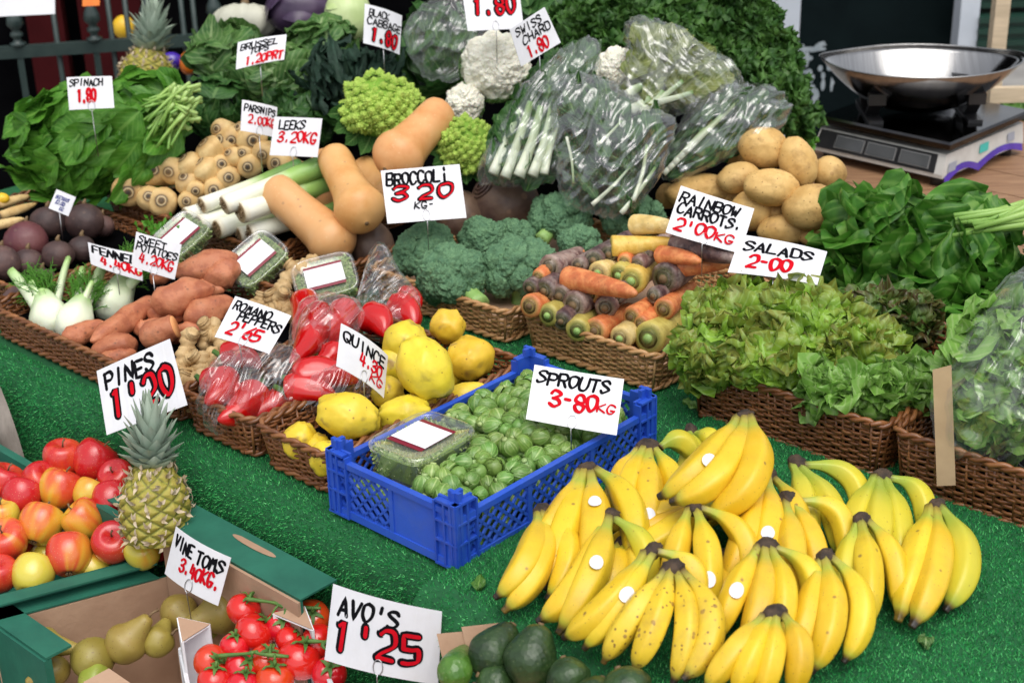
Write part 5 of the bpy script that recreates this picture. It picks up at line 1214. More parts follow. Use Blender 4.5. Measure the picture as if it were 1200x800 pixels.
rt_, P = carton(avo_q, -.13, [-.06, -.05, -.05, -.075], 'brown cardboard tray of avocados at the bottom edge', m_brown_cb, m_brown_cb, th=.007)
for a, b, lift in ((W(516, 760, -.02), W(566, 748, -.01), .02), (W(545, 752, -.012), W(604, 738, .0), .018)):
    mb = MB(); dd = (b - a); nn = dd.cross(fw).normalized() * .02; slab(mb, a - nn, b - nn * .7, b + nn * .6, a + nn, .003); mb.build('torn_flap', m_brown_cb, rt_, smooth=False)
mb = MB(); mb.box(ST(.27, -.3, -.25), E1 * .24, E2 * .16, ZUP * .118); tag(mb.build('upturned_crate', m_wood, smooth=False), 'wooden crate underneath the avocado tray', 'crate')
# grey tarpaulin at the left edge
mb = MB(); vs = []; n = 14
for j in range(13):
    q = j / 12
    for i in range(n + 1):
        x = i / n; top = ST(-1.62, -.10, -.02); p0 = W(-2, 448, -.005).lerp(W(44, 552, -.165), q); p1 = W(-90, 440, .0).lerp(W(-100, 570, -.165), q)
        p = p0.lerp(p1, x); vs.append(p + E2 * (-.02 * math.sin(x * 11 + q) * q) + ZUP * .0)
mb.add(vs, [(j * (n + 1) + i, j * (n + 1) + i + 1, (j + 1) * (n + 1) + i + 1, (j + 1) * (n + 1) + i) for j in range(12) for i in range(n)])
tag(mb.build('tarpaulin', m_tarp), 'grey brown tarpaulin hanging in folds at the left edge', 'tarpaulin')

# ---- apples
def apple(u, v, r, red, lab, z=None, ax=None):
    z = -.145 + (674 - v) / 135 * .085 if z is None else z + .06
    c = W(u, v, z); R = r * .96 * pm(c); r_ = random.Random(int(u * 7 + v)); sd = r_.uniform(0, 90)
    A = (ZUP * .9 + rdir(r_) * .75).normalized() if ax is None else Vector(ax).normalized(); S1 = A.orthogonal().normalized(); S2 = A.cross(S1); cheek = (S1 * r_.uniform(-1, 1) + S2 * r_.uniform(-1, 1) + ZUP * .6).normalized()
    FL = .9; prof = smooth_prof([(.80, .0, 0), (.79, .05, .01), (.86, .16, .05), (.98, .4, .1), (1.0, .62, .15), (.86, .88, .25), (.5, 1.03, .4), (.05, 1.05, .55), (-.4, .93, .7), (-.75, .7, .82), (-.93, .45, .9), (-.9, .22, .95), (-.82, .08, .98), (-.8, 0, 1)], 34); nu = 32
    vs = []; ts = []; cs = []
    for h, q, t in prof:
        for i in range(nu):
            a = 2 * PI * i / nu; rr = max(q, .003) * (1 + .02 * math.cos(5 * a) * (1 if h < 0 else .5) + .03 * noise.noise(Vector((math.cos(a) + sd, math.sin(a), h))))
            d = S1 * math.cos(a) + S2 * math.sin(a); vs.append(c + (A * h * FL + d * rr * .96) * R); ts.append(t)
            k = red * .95 - .07 + .5 * (d * q + A * h).dot(cheek) * .55 + .22 * noise.noise(Vector((math.cos(a) * 2.2 + sd, math.sin(a) * 2.2, h * .5))) + .2 * noise.noise(Vector((math.cos(a) * 9 + sd, math.sin(a) * 9, h * .8)))
            cs.append(max(0, min(1, k)))
    mb = MB(); mb.add(vs, [(j * nu + i, j * nu + (i + 1) % nu, (j + 1) * nu + (i + 1) % nu, (j + 1) * nu + i)[::-1] for j in range(33) for i in range(nu)], ts, cs)
    o = tag(mb.build('apple', m_apple), lab, 'apple', 'apples in the green tray')
    mb = MB(); p = c + A * R * .72; mb.tube([p, p + A * R * .25, p + A * R * .42 + S1 * R * .1], [.0014, .0013, .0019], 6); mb.build('stalk', m_stalk, o)
    mb = MB(); p = c - A * R * .74
    for i in range(6):
        a = 2 * PI * i / 6; d = (S1 * math.cos(a) + S2 * math.sin(a)); mb.tube([p + d * .002, p + d * .0045 - A * .004, p + d * .002 - A * .007], [.0016, .0013, .0004], 5)
    mb.build('calyx', m_stalk, o)
CF = tuple(-fw)
for it in [(110, 541, 27, .95, 'glossy red apple on top of the apple pile'), (74, 538, 24, .75, 'red apple behind and left of the topmost one'), (26, 582, 25, 1.0, 'dark red apple at the left below the tarpaulin'), (70, 573, 26, .5, 'orange and yellow apple with a big pale patch near the top'),
           (104, 579, 20, .15, 'yellow apple mostly hidden beside the dark red one'), (131, 587, 24, 1.0, 'dark red apple touching the pineapple'), (99, 609, 25, .32, 'half yellow half red apple in the middle of the pile'), (47, 615, 27, .28, 'yellow apple with a red cap at the middle left'),
           (8, 634, 27, .5, 'orange red apple cut by the left edge'), (81, 651, 28, .6, 'red and yellow apple at the front centre with its base showing', None, (-.1, .75, .55)), (133, 637, 26, 1.0, 'deep red apple with its stalk up, front row right', None, (.1, -.5, .9)), (38, 674, 26, -.1, 'green yellow apple at the front left with its base showing', None, (.1, .8, .45)),
           (-2, 674, 24, .95, 'bright red apple at the bottom left edge'), (168, 648, 22, -.05, 'yellow apple at the right front under the pineapple'), (58, 655, 22, .0, 'yellow apple sunk between the front apples', -.23), (2, 606, 22, .2, 'yellowish apple at the left edge above the orange one'),
           (4, 566, 24, .9, 'red apple at the left edge beside the tarpaulin foot'), (112, 668, 22, .0, 'yellow apple low in front beside the green rim', -.225), (138, 560, 22, 1.0, 'shaded dark red apple behind the pineapple'), (186, 640, 20, .9, 'small red apple half under the pineapple', -.21), (45, 563, 22, .9, 'shaded red apple at the back of the pile'), (20, 650, 22, .6, 'shaded apple between the left front apples', -.23)]:
    apple(*it[:5], *it[5:])
# ---- pears
def pear(u, v, z, r, u1, v1, z1, lab, mt=None, stem=True):
    b, a = W(u, v, z + .055), W(u1, v1, z1 + .055); R = r * pm(b); ax = (a - b).normalized(); p0 = b - ax * R * .92; L = (a - p0).length; x = R * .92 / L; mb = MB()
    root_body(mb, p0, a, R, [(0, .03), (.01, .25), (x * .35, .72), (x, 1), (x + .15, .95), (x + (1 - x) * .45, .66), (x + (1 - x) * .72, .45), (.95, .3), (.99, .15), (1, .03)], n=32, seg=24, amp=.05, seed=u)
    o = tag(mb.build('pear', mt or m_pear), lab, 'pear', 'pears in the brown lined tray')
    if stem: mb = MB(); sd = ax.orthogonal().normalized(); mb.tube([a - ax * .003, a + ax * .008, a + ax * .016 + sd * .005], [.002, .0017, .0026], 7); mb.build('stalk', m_stalk, o)
pear(48, 754, -.245, 20, 93, 760, -.25, 'brown pear lying on its side at the left end of the tray', stem=False)
pear(107, 772, -.25, 25, 128, 762, -.30, 'round brown pear seen from its base in the middle', stem=False)
pear(146, 755, -.24, 25, 175, 722, -.20, 'brown pear with its stalk pointing up right'); pear(184, 752, -.245, 20, 196, 725, -.23, 'pear mostly hidden behind the white tray post', stem=False)
pear(208, 716, -.235, 22, 235, 742, -.25, 'greenish brown pear behind the wire of the vine tomatoes card', stem=False); pear(262, 716, -.22, 26, 212, 735, -.225, 'long olive green pear at the back under its card', m_pear)
pear(112, 797, -.27, 22, 140, 800, -.27, 'yellow green pear at the bottom edge', m_pearg, False); pear(238, 738, -.25, 14, 275, 727, -.24, 'small green pear behind the tomatoes with its stalk right', m_pearg)
pear(66, 785, -.27, 18, 30, 800, -.28, 'shaded pear in the near corner of the tray', stem=False)
# ---- tomatoes on the vine
TOMS = [(286, 714, 21, 'tomato topmost at the left of the vine tomatoes'), (298, 741, 24, 'large glossy tomato in front of the topmost one'), (330, 733, 20, 'tomato with its green calyx facing right in the middle'), (365, 723, 22, 'tomato at the back beside the avocado card'), (247, 775, 21, 'tomato at the left side against the tray wall'), (284, 781, 21, 'tomato low in the left middle'),
        (312, 774, 21, 'tomato in the centre with vine across it'), (351, 772, 27, 'biggest tomato at the front right by the avocado card'), (252, 797, 21, 'tomato at the bottom edge, leftmost'), (322, 796, 23, 'tomato at the bottom edge in the middle'), (374, 752, 22, 'tomato half behind the avocado card'), (386, 789, 21, 'tomato under the lower corner of the avocado card'), (285, 803, 20, 'shaded tomato at the bottom edge'), (275, 757, 18, 'shaded tomato under the vine'), (340, 750, 18, 'tomato wedged between the biggest and the middle one')]
TP = []
for i, (u, v, r, lab) in enumerate(TOMS):
    c = W(u, v, -.135 + (760 - v) / 80 * .035); R = r * pm(c); r_ = random.Random(i + 5); A = (ZUP * .7 + rdir(r_) * .5 + RT * .5 - fw * .2).normalized(); S1 = A.orthogonal().normalized(); S2 = A.cross(S1); mb = MB()
    def fn(d): return 1 - .14 * math.exp(-((d.z - 1) / .06) ** 2) + .02 * math.cos(5 * math.atan2(d.y, d.x)) * max(0, d.z) + .02 * noise.noise(d * 2 + Vector((i, 0, 0)))
    mb.ell(c, S1 * R, S2 * R, A * R * .88, 30, 20, fn); o = tag(mb.build('tomato', m_tom), lab, 'tomato', 'vine tomatoes in the white tray'); p = c + A * R * .77
    mb = MB()
    for k in range(5):
        a = 2 * PI * k / 5 + r_.random(); d = S1 * math.cos(a) + S2 * math.sin(a); leaf(mb, p + A * .001, d + A * .35, A, R * .75, .0032, droop=.9, fold=.2, nu=1, nv=5, tip=.5, seed=k)
    mb.tube([p, p + A * .012], [.002, .0024], 6); mb.build('calyx', m_calyx, o); TP.append(p + A * .012)
for i, (ids, lab) in enumerate(((( 0, 1, 2, 3), 'green vine stem joining the upper tomatoes'), ((4, 5, 6, 9), 'green vine stem joining the lower tomatoes at the left'), ((10, 7, 11), 'green vine stem joining the tomatoes by the avocado card'))):
    mb = MB(); P = [TP[k] for k in ids]; cen = sum(P, Vector()) / len(P) + ZUP * .006; main = catmull([P[0].lerp(cen, .5) - RT * .03, P[0].lerp(cen, .8), cen, P[-1].lerp(cen, .7), P[-1].lerp(cen, .4) + RT * .03], 6); mb.tube(main, [.0028 + .0006 * math.sin(j) for j in range(len(main))], 7)
    for p in P: q = min(main, key=lambda m_: (m_ - p).length); mb.tube(bez(p, (p + q) / 2 + ZUP * .006, q, 5), .0018, 6)
    tag(mb.build('tomato_vine', m_calyx), lab, 'vine stem', 'tomato vine stems')
# ---- avocados
def avocado(u, v, z, r, u1, v1, z1, lab, mt=None):
    b, a = W(u, v, z), W(u1, v1, z1); R = r * pm(b); ax = (a - b).normalized(); p0 = b - ax * R * 1.05; L = (a - p0).length; x = R * 1.05 / L; mb = MB()
    root_body(mb, p0, a, R, [(0, .02), (.012, .28), (x * .4, .76), (x * .9, 1), (x + (1 - x) * .35, .86), (x + (1 - x) * .65, .64), (x + (1 - x) * .88, .44), (.985, .2), (1, .03)], n=34, seg=26, amp=.03, seed=v)
    o = tag(mb.build('avocado', mt or m_avo), lab, 'avocado', 'avocados in the brown tray'); mb = MB(); mb.tube([a - ax * .004, a + ax * .002], [.0045, .0035], 8); mb.build('stalk_scar', m_stalk, o)
avocado(622, 772, .02, 32, 634, 731, .055, 'largest dark avocado standing in the middle of the tray'); avocado(576, 765, .01, 28, 602, 732, .03, 'dark avocado leaning right behind the largest one'); avocado(533, 786, .0, 21, 545, 760, -.02, 'bright green avocado beside the avocado card', m_avog)
avocado(666, 792, .03, 27, 660, 770, .045, 'dark avocado at the right of the largest one'); avocado(732, 803, .055, 32, 724, 782, .07, 'dark avocado at the right end in front of the bananas'); avocado(578, 799, -.01, 24, 560, 790, -.0, 'dark green avocado at the bottom edge'); avocado(700, 812, .035, 26, 706, 794, .045, 'avocado mostly below the bottom edge')

# ---- pineapples
def pineapple(bu, bv, tu, tv, d, r, cl, lab, sd, ncrown=62):
    b, a = D(bu, bv, d), D(tu, tv, d - .02); ax = (a - b).normalized(); L = (a - b).length; R = r * pm(b); S1 = ax.orthogonal().normalized(); S2 = ax.cross(S1); root = thing('pineapple', b, lab, 'pineapple', 'pineapples'); r_ = random.Random(sd)
    mb = MB(); nu, nv = 144, 96; vs = []; cs = []; cells = {}
    for j in range(nv + 1):
        h = j / nv; base = (.72 + .28 * math.sin(PI * min(1, h * 1.15 + .05)) ** .7) * (1 - .25 * max(0, h - .8) / .2) if 0 < j < nv else .3
        for i in range(nu):
            an = 2 * PI * i / nu; p = 8 * i / nu + h * 5; q = 8 * i / nu - h * 5; fp, fq = p % 1 - .5, q % 1 - .5
            e = max(abs(fp), abs(fq)) * 2; bump = (1 - e ** 2.5); rr = base * R * (1 + .10 * bump - .05)
            dd = S1 * math.cos(an) + S2 * math.sin(an); vs.append(b + ax * L * h + dd * rr)
            rad_ = math.hypot(fp, fq) * 2; n_ = noise.noise(Vector((i * .25, j * .3, sd))); cs.append(max(0, min(1, (.98 - rad_ * 1.6 if rad_ < .3 else (.5 if e < .72 else .5 - (e - .72) * 1.7)) + .16 * n_)))
            key = (math.floor(p) % 8, math.floor(q), i // 9)
            if abs(fp) < .07 and abs(fq) < .07 and 0 < j < nv: cells.setdefault((math.floor(p), math.floor(q)), (b + ax * L * h + dd * rr, dd))
    mb.add(vs, [(j * nu + i, j * nu + (i + 1) % nu, (j + 1) * nu + (i + 1) % nu, (j + 1) * nu + i) for j in range(nv) for i in range(nu)] + [tuple(range(nu))[::-1]], c=cs); mb.build('body', m_pinebody, root)
    mb = MB()
    for p, dd in cells.values():
        for k in range(3): leaf(mb, p - dd * .001, dd * .5 + ax * r_.uniform(-.3, .8) + rdir(r_) * .5, dd, .013 * r_.uniform(.7, 1.3), .0035, droop=.8, nu=1, nv=3, tip=.4)
    mb.build('bracts', m_pinebract, root)
    mb = MB(); k_ = pm(a)
    for i in range(ncrown):
        q = i / ncrown; an = i * 2.39996; dd = S1 * math.cos(an) + S2 * math.sin(an); out = 1.9 * (1 - q) ** 1.2 + .10; base = a + ax * (q * cl * .42 * k_) + dd * R * .30 * (1 - q * .8) - ax * .008
        leaf(mb, base, ax + dd * out, ax * .6 - dd if False else -dd + ax * .01, cl * k_ * (.34 + .46 * q ** 1.3) * r_.uniform(.85, 1.15), R * .27 * (1.1 - .3 * q), droop=r_.uniform(-.3, .3) - .25 * (1 - q), fold=.55, wav=.0, nu=2, nv=8, tip=.38, seed=i)
    mb.build('crown', m_pineleaf, root); return root
pineapple(184, 634, 179, 545, 2.36, 40, 82, 'pineapple with grey green crown standing by the apples', 1)
pineapple(170, 108, 176, 58, 3.85, 30, 60, 'upright pineapple at the back behind the spinach', 2)

# ---- bananas
BP = smooth_prof([(0, .36), (.07, .34), (.14, .40), (.22, .58), (.32, .84), (.44, .98), (.56, 1.0), (.7, .97), (.82, .82), (.9, .60), (.945, .36), (.97, .27), (1, .24)], 36)
def penta(a): q = (a % (2 * PI / 5)) - PI / 5; return .35 + .65 * (math.cos(PI / 5) / math.cos(q)) * 1.10
def bunch(cu, cv, zc, F, lab, green=False, st=()):
    C = W(cu, cv, zc); root = thing('banana_bunch', C - ZUP * .05, lab, 'bananas', 'bunches of bananas'); r_ = random.Random(int(cu + cv)); n = len(F); mids = []
    for i, f in enumerate(F):
        tu, tv, bl, zt = f[:4]; T = W(tu, tv, zt); du, dv = tu - cu, tv - cv; l = math.hypot(du, dv); nu_, nv_ = -dv / l, du / l
        mz = (zc + zt) / 2 + (f[4] if len(f) > 4 else .012); Mp = W((cu + tu) / 2 + nu_ * bl, (cv + tv) / 2 + nv_ * bl, mz); avg = (C + T) / 2; ctrl = avg + (Mp - avg) * 2 + rdir(r_) * .006
        off = RT * ((i - (n - 1) / 2) * .009); C2 = C + off * .8 + rdir(r_) * .002
        P = bez(C2, ctrl, T, 60); L = 0; acc = [0]
        for a, b in zip(P, P[1:]): L += (b - a).length; acc.append(L)
        pts = []
        for x, q, t in BP:
            k = max(0, min(59, next((j for j in range(60) if acc[j + 1] >= x * L), 59))); fr = (x * L - acc[k]) / max(1e-9, acc[k + 1] - acc[k]); pts.append(P[k].lerp(P[k + 1], min(1, fr)))
        R = .0203 * min(1.1, max(.8, L / .185)); mb = MB(); ph = r_.uniform(0, 6)
        mb.tube(pts, [q * R for _, q, _ in BP], 30, t=[x for x, _, _ in BP], rfn=lambda t, a: penta(a + ph) * (1 + .02 * noise.noise(Vector((t * 6, math.cos(a), cu + i)))))
        o = mb.build('banana', m_bang if green or (len(f) > 5 and f[5]) else (m_bans if 'spotted bunch' in lab else m_ban), root)
        for fi, x in st:
            if fi == i:
                k = min(range(1, 35), key=lambda j: abs(BP[j][0] - x)); p = pts[k]; tg = (pts[k + 1] - pts[k - 1]).normalized(); nn = (CAM - p); nn = (nn - tg * nn.dot(tg)).normalized(); sd = tg.cross(nn); Rr = BP[k][1] * R * 1.09; s_ = MB(); vs = [p + nn * Rr * 1.01]
                for q in (.5, 1.0):
                    for j in range(16):
                        a = 2 * PI * j / 16; x_, y_ = .0105 * q * math.cos(a), .0088 * q * math.sin(a); an = y_ / Rr; vs.append(p + tg * x_ + (nn * math.cos(an) + sd * math.sin(an)) * Rr * 1.01)
                s_.add(vs, [(0, 1 + j, 1 + (j + 1) % 16) for j in range(16)] + [(1 + j, 17 + j, 17 + (j + 1) % 16, 1 + (j + 1) % 16) for j in range(16)]); s_.build('sticker', m_sticker, o)
    mb = MB(); w_ = RT * (.004 + .0028 * n); up_ = (C - W(sum(f[0] for f in F) / n, sum(f[1] for f in F) / n, zc - .03)).normalized()
    def fn(d): return 1 + .22 * fbm(d * 2.2 + Vector((cu, 0, 0)))
    mb.ell(C + up_ * .004, w_, up_ * .014, w_.cross(up_).normalized() * .0095, 16, 12, fn); mb.build('crown', m_bcrown, root)
bunch(810, 508, .075, [(790, 560, -8, .05), (835, 540, -12, .06, .01, 1)], 'greenish bunch half hidden behind the topmost bananas', True)
bunch(760, 525, .105, [(716, 606, 8, .045), (734, 636, 8, .04), (762, 650, 0, .04), (796, 628, -16, .045), (816, 540, -16, .08, .015, 1)], 'spread bunch beside the far corner of the blue crate', st=((2, .75),))
bunch(935, 544, .10, [(948, 650, -4, .04, .01, 1), (982, 655, -16, .04, .01, 1), (1008, 622, -30, .04, .01, 1)], 'green tinged bunch below the salad basket', True)
bunch(1034, 560, .085, [(984, 664, 6, .04, .01, 1), (1018, 684, 0, .04, .01, 1), (1054, 676, -8, .035, .01, 1), (1082, 628, -24, .035, .01, 1)], 'greenest bunch at the back right below the basket corner', True)
bunch(842, 588, .07, [(700, 612, -6, .05), (706, 640, -4, .04), (724, 662, -2, .04)], 'bunch lying flat under the topmost one, pointing left')
bunch(689, 552, .10, [(602, 664, -8, .04), (636, 690, 0, .04), (688, 694, -8, .045), (738, 664, -26, .05)], 'bunch against the long side of the blue crate', st=((2, .45),))
bunch(900, 559, .115, [(846, 690, -6, .05), (880, 700, -10, .045), (926, 660, -22, .06)], 'bunch right of the topmost one in the back middle', st=((1, .62),))
bunch(924, 587, .11, [(888, 706, 0, .04), (926, 722, -6, .04), (960, 708, -14, .04), (990, 660, -30, .05)], 'brown tipped bunch in the middle behind the centre one')
bunch(815, 597, .12, [(782, 704, 4, .045), (826, 726, -8, .045), (874, 694, -28, .055)], 'bunch in the centre below the topmost one', st=((1, .72),))
bunch(871, 490, .165, [(772, 582, -10, .115), (786, 588, -20, .12), (826, 606, -30, .10, .02)], 'topmost bunch of big yellow bananas with a pale tip', st=((0, .62),))
bunch(635, 601, .085, [(580, 700, -14, .045), (590, 716, -16, .03), (640, 702, -26, .035)], 'leftmost bunch pointing at the blue crate corner')
bunch(714, 607, .10, [(630, 728, -14, .035), (654, 742, -8, .032), (748, 700, -26, .04, .01, 1)], 'slender bunch second from the left at the front', st=((1, .55),))
bunch(764, 648, .115, [(660, 747, -10, .045), (684, 760, -4, .04), (806, 726, -30, .05)], 'front bunch with a round sticker left of the spotted one', st=((1, .5),))
bunch(898, 642, .115, [(838, 752, 2, .05), (868, 772, -6, .045), (900, 764, -16, .045), (938, 744, -36, .045)], 'wide bunch in the front centre with a white sticker', st=((0, .6),))
bunch(1010, 612, .10, [(980, 708, 2, .045, .01, 1), (1014, 738, -4, .04), (1050, 716, -18, .035)], 'bunch right of centre with green necks')
bunch(1097, 595, .085, [(1052, 728, 2, .032), (1068, 735, -12, .035), (1107, 716, -30, .03, .01, 1)], 'rightmost bunch with long green edged bananas')
bunch(967, 655, .105, [(926, 782, -2, .035), (950, 788, -14, .038), (988, 776, -32, .035)], 'front right bunch of three with dark necks')
bunch(788, 668, .12, [(707, 776, 2, .04), (742, 786, -6, .045), (788, 800, -20, .04), (762, 716, -70, .04) if False else (800, 796, -38, .05)], 'brown spotted bunch at the front')
bunch(907, 722, .10, [(826, 806, 4, .05), (862, 814, 0, .045), (890, 818, -6, .04), (926, 812, -16, .04)], 'bunch cut by the bottom edge of the photo')

bunch(845, 655, .06, [(770, 700, 6, .035), (800, 726, 2, .035), (832, 740, -4, .035), (860, 722, -14, .035)], 'shaded bunch underneath the centre of the heap')
bunch(730, 640, .06, [(690, 700, 4, .035), (716, 706, 2, .035), (744, 704, -6, .035)], 'shaded bunch underneath the front left of the heap')
bunch(950, 640, .06, [(905, 700, 4, .035), (940, 715, 0, .035), (975, 705, -8, .035)], 'shaded bunch underneath the right of the heap')
bunch(850, 560, .07, [(800, 600, 6, .04), (830, 620, 2, .04), (862, 622, -4, .04), (884, 610, -12, .04)], 'shaded bunch directly under the topmost one')
# ---- romano peppers in clear bags
def pepper(u0, v0, u1, v1, z, r, lab, grp, bend=8):
    a, b = W(u0, v0, z + .01), W(u1, v1, z); R = r * pm(a); mb = MB(); sd = (b - a).cross(fw).normalized() * bend * pm(a)
    root_body(mb, a, b, R, [(0, .15), (.01, .5), (.06, .92), (.2, 1), (.5, .88), (.8, .55), (.95, .25), (1, .04)], n=26, seg=20, amp=.12, freq=2.4, seed=u0 + v1, bend=sd, ribs=3, ribamp=.05); o = tag(mb.build('romano_pepper', m_pep), lab, 'pepper', grp)
    mb = MB(); ax = (b - a).normalized(); mb.tube([a + ax * .004, a - ax * .006, a - ax * .02 + UP * .004], [R * .4, .005, .0045], 8); mb.build('stalk', m_calyx, o)
for i, (ps, E, lab, gn) in enumerate([
    ([(262, 440, 240, 472, 20), (300, 455, 255, 492, 21), (335, 462, 280, 488, 18), (262, 418, 305, 432, 17), (240, 448, 285, 470, 17)], (286, 460, .08, 66, 45, -15), 'crumpled clear bag of red peppers nearest the pines card', 'front left bag'),
    ([(372, 365, 340, 425, 20), (405, 360, 362, 405, 20), (355, 350, 345, 400, 18), (395, 405, 365, 425, 17)], (372, 388, .10, 52, 50, 60), 'clear bag of red peppers behind the romano peppers card', 'upper bag'),
    ([(345, 445, 420, 448, 21), (335, 458, 395, 470, 18), (385, 425, 420, 440, 16)], (376, 448, .085, 56, 34, 10), 'clear bag of red peppers under the quince card', 'middle bag'),
    ([(430, 372, 450, 395, 19), (462, 360, 485, 385, 19), (470, 352, 488, 365, 15)], (455, 362, .08, 42, 42, 40), 'clear bag of red peppers beside the broccoli with its empty top twisted up', 'back bag')]):
    u, v, z, rx, ry, an = E
    for k, p in enumerate(ps): pepper(*p[:4], z - .012 * (k % 3), p[4], 'glossy red pepper, %s in the %s of peppers' % (['topmost', 'lowest', 'second', 'deepest', 'smallest'][k], gn), 'red peppers in the ' + gn)
    PB = [[(230, 470), (238, 440), (262, 413), (300, 402), (338, 402), (356, 425), (352, 455), (346, 480), (312, 500), (276, 502), (250, 510), (238, 492)], [(336, 424), (343, 380), (356, 350), (385, 342), (418, 350), (428, 370), (412, 402), (386, 428), (355, 434)],
          [(326, 468), (346, 440), (385, 426), (428, 423), (446, 440), (432, 466), (386, 484), (340, 492)], [(414, 392), (418, 350), (436, 292), (450, 282), (468, 318), (492, 345), (492, 376), (470, 397), (440, 402)]][i]
    pillow_bag(PB, (solid(u, v, z, 5, 5)[0] - CAM).dot(fw) - .0, .052, lab, seed=i + 1, group='clear bags of red peppers', crease=.009, mat=m_film3)
# ---- greens
def bunch_of(name, lab, cat, parts, group=None):
    """parts: (part name, MB, material)"""
    allv = [v for _, mb, _ in parts for v in mb.v]; lo = min(allv, key=lambda v: v[2]); cx = sum(v[0] for v in allv) / len(allv); cy = sum(v[1] for v in allv) / len(allv)
    root = thing(name, Vector((cx, cy, lo[2])), lab, cat, group)
    for nm, mb, mt in parts: mb.build(nm, mt, root)
    return root
r = random.Random(11)
lv, stm = MB(), MB()
leaf_heap(lv, pxell(112, 168, 3.28, 98, 66, 50), 150, .125, .036, r, flow=D(222, 140, 3.3), down=.3, stand=.45, jl=.5, droop=(.3, 1.3), fold=.18, wav=.045, wf=2, ruf=.08, rnd=True, tip=.75)
leaf_heap(lv, pxell(170, 125, 3.3, 50, 42, 35), 44, .11, .034, r, flow=D(225, 130, 3.35), down=.1, stand=.5, jl=.5, droop=(.2, 1.1), fold=.18, wav=.04, wf=2, rnd=True, tip=.75)
for i in range(60):
    a = D(r.uniform(165, 205), r.uniform(115, 175), 3.2 + r.uniform(-.03, .06)); b = D(205 + r.uniform(-8, 32), 105 + r.uniform(-8, 50), 3.22 + r.uniform(-.05, .05)); stm.tube(bez(a, (a + b) / 2 + UP * .01, b, 4), [.003, .0032, .0036, .004, .0042], 7, t=[1, .8, .6, .5, .4])
bunch_of('spinach_bunch', 'large heap of glossy green spinach with stalks pointing right', 'spinach', [('leaves', lv, m_leaf_sp), ('stems', stm, m_stem)])
# sprout tops and dark greens at the back left
for (E, n, L, Wd, mt, lab, kw) in [
    (pxell(268, 62, 3.62, 40, 34), 34, .12, .05, m_leaf_tops, 'pale edged sprout tops at the back left of their card', {}),
    (pxell(262, 128, 3.5, 40, 40), 40, .12, .045, m_leaf_dk, 'dark green leaves between the spinach and the parsnips', {}),
    (pxell(325, 92, 3.5, 58, 36), 48, .115, .046, m_leaf_tops, 'loose sprout tops below the brussel tops card', {}),
    (pxell(380, 62, 3.58, 38, 40), 38, .11, .046, m_leaf_tops, 'sprout tops with curled pale centre right of their card', {}),
    (pxell(345, 140, 3.42, 45, 32), 36, .1, .04, m_leaf_dk, 'shaded dark greens behind the leeks card', {})]:
    lv = MB(); leaf_heap(lv, E, n, L, Wd, r, droop=(.3, 1.1), fold=.2, wav=.05, wf=3, stand=.35, ruf=.1, cup=.15); bunch_of('sprout_tops', lab, 'greens', [('leaves', lv, mt)], 'leafy greens at the back left')
lv = MB(); leaf_heap(lv, pxell(415, 92, 3.4, 58, 44), 80, .15, .017, r, down=.3, stand=.3, droop=(.3, 1.2), fold=-.5, wav=.03, wf=5, ruf=.12, nu=3, nv=12, tip=.8)
bunch_of('black_cabbage', 'very dark crinkled black cabbage leaves below their card', 'kale', [('leaves', lv, m_leaf_nero)])
# pumpkin, cabbages at the very back
E_ = pxell(287, 26, 3.9, 38, 22); mb = MB(); mb.ell(*E_, 40, 20, lambda d: 1 + .05 * math.cos(9 * math.atan2(d.x, d.z)) - .12 * math.exp(-((d.y - 1) / .05) ** 2)); o = tag(mb.build('pumpkin', m_wsq), 'pale grey green ribbed pumpkin at the very back', 'pumpkin'); mb = MB(); mb.tube([E_[0] + E_[2] * .85, E_[0] + E_[2] * 1.25], [.012, .009], 8); mb.build('stalk', m_stalk, o)
def cabbage(E, mt, lab, n=26, seed=0):
    r_ = random.Random(seed); c, X, Y, Z = E; mb = MB(); mb.ell(c, X, Y, Z, 30, 22, lambda d: 1 + .03 * fbm(d * 2 + Vector((seed, 0, 0)))); lv = MB()
    leaf_heap(lv, E, n, X.length * 1.25, X.length * .55, r_, stand=-.2, down=-.5, jl=.1, layers=(1.0, 1.02), droop=(1.3, 1.6), fold=.0, wav=.01, cup=.35, rnd=True); bunch_of('cabbage', lab, 'cabbage', [('heart', mb, mt), ('outer_leaves', lv, mt)])
cabbage(pxell(408, 20, 3.75, 28, 34), m_cabb, 'smooth pale green cabbage above the sprout tops', 5, seed=1)
cabbage(pxell(350, 12, 3.85, 40, 28), m_rcab, 'dark purple cabbage between the pumpkin and the pale cabbage', 7, seed=2)
# cauliflowers
def cauliflower(E, lab, seed, nl=14, group='cauliflowers'):
    c, X, Y, Z = E; r_ = random.Random(seed); mb = MB(); R = X.length; done = []
    o_ = Vector((seed * 3.7, 0, 0))
    def fn(d):
        v1 = noise.voronoi(d * 2.5 + o_)[0]; v2 = noise.voronoi(d * 6.5 + o_)[0]; v3 = noise.voronoi(d * 15 + o_)[0]
        return 1.10 - .20 * v1[0] ** 1.3 - .11 * v2[0] - .05 * v3[0]
    mb.ell(c, X, Y, Z, 120, 80, fn)
    lv = MB()
    for i in range(nl):
        a = PI + PI * (i + .5) / nl + r_.uniform(-.2, .2) if nl < 12 else 2 * PI * i / nl; d = RT * math.cos(a) + UP * math.sin(a); p = c + d * R * .75 - fw * R * -.35
        leaf(lv, p, d * .6 - fw * .8 - ZUP * .1, -d, R * 1.0, R * .34, droop=-.9, fold=.2, wav=.05, seed=i)
    return bunch_of('cauliflower', lab, 'cauliflower', [('curd', mb, m_caul), ('wrapper_leaves', lv, m_leaf_tops)], group)
cauliflower(pxell(580, 78, 3.3, 43, 43), 'big creamy cauliflower under the plain price card', 1, 10)
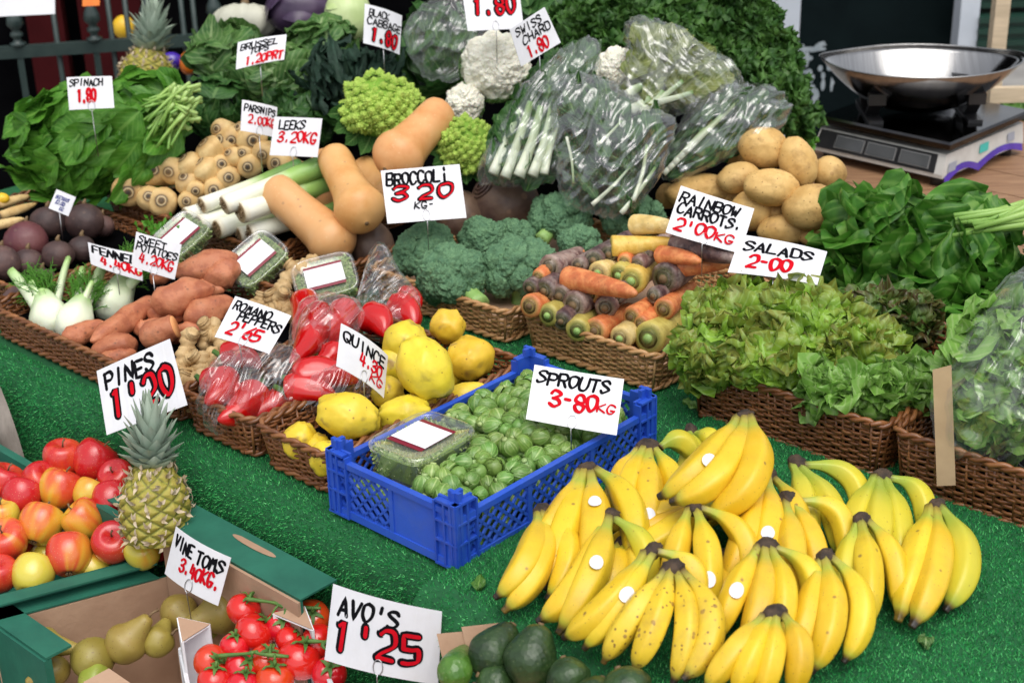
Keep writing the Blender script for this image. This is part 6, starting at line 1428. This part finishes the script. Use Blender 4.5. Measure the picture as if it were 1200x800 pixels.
cauliflower(pxell(545, 122, 3.28, 24, 26), 'smaller cauliflower behind the romanescos', 2, 8)
cauliflower(pxell(722, 84, 3.14, 27, 30), 'cauliflower peeping out between the clear bags', 3, 8)
def romanesco(E, lab, seed):
    c, X, Y, Z = E; r_ = random.Random(seed); mb = MB(); N_ = 150; Rm = X.length
    A = (Y.normalized() * .8 + Z.normalized() * .6).normalized(); S1 = A.orthogonal().normalized(); S2 = A.cross(S1)
    def cone(p, ax, h, rr, lvl):
        s1 = ax.orthogonal().normalized(); s2 = ax.cross(s1); n = 9 if lvl else 7; vs = []; cs = []
        for q, k in ((0, 1), (.45, .72), (.8, .36), (1, .06)):
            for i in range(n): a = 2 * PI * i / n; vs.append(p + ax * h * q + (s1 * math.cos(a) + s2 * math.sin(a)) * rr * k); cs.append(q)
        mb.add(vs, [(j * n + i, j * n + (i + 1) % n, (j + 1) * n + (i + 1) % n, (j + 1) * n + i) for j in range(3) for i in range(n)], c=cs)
        if lvl:
            for k in range(22):
                q = 1 - (k + .5) / 22 * .95; a = k * 2.39996; d = s1 * math.cos(a) + s2 * math.sin(a); cone(p + ax * h * (1 - q) + d * rr * q * .8 , (d * .85 + ax * .7).normalized(), rr * .55 * (.3 + .7 * q), rr * .34 * (.35 + .65 * q), 0)
    for k in range(N_):
        q = (k + .5) / N_; th = math.acos(1 - 1.45 * q); a = k * 2.39996; d = A * math.cos(th) + (S1 * math.cos(a) + S2 * math.sin(a)) * math.sin(th)
        p = c + X * d.dot(X.normalized()) * .86 + Y * d.dot(Y.normalized()) * .86 + Z * d.dot(Z.normalized()) * .86
        if d.dot(Z.normalized()) < -.35: continue
        s = (.4 + .6 * min(1, th / 1.2)) * r_.uniform(.75, 1.3); p = p + (p - c) * .28 * noise.noise(d * 2.2 + Vector((seed * 9, 0, 0))); cone(p, (d + A * .35).normalized(), Rm * .21 * s, Rm * .155 * s, 1)
    mb.ell(c, X * .86, Y * .86, Z * .86, 24, 16); lv = MB()
    for i in range(9):
        a = PI + PI * (i + .5) / 9; d = RT * math.cos(a) + UP * math.sin(a); leaf(lv, c + d * Rm * .72, d - fw * .4, -d * .3 - fw, Rm * .8, Rm * .25, droop=-.5, fold=.3, wav=.05, seed=i)
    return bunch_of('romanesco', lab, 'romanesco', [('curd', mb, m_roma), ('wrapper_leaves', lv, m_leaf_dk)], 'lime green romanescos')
romanesco(pxell(447, 126, 3.2, 46, 42), 'larger lime green romanesco left of the tilted squash', 1)
romanesco(pxell(547, 172, 3.12, 34, 38), 'smaller lime green romanesco right of the tilted squash', 2)
# curly kale
lv, ht = MB(), MB()
rk = random.Random(77); clumps = []
for q in range(4000):
    u, v = rk.uniform(655, 945), rk.uniform(-30, 152)
    top = (v > (40 - (u - 655) * .9 if u < 700 else -40)); edge = u < 898 + max(0, v - 10) * .28 if v < 60 else u < 912 + (v - 60) * .33
    low = v < 40 + (u - 655) * .42 if u < 900 else True
    if not (top and edge and low) or any((u - a) ** 2 + (v - b) ** 2 < 25 ** 2 for a, b in clumps): continue
    clumps.append((u, v))
for u, v in clumps:
    d = 3.38 - .10 * math.sin(PI * (u - 655) / 300) + rk.uniform(-.05, .05); rr = rk.uniform(21, 31); E = pxell(u, v, d, rr, rr * .85, rr, rk.uniform(0, 90))
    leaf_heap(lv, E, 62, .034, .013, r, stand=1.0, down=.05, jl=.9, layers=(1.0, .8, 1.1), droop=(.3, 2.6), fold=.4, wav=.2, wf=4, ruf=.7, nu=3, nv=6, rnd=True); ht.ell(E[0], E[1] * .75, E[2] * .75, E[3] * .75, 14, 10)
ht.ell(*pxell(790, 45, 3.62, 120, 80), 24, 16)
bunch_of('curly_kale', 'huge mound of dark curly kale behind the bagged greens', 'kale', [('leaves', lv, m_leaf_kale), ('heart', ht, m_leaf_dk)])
lv = MB(); leaf_heap(lv, pxell(940, 168, 3.4, 14, 10), 14, .05, .018, r, droop=.6, ruf=.3); bunch_of('lettuce_leaf', 'bright green leaf tip between kale and scale', 'leaf', [('leaves', lv, m_herb)])
# greens behind and in bags
lv = MB(); leaf_heap(lv, pxell(515, 62, 3.5, 42, 52), 40, .15, .05, r, down=.1, stand=.3, droop=(.2, .9), fold=.2, wav=.04); bunch_of('spring_greens', 'dark spring greens in a clear bag right of the black cabbage card', 'greens', [('leaves', lv, m_leaf_dk)])
pillow_bag([(478, 62), (473, 30), (500, 3), (540, -10), (578, -12), (582, 40), (562, 76), (530, 97), (498, 92)], 3.38, .06, 'clear bag round the spring greens at the back', seed=21, mat=m_film2, group='clear bags of greens')
lv = MB(); leaf_heap(lv, pxell(628, 12, 3.6, 40, 34), 26, .13, .045, r, droop=(.2, .9), wav=.05); bunch_of('spring_greens', 'dark green leaves between the two upper price cards', 'greens', [('leaves', lv, m_leaf_dk)])
POLY = {'chard': [(700, 42), (668, 50), (640, 75), (612, 100), (590, 140), (563, 190), (555, 210), (575, 218), (620, 216), (652, 214), (670, 150), (692, 95), (706, 60)],
        'mid': [(650, 92), (690, 85), (722, 100), (748, 120), (792, 140), (788, 165), (775, 200), (748, 242), (718, 258), (690, 248), (660, 238), (652, 200), (646, 150)],
        'top': [(733, 22), (760, 20), (800, 36), (850, 68), (874, 96), (850, 118), (800, 134), (745, 144), (720, 112), (733, 80)],
        'right': [(770, 204), (795, 150), (810, 114), (860, 98), (905, 100), (928, 120), (920, 147), (897, 168), (860, 183), (820, 203), (788, 216)]}
def bagged2(key, d, th, n, L, Wd, mt, lab, blab, seed, flow, stems=(), **kw):
    r_ = random.Random(seed); lv = MB(); fill_leaves(lv, POLY[key], d, th, n, L, Wd, r_, flow, **kw); parts = [('leaves', lv, mt)]
    if stems:
        sm = MB()
        for (ua, va, ub, vb, w0, w1) in stems:
            a, b = D(ua, va, d - th * .95), D(ub, vb, d - th * .8); sm.tube(catmull([a, a.lerp(b, .5) + RT * r_.uniform(-.006, .006), b], 4), [w0 + (w1 - w0) * i / 8 for i in range(9)], 10, t=[i / 8 for i in range(9)], flat=.6)
        parts.append(('stems', sm, m_cstem))
    bunch_of('bagged_greens', lab, 'greens', parts, 'greens in clear bags'); pillow_bag(POLY[key], d - .012, th * 1.25, blab, seed=seed, group='clear bags of greens', crease=.008, grain={'chard': 62, 'mid': 50, 'top': 130, 'right': 48}[key])
bagged2('chard', 3.02, .05, 80, .10, .03, m_leaf_dk, 'swiss chard with broad white stems inside a clear bag', 'tall clear bag of swiss chard leaning right', 31, (590, 240),
        [(578, 204, 608, 130, .017, .010), (592, 208, 622, 120, .018, .011), (608, 207, 634, 125, .019, .011), (624, 206, 648, 118, .017, .010), (637, 204, 655, 140, .015, .009)], droop=(-.2, .7), fold=.25, wav=.06, ruf=.12, rnd=True, tip=.8, shrink=.72)
bagged2('mid', 2.98, .055, 170, .085, .015, m_leaf_dk, 'dark green leaves with thin pale stalks in the central clear bag', 'wide clear bag of dark greens in the centre', 32, (745, 262),
        [(694, 240, 738, 196, .005, .002), (728, 250, 768, 196, .006, .003), (700, 170, 728, 142, .004, .002), (742, 236, 758, 170, .008, .005), (664, 160, 672, 215, .003, .002)], jl=.6, droop=(-.3, .9), fold=.3, wav=.05, ruf=.15, shrink=.78)
bagged2('top', 3.06, .05, 80, .075, .024, m_leaf_heart, 'pale leafy hearts in the upper clear bag', 'upper clear bag of leafy hearts under the kale', 33, (742, 130),
        [(738, 130, 762, 116, .012, .009), (752, 133, 778, 108, .010, .008), (764, 128, 800, 95, .008, .005), (735, 112, 752, 102, .012, .010), (770, 120, 812, 108, .007, .004)], droop=(-.2, 1.0), fold=.2, wav=.06, ruf=.15, rnd=True, shrink=.74)
bagged2('right', 3.06, .05, 120, .08, .016, m_leaf_dk, 'dark leaves with pale stalks in the clear bag above the potatoes', 'clear bag of greens lying above the potatoes', 34, (765, 225),
        [(778 + 6 * i, 204 - 6 * i, 826 + 10 * i, 150 - 8 * i, .006, .003) for i in range(5)], jl=.5, droop=(-.2, .9), fold=.25, wav=.05, ruf=.12, shrink=.78)
# big chard leaves on the right
lv, stm = MB(), MB()
leaf_heap(lv, pxell(1030, 288, 2.83, 54, 46, 45), 38, .19, .08, r, flow=D(1180, 250, 2.95), down=.35, stand=.4, droop=(.5, 1.7), fold=.05, wav=.07, wf=1.7, ruf=.22, nu=6, nv=12, tip=.9, rnd=True)
leaf_heap(lv, pxell(1112, 322, 2.73, 72, 58, 40), 40, .19, .08, r, flow=D(1190, 235, 2.85), down=.55, stand=.35, droop=(.5, 1.7), fold=.05, wav=.07, wf=1.7, ruf=.22, nu=6, nv=12, tip=.9, rnd=True)
for i in range(24):
    a = D(1140 + r.uniform(-25, 20), 262 + r.uniform(-14, 16), 2.68 + r.uniform(-.03, .03)); b = D(1230, 246 + r.uniform(-20, 20), 2.68 + r.uniform(-.04, .04)); stm.tube([a, (a + b) / 2, b], [.004, .006, .008], 8, flat=.7, t=[.9, .6, .4])
bunch_of('spring_green_bunch', 'big bunch of broad dark green leaves with pale stalks pointing right', 'greens', [('leaves', lv, m_leaf_chard), ('stems', stm, m_stem)])
# lettuces
def lettuce(E, n, mt, lab, seed, L=.082, Wd=.034):
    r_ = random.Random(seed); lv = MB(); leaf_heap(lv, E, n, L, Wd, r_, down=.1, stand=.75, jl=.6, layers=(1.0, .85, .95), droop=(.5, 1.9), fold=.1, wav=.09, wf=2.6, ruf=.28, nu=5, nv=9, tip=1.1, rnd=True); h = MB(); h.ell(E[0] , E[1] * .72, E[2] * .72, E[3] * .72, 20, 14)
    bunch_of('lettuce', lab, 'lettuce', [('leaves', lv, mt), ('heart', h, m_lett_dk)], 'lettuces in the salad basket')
lettuce(pxell(842, 412, 2.44, 50, 44, 45), 150, m_lett, 'oak leaf lettuce drooping over the left corner of the salad basket', 1)
lettuce(pxell(870, 380, 2.46, 60, 45, 46), 180, m_lett, 'bright oak leaf lettuce right under the salads card', 2)
lettuce(pxell(945, 390, 2.41, 64, 48, 46), 190, m_lett, 'oak leaf lettuce with reddish tips in the centre of the basket', 3)
lettuce(pxell(918, 424, 2.38, 60, 28, 38), 130, m_lett, 'oak leaf lettuce at the front of the salad basket', 4)
lettuce(pxell(1012, 420, 2.38, 45, 36, 36), 110, m_lett, 'oak leaf lettuce at the right of the basket', 5)
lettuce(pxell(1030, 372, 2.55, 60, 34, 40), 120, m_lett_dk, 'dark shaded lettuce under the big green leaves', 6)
lettuce(pxell(1000, 456, 2.31, 58, 17, 30), 84, m_lett_g, 'pale green lettuce along the front rim of the basket', 7)
lettuce(pxell(1066, 455, 2.32, 40, 30, 32), 84, m_lett_g, 'pale green lettuce beside the brown card back', 8)
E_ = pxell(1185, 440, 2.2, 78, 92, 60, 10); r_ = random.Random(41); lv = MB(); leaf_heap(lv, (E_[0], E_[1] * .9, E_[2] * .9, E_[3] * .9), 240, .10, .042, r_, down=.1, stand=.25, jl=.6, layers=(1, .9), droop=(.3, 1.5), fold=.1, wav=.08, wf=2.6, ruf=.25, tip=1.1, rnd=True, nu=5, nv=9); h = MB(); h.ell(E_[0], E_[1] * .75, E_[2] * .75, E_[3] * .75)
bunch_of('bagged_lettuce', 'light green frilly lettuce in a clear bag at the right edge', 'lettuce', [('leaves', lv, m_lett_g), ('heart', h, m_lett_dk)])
pillow_bag([(1094, 480), (1100, 445), (1130, 392), (1165, 345), (1200, 308), (1262, 298), (1275, 560), (1200, 548), (1135, 545), (1100, 525)], 2.18, .115, 'large clear bag over the lettuce at the right edge', seed=44, mat=m_film2, group='clear bags of greens', crease=.008)

r = random.Random(8)
for i, (u, v, z, lab) in enumerate([(560, 690, .014, 'small fallen leaf scrap on the turf left of the bananas'), (1085, 745, .014, 'small fallen leaf scrap on the turf at the lower right'), (800, 470, .014, 'small fallen leaf scrap on the turf above the bananas'), (640, 405, .004, 'small fallen leaf scrap below the carrot basket'), (1130, 690, .014, 'curled leaf scrap on the turf right of the bananas')]):
    lv = MB(); p = W(u, v, z + .004); leaf(lv, p, RT * r.uniform(-1, 1) + E2 * r.uniform(-1, 1), ZUP, .028, .010, droop=r.uniform(-.5, .8), fold=.3, ruf=.3, seed=i)
    tag(lv.build('leaf_scrap', [m_leaf_mid, m_leaf_tops, m_lett_g, m_leaf_heart, m_leaf_tops][i]), lab, 'leaf', 'leaf scraps on the turf')

# ---- price cards
def zd(u, v, z): return (W(u, v, z) - CAM).dot(fw)
price_card([(78, 91), (131, 89), (81, 129)], 3.12, [('SPINACH', .05, .80, .72, .20, 'k'), ('1.80', .2, .62, .22, .38, 'r')], 'white price card reading spinach 1.80', stem=.08)
price_card([(281, 50), (337.5, 39.5), (276, 81)], 3.28, [('BRUSSEL', .07, .86, .66, .22, 'k'), ('TOPS', .28, .68, .44, .2, 'k'), ('1.20PRT', .2, .98, .06, .3, 'r')], 'white price card reading brussel tops 1.20', clip=False)
price_card([(285, 117), (326, 126), (282, 153)], 3.12, [('PARSNIPS', .06, .95, .66, .22, 'k'), ('2.00KG', .18, .95, .3, .26, 'r')], 'white price card reading parsnips 2.00, half behind the leeks card', stem=.06)
price_card([(322, 137), (378, 139), (316, 182)], 3.06, [('LEEKS', .12, .68, .68, .22, 'k'), ('3.20KG', .13, .95, .36, .26, 'r')], 'white price card reading leeks 3.20', stem=.05)
price_card([(428, 4), (471, 18.5), (426, 50.6)], 3.3, [('BLACK', .1, .62, .74, .17, 'k'), ('CABBAGE', .06, .98, .52, .17, 'k'), ('1.80', .16, .9, .1, .34, 'R')], 'white price card reading black cabbage 1.80', clip=False)
price_card([(541, -8), (607, -11), (548, 37)], 3.16, [('1.80', .14, .92, .42, .42, 'R')], 'white price card reading only 1.80 over the cauliflower', stem=.05)
price_card([(596, 35), (640, 8), (612, 78)], 2.96, [('SWISS', .1, .82, .72, .2, 'k'), ('CHARD', .2, .95, .46, .2, 'k'), ('1.80', .22, .76, .1, .3, 'r')], 'tilted white price card reading swiss chard 1.80', clip=False)
price_card([(446, 200), (538, 193), (454, 262.6)], 2.84, [('BROCCOLi', .05, .84, .70, .22, 'k'), ('3', .09, .36, .40, .26, 'R'), ('20', .42, .92, .40, .26, 'R'), ('KG-', .36, .62, .24, .12, 'k')], 'white price card reading broccoli 3 20 with fat red figures', stem=.04)
price_card([(103, 283), (164, 300), (105.6, 311.6)], 2.84, [('FENNEL', .06, .92, .58, .32, 'k'), ('4.40KG', .2, 1.0, .18, .32, 'r')], 'white price card reading fennel 4.40, half behind the sweet potatoes card', stem=.05)
price_card([(159, 271), (210.6, 286.6), (153, 312.6)], 2.77, [('SWEET', .06, .7, .72, .2, 'k'), ('POTATOES', .04, .97, .5, .2, 'k'), ('4.20KG', .14, .92, .2, .25, 'r')], 'white price card reading sweet potatoes 4.20', stem=.04)
price_card([(277, 348), (341.7, 369), (250.7, 393.5)], 2.42, [('ROMANO', .06, .74, .70, .2, 'k'), ('PEPPERS', .22, .98, .50, .2, 'k'), ("2'65", .16, .76, .16, .28, 'r')], 'white price card reading romano peppers 2.65', stem=.03)
price_card([(400, 377.7), (454.7, 416), (395, 428.5)], 2.34, [('QUINCE', .05, .94, .62, .24, 'k'), ('4.30', .38, .88, .34, .26, 'r'), ('KG', .62, .92, .12, .18, 'r')], 'white price card reading quince 4.30', stem=.05)
price_card([(626, 427), (730.7, 444.8), (616, 491.7)], 2.24, [('SPROUTS', .05, .87, .68, .22, 'k'), ('3-80', .22, .76, .32, .28, 'r'), ('KG', .74, .96, .34, .15, 'r')], 'white price card reading sprouts 3.80', stem=.04)
price_card([(798.6, 219), (885, 244.5), (780, 272)], 2.62, [('RAINBOW', .04, .84, .70, .21, 'k'), ('CARROTS.', .05, .93, .45, .21, 'k'), ("2'00", .08, .62, .12, .24, 'r'), ('KG', .62, .88, .12, .17, 'r')], 'white price card reading rainbow carrots 2.00', stem=.04)
price_card([(868, 276), (970, 293), (853, 317)], 2.45, [('SALADS', .08, .88, .60, .24, 'k'), ('2-00', .18, .68, .18, .32, 'r')], 'white price card reading salads 2.00', clip=False, stem=.05)
price_card([(112, 434), (201.5, 397), (127, 510)], 2.42, [('PINES', .08, .76, .66, .24, 'k'), ("1'20", .10, .96, .22, .40, 'R')], 'white price card reading pines 1.20 behind the pineapple crown', stem=.03)
price_card([(206, 617), (270, 654), (191.5, 672)], 2.24, [('VINE', .06, .44, .62, .25, 'k'), ('TOMS', .5, .96, .60, .25, 'k'), ('3.40KG.', .26, .96, .28, .26, 'r')], 'white price card reading vine toms 3.40', stem=.055)
price_card([(385, 685), (516, 715), (381, 772)], 2.02, [("AVO'S", .08, .66, .64, .24, 'k'), ("1'25", .06, .88, .22, .38, 'R')], 'white price card reading avos 1.25 in front of the tomatoes', stem=.05)
price_card([(66, 221.6), (89, 231), (57, 244)], 3.08, [('BEETROOT', .12, .8, .6, .16, 'b'), ('$2.00', .2, .66, .36, .18, 'b'), ('KG', .5, .7, .12, .16, 'b')], 'small paper price tag over the beetroots', clip=False, stem=.05, small=True)
mb = MB(); c4 = [D(1098, 569, 2.16), D(1120, 568, 2.15), D(1115, 427.5, 2.13), D(1093, 433, 2.14)]; slab(mb, *c4, .0016)
tag(mb.build('price_card', m_cardback, smooth=False), 'brown back of a tall narrow card standing at the basket corner', 'price card')
